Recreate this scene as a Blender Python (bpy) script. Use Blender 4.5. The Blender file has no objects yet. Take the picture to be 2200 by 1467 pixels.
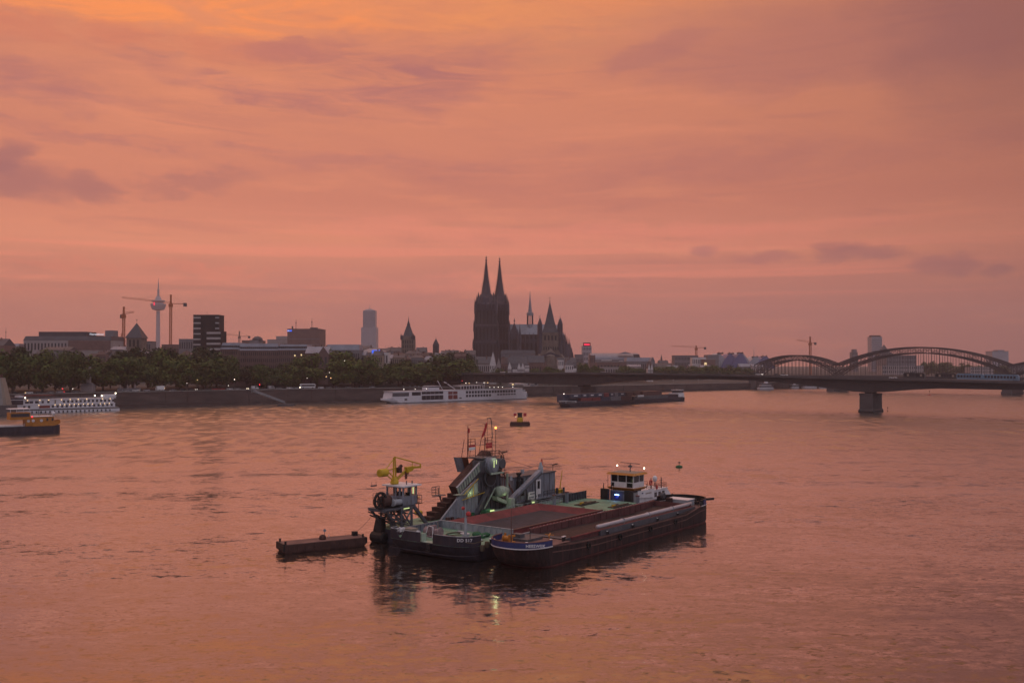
import bpy, bmesh, math, random
from mathutils import Vector, Matrix
sc = bpy.context.scene
COL = sc.collection
R = math.radians

# ------------------------------------------------------------------ camera
CAM_H, FPX, HORIZON = 30.0, 2100.0, 780.0
PITCH = math.atan((HORIZON - 733.5) / FPX)
cam_d = bpy.data.cameras.new('camera')
cam = bpy.data.objects.new('camera', cam_d)
COL.objects.link(cam)
cam.location = (0, 0, CAM_H)
cam.rotation_euler = (R(90) + PITCH, 0, 0)
cam_d.sensor_width = 36.0
cam_d.lens = 36.0 * FPX / 2200.0
cam_d.clip_start = 1.0
cam_d.clip_end = 30000.0
sc.camera = cam

# ------------------------------------------------------------------ colour management, render settings
sc.view_settings.view_transform = 'Standard'
try: sc.view_settings.look = 'None'
except Exception: pass
sc.view_settings.gamma = 1.0
sc.view_settings.use_curve_mapping = False
sc.view_settings.exposure = 0.0
sc.render.engine = 'CYCLES'
cy = sc.cycles
cy.max_bounces = 6
cy.diffuse_bounces = 2
cy.glossy_bounces = 3
cy.transmission_bounces = 3
cy.volume_bounces = 0
cy.sample_clamp_indirect = 3.0
cy.use_denoising = True
try:
    cy.denoiser = 'OPENIMAGEDENOISE'
    cy.denoising_input_passes = 'RGB_ALBEDO_NORMAL'
except Exception: pass

def s2l(c):
    c /= 255.0
    return c / 12.92 if c <= 0.04045 else ((c + 0.055) / 1.055) ** 2.4
def L(r, g, b): return (s2l(r), s2l(g), s2l(b), 1.0)

# ------------------------------------------------------------------ world: dusk sky with cloud layers, all in direction space
world = bpy.data.worlds.new('World'); sc.world = world; world.use_nodes = True
wt = world.node_tree; wt.nodes.clear()
class X:
    """a node socket (or number) with arithmetic"""
    def __init__(s, v, t=None): s.v = v; s.t = t or wt
    def _n(s, op, *a, clamp=False):
        n = s.t.nodes.new('ShaderNodeMath'); n.operation = op; n.use_clamp = clamp
        for i, q in enumerate((s,) + a):
            q = q.v if isinstance(q, X) else q
            if isinstance(q, (int, float)): n.inputs[i].default_value = q
            else: s.t.links.new(q, n.inputs[i])
        return X(n.outputs[0], s.t)
    def __add__(s, o): return s._n('ADD', o)
    def __sub__(s, o): return s._n('SUBTRACT', o)
    def __mul__(s, o): return s._n('MULTIPLY', o)
    def __truediv__(s, o): return s._n('DIVIDE', o)
    def f(s, op, *a): return s._n(op, *a)
    def sm(s, a, b):           # smoothstep
        n = s.t.nodes.new('ShaderNodeMapRange'); n.interpolation_type = 'SMOOTHSTEP'
        s.t.links.new(s.v, n.inputs[0])
        for i, q in enumerate((a, b, 0.0, 1.0)): n.inputs[i + 1].default_value = q
        return X(n.outputs[0], s.t)
def mixc(t, fac, a, b, mode='MIX'):
    n = t.nodes.new('ShaderNodeMix'); n.data_type = 'RGBA'; n.blend_type = mode
    for sock, q in ((n.inputs[0], fac), (n.inputs[6], a), (n.inputs[7], b)):
        q = q.v if isinstance(q, X) else q
        if isinstance(q, (int, float)): sock.default_value = q
        elif isinstance(q, (tuple, list)): sock.default_value = q
        else: t.links.new(q, sock)
    return n.outputs[2]
def noise(t, vec, scale, detail=4, rough=0.5, dist=0.0, col=False):
    n = t.nodes.new('ShaderNodeTexNoise')
    if vec is not None: t.links.new(vec, n.inputs['Vector'])
    n.inputs['Scale'].default_value = scale; n.inputs['Detail'].default_value = detail
    n.inputs['Roughness'].default_value = rough; n.inputs['Distortion'].default_value = dist
    return n.outputs['Color'] if col else X(n.outputs['Fac'], t)
def mapping(t, vec, scale=(1, 1, 1), loc=(0, 0, 0), rot=(0, 0, 0)):
    n = t.nodes.new('ShaderNodeMapping'); t.links.new(vec, n.inputs[0])
    n.inputs['Scale'].default_value = scale; n.inputs['Location'].default_value = loc; n.inputs['Rotation'].default_value = rot
    return n.outputs[0]
def ramp(t, fac, stops, interp='LINEAR'):
    n = t.nodes.new('ShaderNodeValToRGB'); n.color_ramp.interpolation = interp
    t.links.new(fac.v if isinstance(fac, X) else fac, n.inputs[0])
    e = n.color_ramp.elements
    while len(e) < len(stops): e.new(0.5)
    for q, (p, c) in zip(e, stops): q.position = p; q.color = c
    return n.outputs[0]

SUN_AZ, SUN_EL = R(-24), R(2.0)
tc = wt.nodes.new('ShaderNodeTexCoord'); gen = tc.outputs['Generated']
sep = wt.nodes.new('ShaderNodeSeparateXYZ'); wt.links.new(gen, sep.inputs[0])
dx, dy, dz = (X(o) for o in sep.outputs)
az = dx.f('ARCTAN2', dy)
s_ = az * 2.1                                       # about +-1.1 at the edges of the picture
t_ = dz.f('MAXIMUM', 0.0).f('ARCSINE') * 2.1        # 0 at the horizon
warp = noise(wt, mapping(wt, gen, (9, 9, 26)), 1.0, 5, 0.6, col=True)
wsep = wt.nodes.new('ShaderNodeSeparateColor'); wt.links.new(warp, wsep.inputs[0])
wx = (X(wsep.outputs[0]) - 0.5); wz = (X(wsep.outputs[1]) - 0.5)
warp2 = noise(wt, mapping(wt, gen, (28, 28, 60), (3, 1, 2)), 1.0, 4, 0.65, col=True)
wsep2 = wt.nodes.new('ShaderNodeSeparateColor'); wt.links.new(warp2, wsep2.inputs[0])
wx2 = (X(wsep2.outputs[0]) - 0.5); wz2 = (X(wsep2.outputs[1]) - 0.5)
# clear colour by height (t/2)
base = ramp(wt, t_ * 0.5, [
    (0.00, L(176, 114, 105)), (0.05, L(187, 119, 106)), (0.095, L(199, 124, 106)), (0.125, L(214, 133, 108)),
    (0.17, L(200, 122, 101)), (0.25, L(205, 127, 100)), (0.32, L(210, 130, 97)), (0.39, L(224, 138, 91)),
    (0.52, (1.0, .40, .20, 1)), (0.75, (1.18, .53, .33, 1)), (1.0, (1.1, .62, .46, 1))])
col = base
def layer(mask, amount, rgba, mode='MIX'):
    global col
    col = mixc(wt, mask * amount, col, rgba, mode)
# broad cloud sheets
n1 = noise(wt, mapping(wt, gen, (1.5, 1.5, 7.0), (2.1, .4, 0.3)), 1.6, 6, 0.58, 0.5)
layer(n1.sm(0.50, 0.74), 0.52, L(172, 106, 100))
n2 = noise(wt, mapping(wt, gen, (2.0, 2.0, 16.0), (5.1, .9, 0.7), (0.04, 0.03, 0)), 2.3, 6, 0.6, 0.4)
layer(n2.sm(0.52, 0.72), 0.40, L(226, 140, 106))
n3 = noise(wt, mapping(wt, gen, (3.0, 3.0, 24.0), (1.7, 3.9, 0.1), (-0.05, 0.06, 0)), 2.2, 7, 0.62, 0.8)
layer(n3.sm(0.52, 0.74), 0.34, L(172, 104, 100))
# low bright streaks over the horizon band
n4 = noise(wt, mapping(wt, gen, (1.2, 1.2, 60.0), (0.3, 7.0, 0.2)), 1.5, 4, 0.5)
band = t_.sm(0.10, 0.19) * (t_.f('MULTIPLY', -1.0).sm(-0.36, -0.22))
layer(n4.sm(0.48, 0.66) * band, 0.75, L(228, 136, 112))
wisp = noise(wt, mapping(wt, gen, (4.0, 4.0, 22.0), (0.7, 2.2, 4.1), (0.0, 0.05, 0)), 2.6, 7, 0.66, 0.9).sm(0.34, 0.64) * 0.85 + 0.15
def blob(px, py, rx, ry, amt, rgba, tilt=0.0, soft=1.0, k=1.0):
    v = Vector((px - 1100, FPX, 733.5 - py)); v.rotate(Matrix.Rotation(PITCH, 3, 'X')); v.normalize()
    cs, ct = math.atan2(v.x, v.y) * 2.1, math.asin(v.z) * 2.1
    a = (s_ + wx * (0.34 * k) + wx2 * (0.10 * k) - cs) / (rx / 1000.0)
    b = (t_ + wz * (0.11 * k) + wz2 * (0.05 * k) - ct - (s_ - cs) * tilt) / (ry / 1000.0)
    d = (a * a + b * b) * -1.0
    front = dy.sm(0.0, 0.3)
    layer(d.sm(-1.0 - 0.9 * soft, -0.05) * front * (wisp if rx > 130 and soft < 1.8 else 1.0), amt, rgba)
VIO = L(158, 99, 104); VIO2 = L(150, 96, 100); ORA = L(244, 143, 80); PNK = L(226, 134, 112)
blob(330, 5, 620, 44, 0.9, ORA, 0.02, 1.2)
blob(1130, 60, 260, 60, 0.5, L(222, 142, 92), -0.12, 1.6)
blob(1480, 45, 260, 50, 0.6, L(214, 136, 98), 0.10, 1.5)
blob(200, 75, 430, 26, 0.5, L(200, 112, 90), 0.0, 1.5)
blob(70, 175, 160, 34, 0.62, VIO, -0.14)
blob(510, 190, 190, 26, 0.62, VIO, -0.15)
blob(600, 108, 90, 18, 0.3, VIO)
blob(850, 185, 200, 52, 0.66, VIO, 0.0, 1.4)
blob(900, 120, 300, 40, 0.4, VIO, 0.05, 1.5)
blob(270, 305, 260, 14, 0.5, VIO, -0.03)
blob(720, 350, 330, 16, 0.35, VIO, 0.0, 1.4)
blob(30, 385, 92, 44, 0.70, VIO2, 0.0, 0.5, 0.7)
blob(25, 340, 42, 36, 0.75, VIO2, 0.0, 0.5, 0.5)
blob(190, 402, 60, 27, 0.66, VIO2, 0.0, 0.6, 0.6)
blob(395, 392, 100, 18, 0.42, VIO2, 0.0, 1.0)
blob(1410, 112, 80, 20, 0.28, VIO, 0.25)
blob(1900, 70, 480, 80, 0.45, L(156, 100, 104), 0.0, 1.8)
blob(2190, 40, 200, 170, 0.40, L(136, 89, 95), 0.0, 1.8)
blob(1700, 330, 520, 30, 0.3, L(168, 104, 102), 0.0, 1.5)
blob(1250, 505, 460, 24, 0.65, PNK, 0.0, 1.5)
blob(1560, 530, 200, 8, 0.6, L(228, 142, 114), 0.0, 1.5)
blob(300, 577, 220, 9, 0.65, L(226, 126, 104), 0.0, 1.5)
blob(1000, 605, 300, 8, 0.55, L(224, 134, 112), 0.0, 1.5)
blob(640, 645, 190, 50, 0.5, L(182, 115, 108), 0.0, 0.6, 0.8)
blob(880, 650, 110, 55, 0.45, L(184, 116, 108), 0.0, 0.6, 0.8)
blob(140, 660, 300, 90, 0.5, L(172, 106, 98), 0.0, 1.6)
blob(1845, 548, 90, 18, 0.6, L(160, 104, 106), 0.0, 0.6, 0.6)
blob(1790, 530, 45, 18, 0.55, L(168, 106, 104), 0.0, 0.7, 0.5)
blob(2020, 568, 62, 20, 0.55, L(160, 104, 106), 0.0, 0.6, 0.6)
blob(2150, 578, 40, 12, 0.6, L(160, 104, 104), 0.0, 0.8, 0.5)
blob(1518, 538, 30, 11, 0.6, L(178, 112, 110), 0.0, 0.8, 0.4)
blob(1640, 552, 60, 13, 0.5, L(176, 110, 108), 0.0, 0.9, 0.5)
# away from the sunset the cloud loses its colour: dimmer to the sides, violet grey opposite, pale grey overhead
cosa = (az - SUN_AZ).f('COSINE')
dim = cosa.sm(0.30, 1.0) * 0.56 + 0.49
vm = wt.nodes.new('ShaderNodeVectorMath'); vm.operation = 'SCALE'
wt.links.new(col, vm.inputs[0]); wt.links.new(dim.v, vm.inputs['Scale'])
rear = mixc(wt, t_.sm(0.0, 1.6), (.36, .29, .33, 1), (.60, .57, .66, 1))
col2 = mixc(wt, cosa.sm(-0.35, 0.62) , rear, vm.outputs[0])
col2 = mixc(wt, t_.sm(1.5, 2.9), col2, (.72, .68, .74, 1))
bg_cloud = wt.nodes.new('ShaderNodeBackground'); wt.links.new(col2, bg_cloud.inputs[0]); bg_cloud.inputs[1].default_value = 1.14
# thin clear sky above the cloud: physical sky texture, sun near the horizon
sky = wt.nodes.new('ShaderNodeTexSky'); sky.sky_type = 'NISHITA'; sky.sun_disc = False
sky.sun_elevation = SUN_EL; sky.sun_rotation = SUN_AZ
sky.dust_density = 3.0
bg_sky = wt.nodes.new('ShaderNodeBackground'); wt.links.new(sky.outputs[0], bg_sky.inputs[0]); bg_sky.inputs[1].default_value = 0.05
mixs = wt.nodes.new('ShaderNodeMixShader'); mixs.inputs[0].default_value = 0.06      # cloud cover 94 percent
wt.links.new(bg_cloud.outputs[0], mixs.inputs[1]); wt.links.new(bg_sky.outputs[0], mixs.inputs[2])
wo = wt.nodes.new('ShaderNodeOutputWorld'); wt.links.new(mixs.outputs[0], wo.inputs[0])
world.cycles.sampling_method = 'MANUAL'; world.cycles.sample_map_resolution = 512

# the sun is down behind the cloud bank: only a broad weak glow
sun_d = bpy.data.lights.new('sun', 'SUN'); sun_d.energy = 0.012; sun_d.angle = R(80); sun_d.color = (1.0, 0.55, 0.32)

sun = bpy.data.objects.new('sun', sun_d); COL.objects.link(sun)
sd = Vector((math.sin(SUN_AZ) * math.cos(R(8)), math.cos(SUN_AZ) * math.cos(R(8)), math.sin(R(8))))
sun.rotation_euler = sd.to_track_quat('Z', 'Y').to_euler()

# ------------------------------------------------------------------ helpers
def survey(px, py, dist=None, z=None):
    """world point seen at a pixel of the 2200 px photograph, at a distance (Y) or on a level (Z)"""
    v = Vector((px - 1100, FPX, 733.5 - py)); v.rotate(Matrix.Rotation(PITCH, 3, 'X'))
    k = dist / v.y if dist is not None else (z - CAM_H) / v.z
    return Vector((v.x * k, v.y * k, CAM_H + v.z * k))
def hz(py, dist): return survey(1100, py, dist).z
def hx(px, dist): return survey(px, 780, dist).x

OFF = {}
def tag(o, label=None, cat=None, group=None, kind=None):
    if label: o['label'] = label
    if cat: o['category'] = cat
    if group: o['group'] = group
    if kind: o['kind'] = kind
    return o
def thing(name, label, cat, loc=(0, 0, 0), rz=0.0, group=None, off=(0, 0, 0)):
    o = bpy.data.objects.new(name, None); COL.objects.link(o)
    o.location = loc; o.rotation_euler = (0, 0, rz); o.empty_display_size = 0.5
    OFF[o.name] = Vector(off)
    return tag(o, label, cat, group)
def copy_tree(o, parent=None):
    c = o.copy(); COL.objects.link(c)
    if parent is not None: c.parent = parent
    for ch in o.children: copy_tree(ch, c)
    return c

class MB:
    def __init__(s): s.v = []; s.f = []
    def add(s, vs, fs):
        n = len(s.v); s.v += [tuple(q) for q in vs]; s.f += [tuple(i + n for i in q) for q in fs]; return s
    def box(s, x0, x1, y0, y1, z0, z1):
        return s.add([(x0, y0, z0), (x1, y0, z0), (x1, y1, z0), (x0, y1, z0), (x0, y0, z1), (x1, y0, z1), (x1, y1, z1), (x0, y1, z1)],
                     [(0, 3, 2, 1), (4, 5, 6, 7), (0, 1, 5, 4), (1, 2, 6, 5), (2, 3, 7, 6), (3, 0, 4, 7)])
    def loft(s, rings, cap=True):
        n = len(rings[0]); vs = [p for r in rings for p in r]; fs = []
        for k in range(len(rings) - 1):
            for i in range(n):
                j = (i + 1) % n
                fs.append((k * n + i, k * n + j, (k + 1) * n + j, (k + 1) * n + i))
        if cap:
            fs.append(tuple(reversed(range(n)))); fs.append(tuple(range((len(rings) - 1) * n, len(rings) * n)))
        return s.add(vs, fs)
    def prism(s, poly, z0, z1):
        return s.loft([[(x, y, z0) for x, y in poly], [(x, y, z1) for x, y in poly]])
    def slab_y(s, poly, y0, y1):           # polygon in x,z pushed along y
        return s.loft([[(x, y0, z) for x, z in poly], [(x, y1, z) for x, z in poly]])
    def slab_x(s, poly, x0, x1):           # polygon in y,z pushed along x
        return s.loft([[(x0, y, z) for y, z in poly], [(x1, y, z) for y, z in poly]])
    def tube(s, a, b, r0, r1=None, n=6):
        a, b = Vector(a), Vector(b); r1 = r0 if r1 is None else r1
        d = (b - a).normalized(); u = d.orthogonal().normalized(); w = d.cross(u)
        cs = [(math.cos(2 * math.pi * i / n), math.sin(2 * math.pi * i / n)) for i in range(n)]
        return s.loft([[a + (u * c + w * q) * r0 for c, q in cs], [b + (u * c + w * q) * r1 for c, q in cs]])
    def path(s, pts, r, n=5):
        for a, b in zip(pts[:-1], pts[1:]): s.tube(a, b, r, n=n)
        return s
    def beam(s, a, b, w, h, up=(0, 0, 1)):
        a, b = Vector(a), Vector(b); d = (b - a).normalized(); up = Vector(up)
        sx = d.cross(up)
        sx = sx.normalized() if sx.length > 1e-4 else d.orthogonal().normalized()
        sy = sx.cross(d).normalized()
        q = [sx * (-w / 2) + sy * (-h / 2), sx * (w / 2) + sy * (-h / 2), sx * (w / 2) + sy * (h / 2), sx * (-w / 2) + sy * (h / 2)]
        return s.loft([[a + p for p in q], [b + p for p in q]])
    def lathe(s, prof, c=(0, 0, 0), n=12):
        rings = []
        for r, z in prof:
            r = max(r, 0.004)
            rings.append([(c[0] + r * math.cos(2 * math.pi * i / n), c[1] + r * math.sin(2 * math.pi * i / n), c[2] + z) for i in range(n)])
        return s.loft(rings)
    def lathe_y(s, prof, c=(0, 0, 0), n=14, axis='y'):
        rings = []
        for r, y in prof:
            r = max(r, 0.004); ring = []
            for i in range(n):
                p, q = r * math.cos(2 * math.pi * i / n), r * math.sin(2 * math.pi * i / n)
                ring.append((c[0] + p, c[1] + y, c[2] + q) if axis == 'y' else (c[0] + y, c[1] + p, c[2] + q))
            rings.append(ring)
        return s.loft(rings)
    def ball(s, c, r, n=8, sq=1.0):
        pr = [(r * math.sin(math.pi * k / 6), -r * sq * math.cos(math.pi * k / 6)) for k in range(7)]
        return s.lathe(pr, c, n)
    def pyramid(s, x0, x1, y0, y1, z0, z1, top=0.03):
        cx, cy = (x0 + x1) / 2, (y0 + y1) / 2
        return s.loft([[(x0, y0, z0), (x1, y0, z0), (x1, y1, z0), (x0, y1, z0)],
                       [(cx - top, cy - top, z1), (cx + top, cy - top, z1), (cx + top, cy + top, z1), (cx - top, cy + top, z1)]])
    def gable(s, x0, x1, y0, y1, z0, z1, axis='x', over=0.3, hip=0.0):
        if axis == 'x':
            ym = (y0 + y1) / 2; y0 -= over; y1 += over
            return s.add([(x0, y0, z0), (x1, y0, z0), (x1, y1, z0), (x0, y1, z0), (x0 + hip, ym, z1), (x1 - hip, ym, z1)],
                         [(0, 3, 2, 1), (0, 1, 5, 4), (2, 3, 4, 5), (1, 2, 5), (3, 0, 4)])
        xm = (x0 + x1) / 2; x0 -= over; x1 += over
        return s.add([(x0, y0, z0), (x1, y0, z0), (x1, y1, z0), (x0, y1, z0), (xm, y0 + hip, z1), (xm, y1 - hip, z1)],
                     [(0, 3, 2, 1), (1, 2, 5, 4), (3, 0, 4, 5), (0, 1, 4), (2, 3, 5)])
    def rail(s, pts, h=1.0, step=1.6, r=0.035, mids=1):
        pts = [Vector(p) for p in pts]
        for a, b in zip(pts[:-1], pts[1:]):
            for k in range(mids + 1):
                up = Vector((0, 0, h * (k + 1) / (mids + 1)))
                s.tube(a + up, b + up, r, n=4)
            m = max(1, int((b - a).length / step))
            for i in range(m + 1):
                p = a.lerp(b, i / m); s.tube(p, p + Vector((0, 0, h)), r, n=4)
        return s
    def mesh(s, name, mat, off=None, smooth=False):
        me = bpy.data.meshes.new(name)
        off = off or Vector((0, 0, 0))
        me.from_pydata([(a - off[0], b - off[1], c - off[2]) for a, b, c in s.v], [], s.f)
        bm = bmesh.new(); bm.from_mesh(me); bmesh.ops.recalc_face_normals(bm, faces=bm.faces); bm.to_mesh(me); bm.free()
        if smooth:
            for p in me.polygons: p.use_smooth = True
        me.materials.append(mat); me.update()
        return me
    def build(s, name, mat, parent=None, kind=None, label=None, smooth=False):
        root = parent
        off = Vector((0, 0, 0))
        while root is not None:
            if root.name in OFF: off = OFF[root.name]; break
            root = root.parent
        o = bpy.data.objects.new(name, s.mesh(name, mat, off, smooth)); COL.objects.link(o)
        if parent is not None: o.parent = parent
        if kind: o['kind'] = kind
        if label: o['label'] = label
        return o
def single(name, mb, mat, label, cat, loc=(0, 0, 0), rz=0, group=None):
    o = mb.build(name, mat); o.location = loc; o.rotation_euler = (0, 0, rz)
    return tag(o, label, cat, group)
def lettering(text, size, mat, parent, loc, rot, name='lettering', extr=0.02, align='CENTER'):
    cu = bpy.data.curves.new(name, 'FONT'); cu.body = text; cu.size = size; cu.extrude = extr
    cu.align_x = align; cu.align_y = 'CENTER'; cu.space_character = 1.1; cu.offset = size * 0.02
    tmp = bpy.data.objects.new(name, cu); COL.objects.link(tmp)
    me = bpy.data.meshes.new_from_object(tmp.evaluated_get(bpy.context.evaluated_depsgraph_get()))
    bpy.data.objects.remove(tmp); me.materials.clear(); me.materials.append(mat)
    o = bpy.data.objects.new(name, me); COL.objects.link(o); o.parent = parent; o['kind'] = 'stuff'
    root = parent
    while root.name not in OFF: root = root.parent
    o.location = Vector(loc) - OFF[root.name]; o.rotation_euler = rot
    return o

# ------------------------------------------------------------------ materials
def mat(name, c, rough=0.75, metal=0.0, var=0.30, scale=0.6, dirt=None, dirt_amt=0.5, bump=0.0, spec=0.4, stretch=(1, 1, 1)):
    m = bpy.data.materials.new(name); m.use_nodes = True; t = m.node_tree; t.nodes.clear()
    out = t.nodes.new('ShaderNodeOutputMaterial'); b = t.nodes.new('ShaderNodeBsdfPrincipled')
    t.links.new(b.outputs[0], out.inputs[0])
    tcn = t.nodes.new('ShaderNodeTexCoord'); vec = mapping(t, tcn.outputs['Object'], stretch)
    n = noise(t, vec, scale, 6, 0.62)
    lo = tuple(q * (1 - var) for q in c[:3]) + (1,); hi = tuple(min(1, q * (1 + var * 0.8)) for q in c[:3]) + (1,)
    colr = ramp(t, n, [(0.30, lo), (0.70, hi)])
    if dirt is not None:
        d = noise(t, mapping(t, tcn.outputs['Object'], (stretch[0] * 1.3, stretch[1] * 1.3, stretch[2] * 0.7), (3, 5, 1)), scale * 2.3, 8, 0.68)
        colr = mixc(t, d.sm(0.50, 0.68) * dirt_amt, colr, tuple(dirt[:3]) + (1,))
    t.links.new(colr, b.inputs['Base Color'])
    b.inputs['Roughness'].default_value = rough; b.inputs['Metallic'].default_value = metal
    b.inputs['Specular IOR Level'].default_value = spec
    if bump:
        bn = t.nodes.new('ShaderNodeBump'); bn.inputs['Strength'].default_value = bump; bn.inputs['Distance'].default_value = 0.1
        nn = noise(t, vec, scale * 6, 5, 0.6); t.links.new(nn.v, bn.inputs['Height']); t.links.new(bn.outputs[0], b.inputs['Normal'])
    return m
def glow(name, c, strength):
    m = bpy.data.materials.new(name); m.use_nodes = True; t = m.node_tree; t.nodes.clear()
    out = t.nodes.new('ShaderNodeOutputMaterial'); e = t.nodes.new('ShaderNodeEmission')
    e.inputs[0].default_value = c; e.inputs[1].default_value = strength
    t.links.new(e.outputs[0], out.inputs[0])
    try: m.cycles.emission_sampling = 'NONE'
    except Exception: pass
    return m
def rgb(r, g, b): return (r, g, b, 1.0)
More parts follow.
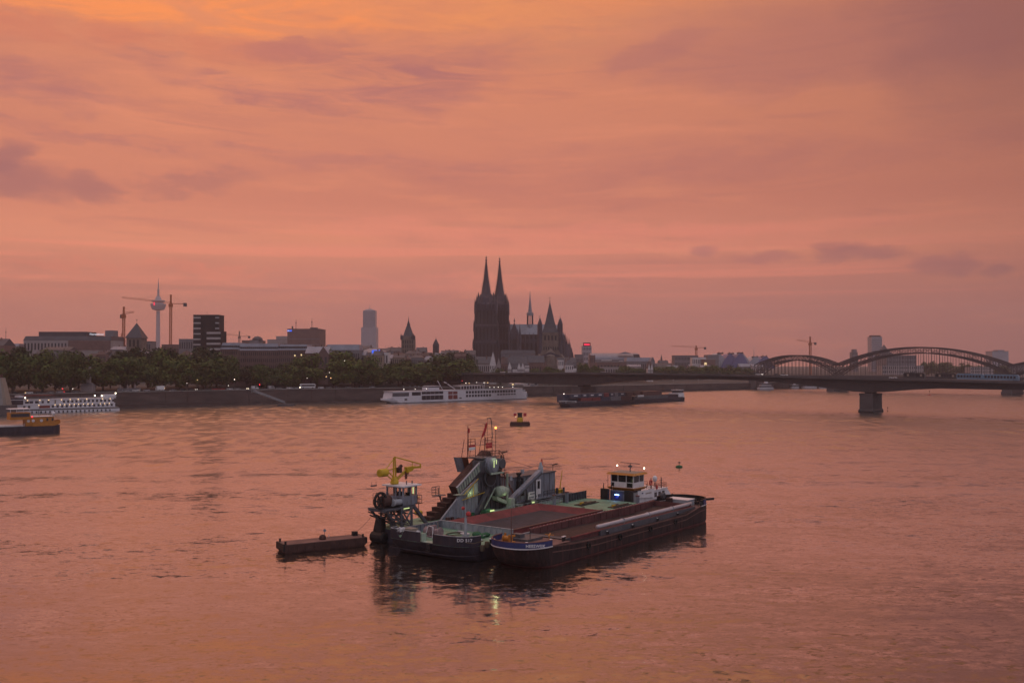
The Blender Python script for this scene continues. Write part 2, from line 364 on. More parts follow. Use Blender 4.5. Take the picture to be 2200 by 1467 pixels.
M = dict(
    hull_dark=mat('hull_dark', rgb(.031, .026, .038), .8, 0, .5, .5, rgb(.060, .032, .030), .6, .25, stretch=(1.2, 1.2, .3)),
    hull_rust=mat('hull_rust', rgb(.024, .011, .011), .8, 0, .65, .5, rgb(.092, .030, .025), .8, .3, stretch=(1.3, 1.3, .25)),
    boot_red=mat('boot_red', rgb(.12, .030, .030), .6, 0, .4, .8, rgb(.03, .015, .015), .6),
    rub_rust=mat('rub_rust', rgb(.13, .060, .050), .7, 0, .4, .8, rgb(.05, .03, .03), .6),
    blue=mat('blue_paint', rgb(.024, .034, .125), .5, 0, .25, .8, rgb(.03, .03, .06), .4),
    white=mat('white_paint', rgb(.62, .60, .62), .45, 0, .12, .5, rgb(.35, .31, .29), .35),
    white_ship=mat('white_ship_paint', rgb(.56, .54, .58), .35, 0, .08, .2, rgb(.5, .46, .45), .3),
    grey=mat('grey_paint', rgb(.18, .195, .235), .6, 0, .35, .7, rgb(.075, .058, .052), .75, .2, stretch=(1.2, 1.2, .4)),
    grey_l=mat('pale_grey_paint', rgb(.29, .31, .34), .55, 0, .22, .5, rgb(.15, .12, .11), .5),
    grey_d=mat('dark_grey_paint', rgb(.07, .072, .085), .6, 0, .35, .5, rgb(.05, .035, .03), .5),
    black=mat('black_paint', rgb(.012, .011, .013), .6, 0, .4, .8),
    rust=mat('rusty_steel', rgb(.060, .028, .024), .85, 0, .45, .8, rgb(.11, .042, .026), .6, .3),
    orange_rust=mat('rust_red_lining', rgb(.13, .042, .022), .8, 0, .35, .8, rgb(.07, .03, .025), .6),
    hold_red=mat('red_hold_paint', rgb(.150, .026, .028), .75, 0, .4, .5, rgb(.075, .040, .040), .6, .2),
    hold_brown=mat('brown_hold_paint', rgb(.115, .042, .042), .8, 0, .45, .45, rgb(.060, .034, .034), .7, .25),
    hold_mud=mat('muddy_red_hold_floor', rgb(.135, .040, .040), .7, 0, .4, .25, rgb(.10, .070, .070), .8, .2),
    deck_green=mat('green_deck_paint', rgb(.13, .245, .165), .7, 0, .38, .5, rgb(.12, .095, .065), .75, .2),
    pale_green=mat('pale_green_paint', rgb(.31, .39, .31), .6, 0, .35, .9, rgb(.13, .095, .07), .75, .2, stretch=(1.2, 1.2, .4)),
    deck_rust=mat('red_brown_deck', rgb(.16, .085, .075), .8, 0, .35, .5, rgb(.08, .05, .045), .6),
    yellow=mat('yellow_paint', rgb(.48, .31, .015), .5, 0, .2, .8, rgb(.22, .13, .03), .45),
    orange=mat('orange_paint', rgb(.40, .155, .02), .5, 0, .2, .8, rgb(.25, .1, .03), .4),
    red=mat('red_paint', rgb(.40, .03, .035), .5, 0, .2, .8),
    rope=mat('rope', rgb(.10, .075, .05), .9, 0, .3, 3),
    netgreen=mat('green_netting', rgb(.02, .10, .045), .9, 0, .4, 2),
    silver=mat('silver_tarpaulin', rgb(.42, .40, .43), .45, .3, .25, .5, rgb(.2, .18, .19), .5, .2, stretch=(.3, 4, 4)),
    glass=mat('dark_glass', rgb(.012, .011, .014), .08, 0, .1, .3, spec=.5),
    glass_far=mat('window_glass', rgb(.030, .028, .036), .15, 0, .2, .2, spec=.5),
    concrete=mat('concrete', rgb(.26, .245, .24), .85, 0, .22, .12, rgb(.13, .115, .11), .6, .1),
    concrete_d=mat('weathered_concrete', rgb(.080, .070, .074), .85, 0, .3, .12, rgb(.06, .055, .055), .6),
    bridge_steel=mat('bridge_girder_paint', rgb(.042, .036, .040), .6, 0, .25, .1, rgb(.05, .045, .045), .5, stretch=(1, 1, 1)),
    arch_steel=mat('arch_steel', rgb(.038, .036, .044), .6, 0, .25, .1),
    quay=mat('quay_stone', rgb(.072, .051, .048), .85, 0, .5, .08, rgb(.055, .048, .045), .7, .3, stretch=(1, 1, 4)),
    ground=mat('ground_paving', rgb(.055, .050, .048), .9, 0, .3, .03, rgb(.05, .055, .03), .6),
    brick=mat('brick', rgb(.115, .075, .07), .85, 0, .25, .25, rgb(.10, .07, .065), .5),
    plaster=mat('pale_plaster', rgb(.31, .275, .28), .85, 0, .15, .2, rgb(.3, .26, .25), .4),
    plaster_w=mat('white_plaster', rgb(.56, .52, .53), .8, 0, .1, .2, rgb(.45, .4, .38), .3),
    plaster_y=mat('ochre_plaster', rgb(.25, .205, .17), .85, 0, .15, .2, rgb(.25, .2, .16), .4),
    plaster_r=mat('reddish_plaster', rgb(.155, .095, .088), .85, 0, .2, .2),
    plaster_g=mat('grey_plaster', rgb(.165, .158, .175), .85, 0, .2, .2, rgb(.14, .13, .13), .4),
    slate=mat('slate_roof', rgb(.052, .052, .065), .6, 0, .3, .25, rgb(.10, .10, .11), .3),
    zinc=mat('zinc_roof', rgb(.20, .205, .25), .5, 0, .22, .12, rgb(.11, .11, .13), .5, stretch=(1, .2, 1)),
    tile=mat('tiled_roof', rgb(.075, .046, .044), .85, 0, .3, .3),
    stone_dark=mat('blackened_sandstone', rgb(.056, .053, .072), .9, 0, .45, .10, rgb(.085, .075, .080), .5, .3, stretch=(1, 1, .4)),
    stone_warm=mat('tuff_stone', rgb(.17, .135, .118), .9, 0, .35, .15, rgb(.08, .07, .065), .5),
    lead=mat('lead_roof', rgb(.20, .21, .25), .5, 0, .2, .08, rgb(.12, .12, .15), .5),
    tower_grey=mat('tower_facade', rgb(.33, .31, .35), .4, 0, .12, .05),
    black_facade=mat('black_facade', rgb(.016, .014, .017), .8, 0, .3, .2),
    band=mat('pale_balcony_band', rgb(.36, .335, .34), .8, 0, .15, .3),
    crane_orange=mat('crane_paint', rgb(.36, .10, .035), .6, 0, .2, .3),
    crane_far=mat('grey_crane_paint', rgb(.16, .11, .10), .6, 0, .2, .3),
    dome_blue=mat('blue_membrane', rgb(.115, .12, .25), .5, 0, .15, .05),
    dome_grey=mat('pale_membrane', rgb(.36, .36, .41), .5, 0, .15, .05),
    trunk=mat('bark', rgb(.045, .035, .028), .95, 0, .3, 1),
    tram_dark=mat('tram_dark_paint', rgb(.03, .028, .03), .4, 0, .2, .3),
    tram_blue=mat('tram_blue_paint', rgb(.13, .23, .34), .4, 0, .2, .3),
    car_white=mat('car_white', rgb(.66, .65, .66), .3, 0, .05, 1), car_grey=mat('car_grey', rgb(.16, .16, .17), .3, .3, .1, 1),
    car_black=mat('car_black', rgb(.015, .015, .017), .3, 0, .1, 1), car_red=mat('car_red', rgb(.34, .018, .018), .3, 0, .1, 1),
    car_silver=mat('car_silver', rgb(.36, .36, .38), .3, .5, .1, 1), car_blue=mat('car_blue', rgb(.03, .05, .12), .3, 0, .1, 1),
    tyre=mat('tyre_rubber', rgb(.012, .012, .012), .9, 0, .2, 2),
    parasol=mat('parasol_cloth', rgb(.42, .30, .27), .9, 0, .2, 1), awn_red=mat('red_awning', rgb(.17, .035, .032), .9, 0, .2, 1),
    c_red=mat('container_red', rgb(.17, .035, .035), .6, 0, .25, .4), c_blue=mat('container_blue', rgb(.035, .045, .075), .6, 0, .25, .4),
    c_grey=mat('container_grey', rgb(.15, .15, .17), .6, 0, .25, .4), c_brown=mat('container_brown', rgb(.085, .038, .034), .6, 0, .25, .4),
    l_warm=glow('warm_lamp', rgb(1.0, .62, .28), 3.0), l_white=glow('white_lamp', rgb(1.0, .90, .78), 3.6), l_bright=glow('bright_lamp', rgb(1, .85, .6), 9.0),
    l_red=glow('red_lamp', rgb(1.0, .04, .06), 2.6), l_orange=glow('orange_lamp', rgb(1.0, .28, .06), 5.0),
    l_blue=glow('blue_lamp', rgb(.06, .17, 1.0), 1.0), l_bluewhite=glow('blue_white_lamp', rgb(.35, .6, 1.0), 7.0), l_green=glow('greenish_lamp', rgb(.85, 1.0, .42), .9),
    l_sign=glow('sign_white', rgb(.85, .88, 1.0), .75), l_signred=glow('sign_red', rgb(1.0, .03, .09), 1.25), l_window=glow('lit_window', rgb(1.0, .72, .36), 1.0),
)
def leafmat(name, c):
    m = bpy.data.materials.new(name); m.use_nodes = True; t = m.node_tree; t.nodes.clear()
    out = t.nodes.new('ShaderNodeOutputMaterial'); b = t.nodes.new('ShaderNodeBsdfPrincipled')
    g = t.nodes.new('ShaderNodeNewGeometry'); oi = t.nodes.new('ShaderNodeObjectInfo')
    r1 = ramp(t, X(g.outputs['Random Per Island'], t), [(0, tuple(q * .55 for q in c[:3]) + (1,)), (.6, c), (1, (c[0] * 1.7, c[1] * 1.5, c[2] * 1.1, 1))])
    r2 = ramp(t, X(oi.outputs['Random'], t), [(0, rgb(.72, .78, .75)), (1, rgb(1.25, 1.12, 1.0))])
    t.links.new(mixc(t, 1.0, r1, r2, 'MULTIPLY'), b.inputs['Base Color'])
    b.inputs['Roughness'].default_value = .8; b.inputs['Specular IOR Level'].default_value = .2
    t.links.new(b.outputs[0], out.inputs[0]); return m
M['leaf'] = leafmat('foliage', rgb(.056, .082, .021)); M['leaf_d'] = leafmat('dark_foliage', rgb(.024, .035, .014))

# water: dark turbid body, clear-coated by ripples of several sizes; patches of ruffled and calm water
def water_material():
    m = bpy.data.materials.new('river_water'); m.use_nodes = True; t = m.node_tree; t.nodes.clear()
    out = t.nodes.new('ShaderNodeOutputMaterial'); b = t.nodes.new('ShaderNodeBsdfPrincipled')
    t.links.new(b.outputs[0], out.inputs[0])
    tcn = t.nodes.new('ShaderNodeTexCoord'); P = tcn.outputs['Object']
    b.inputs['Base Color'].default_value = rgb(.018, .013, .010)
    b.inputs['Roughness'].default_value = .06; b.inputs['IOR'].default_value = 1.75; b.inputs['Specular IOR Level'].default_value = .5
    # waves too small to resolve one by one turn into gloss: far out the ripples become roughness
    sp = t.nodes.new('ShaderNodeSeparateXYZ'); t.links.new(P, sp.inputs[0]); yy = X(sp.outputs[1], t)
    lod = yy.sm(110.0, 480.0)
    t.links.new((lod * .17 + .11).v, b.inputs['Roughness'])
    calm = noise(t, mapping(t, P, (.006, .018, 1), rot=(0, 0, .15)), 1.0, 4, .6).sm(.38, .68)
    calm2 = noise(t, mapping(t, P, (.03, .07, 1)), 1.0, 3, .6).sm(.35, .7)
    def vec(scale, amp, det, mp):
        n = noise(t, mapping(t, P, mp), scale, det, .55, .6, col=True)
        v = t.nodes.new('ShaderNodeVectorMath'); v.operation = 'SUBTRACT'; t.links.new(n, v.inputs[0]); v.inputs[1].default_value = (.5, .5, .5)
        w = t.nodes.new('ShaderNodeVectorMath'); w.operation = 'MULTIPLY'; t.links.new(v.outputs[0], w.inputs[0]); w.inputs[1].default_value = amp
        return w.outputs[0]
    def add(a, c):
        v = t.nodes.new('ShaderNodeVectorMath'); v.operation = 'ADD'; t.links.new(a, v.inputs[0])
        if isinstance(c, tuple): v.inputs[1].default_value = c
        else: t.links.new(c, v.inputs[1])
        return v.outputs[0]
    def scl(a, k):
        v = t.nodes.new('ShaderNodeVectorMath'); v.operation = 'SCALE'; t.links.new(a, v.inputs[0]); t.links.new(k.v, v.inputs['Scale']); return v.outputs[0]
    w1 = vec(1.0, (.30, .62, 0), 4, (.42, .90, 1))
    w2 = vec(1.0, (.16, .34, 0), 2, (.13, .26, 1))
    w3 = vec(1.0, (.22, .28, 0), 2, (2.2, 3.0, 1))
    ws = add(add(w1, w2), w3)
    ws = scl(ws, (calm * .55 + .32) * (calm2 * .5 + .62) * (lod * -.72 + 1.0))
    # short steep wave fronts, all facing down-wind: thin flecks, their darkness put in as lowered reflectivity
    fl = noise(t, mapping(t, P, (.62, .95, 1), rot=(0, 0, .12)), 1.0, 3, .55, .8).sm(.56, .70) * (calm * .8 + .25)
    fl2 = noise(t, mapping(t, P, (1.5, 2.2, 1), (7, 3, 0), (0, 0, -.2)), 1.0, 2, .5, .6).sm(.58, .72) * (calm2 * .7 + .2)
    fv = t.nodes.new('ShaderNodeCombineXYZ'); t.links.new(((fl * -.16 + fl2 * -.12) * (lod * -.8 + 1.0)).v, fv.inputs[1])
    ws = add(ws, fv.outputs[0])
    fl3 = noise(t, mapping(t, P, (.16, .085, 1), (2, 9, 0)), 1.0, 4, .6, .5).sm(.42, .70) * lod * (calm * .6 + .5)
    fw = t.nodes.new('ShaderNodeCombineXYZ'); t.links.new((fl3 * -.26).v, fw.inputs[1]); ws = add(ws, fw.outputs[0])
    w4 = vec(1.0, (.03, .16, 0), 4, (.012, .075, 1)); ws = add(ws, w4)
    nrm = add(ws, (0, 0, 1.0))
    nn = t.nodes.new('ShaderNodeVectorMath'); nn.operation = 'NORMALIZE'; t.links.new(nrm, nn.inputs[0])
    t.links.new(nn.outputs[0], b.inputs['Normal']); t.links.new(nn.outputs[0], b.inputs['Coat Normal'])
    dark = ((fl + fl2 * .8) * (lod * -.8 + 1.0)).f('MINIMUM', 1.0)  # fleck mask weakens coat and specular, so the dull reflection is painted in
    t.links.new((dark * -.95 + 1.0).v, b.inputs['Coat Weight']); t.links.new((dark * -.35 + .5).v, b.inputs['Specular IOR Level']); b.inputs['Coat IOR'].default_value = 2.0
    t.links.new((lod * .17 + .11).v, b.inputs['Coat Roughness'])
    return m
M['water'] = water_material()
def wake_material():
    m = mat('foam', rgb(.36, .33, .34), .5, 0, .2, 1.0); return m

# ------------------------------------------------------------------ ground, river, haze
BANK = [(-1500, -700), (-800, -300), (-600, 200), (-436, 452), (-356, 562), (-262, 656), (-168, 730), (-101, 762), (-38, 812), (57, 926), (167, 1036), (289, 1128), (397, 1172), (620, 1240), (1100, 1330), (2600, 1500)]
def bank_y(x):
    for (x0, y0), (x1, y1) in zip(BANK[:-1], BANK[1:]):
        if x0 <= x <= x1: return y0 + (y1 - y0) * (x - x0) / (x1 - x0)
    return 1500
def quay_z(x): return 10.4 if x < -60 else max(7.5, 10.4 - (x + 60) * 0.018)
mb = MB(); mb.add([(-3800, -600, 0), (3800, -600, 0), (3800, 4600, 0), (-3800, 4600, 0)], [(0, 1, 2, 3)])
tag(mb.build('water', M['water']), 'rippled river reflecting the orange sky', kind='structure')
mb = MB()
pts = []
for i in range(len(BANK) - 1):
    (x0, y0), (x1, y1) = BANK[i], BANK[i + 1]
    n = max(1, int(math.hypot(x1 - x0, y1 - y0) / 25))
    for k in range(n): pts.append((x0 + (x1 - x0) * k / n, y0 + (y1 - y0) * k / n))
pts.append(BANK[-1])
def nrm2(i):
    a = Vector(pts[max(0, i - 1)]); b = Vector(pts[min(len(pts) - 1, i + 1)]); d = (b - a).normalized(); return Vector((-d.y, d.x))
vs, fs = [], []
prof = [(1.2, -1.0), (0.4, 4.2), (0.3, 4.2), (0.0, 1.0)]
for i, p in enumerate(pts):
    z = quay_z(p[0]); n = nrm2(i)
    for k, (d, h) in enumerate(((-0.4, -1.0), (0.2, z), (40.0, z + .3), (70.0, z + 1.8), (160.0, z + 4.0))):
        vs.append((p[0] + n.x * d, p[1] + n.y * d, h))
for i in range(len(pts) - 1):
    for k in range(4):
        a = i * 5 + k; fs.append((a, a + 1, a + 6, a + 5))
wall_f = [q for q in fs if q[0] % 5 == 0]; land_f = [q for q in fs if q[0] % 5 != 0]
mbw = MB(); mbw.add(vs, wall_f); qw = tag(mbw.build('quay_wall', M['quay']), 'long dark stone quay wall along the far bank', kind='structure')
mbg = MB(); mbg.add(vs, land_f); tag(mbg.build('quay_pavement', M['ground']), 'paved quay and street behind the wall', kind='structure')
# the rest of the land: one sheet to the horizon behind the bank
edge = [vs[i * 5 + 4] for i in range(len(pts))]
mb = MB()
poly = [(-3800, -600), (-3800, 7000), (3800, 7000), (3800, 1750)]
n = len(edge)
outer = []
for i in range(n):
    f = i / (n - 1)
    outer.append((-3800 + 7600 * f, 4600, 14.4) if f > 0.35 else (-3800, -600 + 5200 * f / 0.35, 14.4))
allv = [(q[0], q[1], q[2]) for q in edge] + outer
mb.add(allv, [(i, i + 1, n + i + 1, n + i) for i in range(n - 1)])
tag(mb.build('ground', M['ground']), 'flat city ground behind the quay', kind='structure')
# stone coping and ladder recesses of the quay wall: real pieces
cop = MB(); rec = MB()
for i in range(len(pts) - 1):
    if -420 < pts[i][0] < 420:
        a, b = pts[i], pts[i + 1]; z = quay_z(a[0]); zb = quay_z(b[0])
        cop.beam((a[0], a[1], z + .22), (b[0], b[1], zb + .22), 1.1, .42)
        nn_ = nrm2(i)
        if i % 2 == 0:
            rec.beam((a[0] - nn_.x * .15, a[1] - nn_.y * .15, 0.2), (a[0] + nn_.x * .05, a[1] + nn_.y * .05, z - .1), .5, .9, up=(nn_.x, nn_.y, 0))
o = cop.build('coping_stone', M['concrete'], qw); o['kind'] = 'stuff'
o = rec.build('wall_pier', M['quay'], qw); o['kind'] = 'stuff'

led = MB(); lad_ = MB(); qr = MB(); rngq = random.Random(5)
for i in range(len(pts) - 1):
    if -420 < pts[i][0] < 300:
        a, b = Vector(pts[i] + (0,)), Vector(pts[i + 1] + (0,)); m_ = nrm2(i); off_ = Vector((m_.x, m_.y, 0))
        led.beam(a - off_ * .55 + Vector((0, 0, 2.4)), b - off_ * .55 + Vector((0, 0, 2.4)), .7, .35)
        z = quay_z(a.x)
        for k in range(3):
            p = a.lerp(b, k / 3) + off_ * .6; qr.tube(p + Vector((0, 0, z + .4)), p + Vector((0, 0, z + 1.5)), .06, n=4)
        qr.tube(a + off_ * .6 + Vector((0, 0, z + 1.5)), b + off_ * .6 + Vector((0, 0, z + 1.5)), .06, n=4)
        if i % 3 == 1:
            p = a.lerp(b, .5) - off_ * .42
            for sx in (-.3, .3): lad_.tube(p + Vector((sx, 0, .3)), p + Vector((sx, 0, z)), .07, n=4)
            for k in range(14): lad_.tube(p + Vector((-.3, 0, .6 + k * .65)), p + Vector((.3, 0, .6 + k * .65)), .05, n=4)
o = led.build('wall_ledge', M['concrete_d'], qw); o['kind'] = 'stuff'
o = lad_.build('quay_ladder', M['rust'], qw); o['kind'] = 'stuff'
o = qr.build('quay_railing', M['grey_d'], qw); o['kind'] = 'stuff'

# haze: one closed box of even air
hz_m = bpy.data.materials.new('haze_air'); hz_m.use_nodes = True; t = hz_m.node_tree; t.nodes.clear()
out = t.nodes.new('ShaderNodeOutputMaterial'); pv = t.nodes.new('ShaderNodeVolumePrincipled')
pv.inputs['Color'].default_value = rgb(.86, .79, .86); pv.inputs['Density'].default_value = 0.00013; pv.inputs['Anisotropy'].default_value = 0.35
t.links.new(pv.outputs[0], out.inputs['Volume'])
mb = MB().box(-3900, 3900, -700, 4700, -2.0, 300.0)
hazo = tag(mb.build('haze', hz_m), 'thin evening haze over river and city', kind='stuff')

# ------------------------------------------------------------------ the moored vessels (u along, v across, z up; one frame for all that lie side by side)
SHIP_O = Vector((3.0, 140.6, 0)); SHIP_A = math.atan2(.796, .605)
def ship(name, label, cat, u0, v0, group=None):
    c, s = math.cos(SHIP_A), math.sin(SHIP_A)
    loc = SHIP_O + Vector((c * u0 - s * v0, s * u0 + c * v0, 0))
    return thing(name, label, cat, loc, SHIP_A, group, (u0, v0, 0))
def outline(u0, u1, v0, v1, rb, rs, n=7, pw=2.4, pw_far=None):
    """plan of a hull: bow at u0 rounded over rb, stern at u1 rounded over rs"""
    hw = (v1 - v0) / 2; vc = (v0 + v1) / 2; o = []
    pf = pw_far or pw
    def corner(t, r, uc, sgn, p):
        a = t * math.pi / 2
        return (uc + sgn * r * (math.cos(a) ** (2 / p)), math.sin(a) ** (2 / p))
    bow = [corner(i / n, rb, u0 + rb, -1, pw) for i in range(n + 1)]; bow_f = [corner(i / n, rb if pf == pw else rb * .4, u0 + (rb if pf == pw else rb * .4), -1, pf) for i in range(n + 1)]
    stern = [corner(i / n, rs, u1 - rs, 1, pw) for i in range(n + 1)]
    near_b = [(u, vc - hw * k) for u, k in bow]; far_b = [(u, vc + hw * k) for u, k in bow_f]
    near_s = [(u, vc - hw * k) for u, k in reversed(stern)]; far_s = [(u, vc + hw * k) for u, k in stern]
    mid_n = [(u0 + rb + (u1 - rs - u0 - rb) * k / 8, v0) for k in range(1, 8)]
    o = near_b + mid_n + near_s + far_s[1:] + [(u, v1) for u, v in reversed(mid_n)] + list(reversed(far_b))[:-1]
    return o
def hull(mb, rings):
    mb.loft(rings)
def ring(pl, zf, du=0.0, dv=0.0, u_mid=27, v_mid=5):
    r = []
    for u, v in pl:
        k = 0 if du == 0 else max(0, 1 - (u - pl[0][0]) / 7.0)
        r.append((u + du * k, v + (v_mid - v) * dv, zf(u) if callable(zf) else zf))
    return r
def wallring(mb, pl, zlo, zhi, th, keep, v_mid):
    """bulwark: thin wall along part of an outline"""
    n = len(pl)
    for i in range(n):
        a, b = pl[i], pl[(i + 1) % n]
        if keep(a) and keep(b):
            va, vb = Vector((a[0], a[1])), Vector((b[0], b[1])); d = (vb - va)
            if d.length < 1e-3: continue
            nrm = Vector((-d.y, d.x)).normalized() * th
            q = [(va.x, va.y), (vb.x, vb.y), (vb.x + nrm.x, vb.y + nrm.y), (va.x + nrm.x, va.y + nrm.y)]
            z = lambda u, f: f(u) if callable(f) else f
            mb.loft([[(x, y, z(x, zlo)) for x, y in q], [(x, y, z(x, zhi)) for x, y in q]])

# ---- A: open cargo barge in front
A = ship('cargo_barge', 'long open cargo barge with blue bow band and dark rusty hull, nearest vessel', 'barge', 28, 4.75)
plA = outline(-.6, 59.4, 0, 9.5, 5.5, 6.0, n=10, pw=2.3)
zA = lambda u: 3.15 if u < 9 else (3.15 - .65 * min(1, (u - 9) / 3)) if u < 50 else 2.5 + .9 * min(1, (u - 50) / 3.5)
mb = MB(); hull(mb, [ring(plA, -.8, 4.2, .10, v_mid=4.75), ring(plA, .32, 2.6, .03, v_mid=4.75), ])
mb.build('boot_top', M['boot_red'], A)
mb = MB(); hull(mb, [ring(plA, .30, 2.3, .012, v_mid=4.75), ring(plA, 1.5, .9, 0, v_mid=4.75), ring(plA, zA, 0, 0, v_mid=4.75)])
hA = mb.build('hull', M['hull_rust'], A)
# vertical frames and dents along the side, rubbing strakes
mb = MB()
for i in range(9): mb.box(9.5 + i * 5.1, 9.54 + i * 5.1, -.015, .02, .35, 2.3)
mb.build('plate_seam', M['hull_rust'], A, kind='stuff')
mb = MB(); wallring(mb, [(u, v * 1.012 - .06 if v < 4.7 else v * 1.0 + .06) for u, v in plA], lambda u: zA(u) - .16, lambda u: zA(u) + .03, .28, lambda p: True, 4.75)
mb.build('rubbing_strake', M['rub_rust'], A)
mb = MB(); wallring(mb, [(u, v - .05) for u, v in plA], lambda u: zA(u) - 1.0, lambda u: zA(u) - .86, .1, lambda p: p[1] < 1 and p[0] > 4, 4.75)
mb.build('lower_strake', M['rub_rust'], A)
# decks
mb = MB(); n = len(plA)
def deck(mb, pl, u0, u1, z, th=.06):
    p = [(u, v) for u, v in pl if u0 <= u <= u1]
    vs_ = [q for q in p]
    mb.prism(sorted_poly(vs_), z - th, z)
def sorted_poly(ps):
    cx = sum(p[0] for p in ps) / len(ps); cy_ = sum(p[1] for p in ps) / len(ps)
    return sorted(ps, key=lambda p: math.atan2(p[1] - cy_, p[0] - cx))
deck(mb, [(u, v) for u, v in plA if u < 9.5] + [(9.6, .02), (9.6, 9.48)], -5, 9.7, 3.18); mb.build('foredeck', M['deck_rust'], A)
mb = MB(); deck(mb, [(u, v) for u, v in plA if u > 52.3] + [(51.5, .1), (51.5, 9.4)], 51, 70, 3.2); mb.build('aft_deck', M['deck_rust'], A)
mb = MB().box(9.7, 51.4, .03, 1.0, 2.44, 2.54).box(9.7, 51.4, 8.5, 9.47, 2.44, 2.54); mb.build('side_deck', M['hull_rust'], A)
# hold
mb = MB().box(9.6, 52, .9, 8.6, .5, .6); mb.build('hold_floor', M['hold_brown'], A)
mb = MB()
mb.box(11, 51, .9, 1.05, .6, 3.45); mb.box(11, 51, 8.45, 8.6, .6, 3.9); mb.box(50.9, 51.05, .9, 8.6, .6, 3.9)
mb.build('hold_lining', M['hold_brown'], A)
mb = MB(); mb.box(10.85, 11.0, .9, 8.6, .6, 3.35); mb.box(9.9, 10.85, 1.2, 8.3, 3.18, 3.30); mb.build('hold_bulkhead', M['grey_d'], A)
mb = MB(); mb.box(11, 51.2, 8.6, 8.85, 3.72, 3.95); mb.box(11, 51.2, .65, .9, 3.3, 3.5); mb.build('coaming', M['hold_red'], A)
mb = MB()
for i in range(42): mb.box(11.4 + i * .95, 11.75 + i * .95, 8.86, 9.0, 3.8, 3.93)
mb.build('coaming_cleat', M['white'], A, kind='stuff')
mb = MB()
for i in range(20): mb.box(11.6 + i * 2.0, 11.72 + i * 2.0, 8.36, 8.45, .7, 3.8)
mb.build('hold_stiffener', M['hold_brown'], A, kind='stuff')
mb = MB(); mb.lathe_y([(.0, 0), (.34, .02), (.36, .3), (.33, 12), (.36, 22), (.34, 32.6), (.0, 32.7)], (19.3, 1.35, 3.85), 12, axis='x')
tr = mb.build('tarpaulin_roll', M['silver'], A, smooth=True)
mb = MB()
for u in (27.2, 35.8, 44.4): mb.box(u, u + .06, .98, 1.72, 3.45, 4.23)
mb.build('roll_strap', M['grey_l'], tr, kind='stuff')
mb = MB().box(19, 52, .5, .9, 2.54, 3.42); mb.build('coaming_side', M['grey_d'], A)
# bow bulwark with white edge and name
bow_in = lambda p: p[0] < 9.6
mb = MB(); wallring(mb, plA, 3.12, 3.98, .12, bow_in, 4.75); bw = mb.build('bow_bulwark', M['blue'], A)
mb = MB(); wallring(mb, [(u - .02, v - .08 if v < 4.75 else v + .08) for u, v in plA], 3.02, 3.17, .2, bow_in, 4.75); mb.build('white_line', M['white'], A)
mb = MB(); wallring(mb, plA, 3.98, 4.06, .2, bow_in, 4.75); mb.build('bulwark_rail', M['rub_rust'], A)
mb = MB(); wallring(mb, plA, lambda u: zA(u) - .05, lambda u: zA(u) + .95, .12, lambda p: p[0] > 53.5, 4.75); sbw = mb.build('stern_bulwark', M['blue'], A)
mb = MB(); wallring(mb, [(u - (u - 53) * .03, 4.75 + (v - 4.75) * .968) for u, v in plA], lambda u: zA(u) - .05, lambda u: zA(u) + .94, .04, lambda p: p[0] > 52, 4.75); mb.build('bulwark_lining', M['black'], A)
mb = MB(); wallring(mb, plA, lambda u: zA(u) + .95, lambda u: zA(u) + 1.04, .24, lambda p: p[0] > 52, 4.75); mb.build('bulwark_rail', M['black'], A)
mb = MB(); wallring(mb, [(u, v - .07) for u, v in plA], lambda u: zA(u) - .12, lambda u: zA(u) + .02, .2, lambda p: p[0] > 52, 4.75); mb.build('white_line', M['white'], A)
lettering('HEESWIJK', .60, M['white'], A, (1.24, .44, 3.56), (R(90), 0, R(-50)), extr=.05)
# bow fittings
mb = MB().box(1.7, 3.0, 5.4, 7.4, 3.2, 3.5); mb.lathe_y([(.5, 0), (.55, .1), (.4, .12), (.4, 1.2), (.55, 1.22), (.5, 1.35)], (2.3, 5.7, 3.9), 12)
mb.box(1.6, 1.9, 5.5, 5.7, 3.2, 4.6).box(2.7, 3.0, 7.1, 7.3, 3.2, 4.6).box(1.8, 2.9, 5.35, 5.5, 4.2, 4.5); wl = mb.build('windlass', M['orange'], A)
mb = MB().lathe_y([(.32, 0), (.32, 1.0)], (2.3, 5.9, 3.9), 10); mb.build('cable_drum', M['black'], wl)
mb = MB().tube((1.3, 4.9, 3.2), (1.3, 4.9, 8.4), .10, .06); mb.tube((1.3, 4.1, 7.2), (1.3, 5.8, 7.0), .05); mb.build('foremast', M['deck_rust'], A)
mb = MB().tube((5.6, 4.6, 3.2), (5.6, 4.6, 5.4), .05); mb.build('jackstaff', M['black'], A)
mb = MB().beam((4.6, 1.6, 3.42), (6.5, 1.6, 3.42), .4, .3); mb.build('gangplank', M['orange'], A)
mb = MB().beam((7.6, 2.6, 3.9), (8.9, 3.2, 4.1), .16, .1).beam((7.7, 3.3, 4.1), (8.8, 2.5, 3.9), .16, .1); mb.tube((8.2, 2.9, 3.2), (8.2, 2.9, 4.0), .08); mb.build('anchor', M['orange'], A)
mb = MB().box(4.6, 8.6, 4.4, 7.8, 3.2, 3.55).box(5.2, 6.4, 6.2, 7.8, 3.55, 4.1); mb.build('hatch', M['grey_d'], A)
for u, v in ((.9, 7.9), (.8, 8.4), (1.6, 2.3), (8.7, .75), (9.3, .85), (5.9, 1.0)):
    b_ = MB().lathe([(.17, 0), (.15, .5), (.22, .55), (.22, .62)], (u, v, 3.2), 8).build('bollard', M['black'], A)
    MB().lathe([(.24, .62), (.24, .70)], (u, v, 3.2), 8).build('bollard_cap', M['white'], b_)
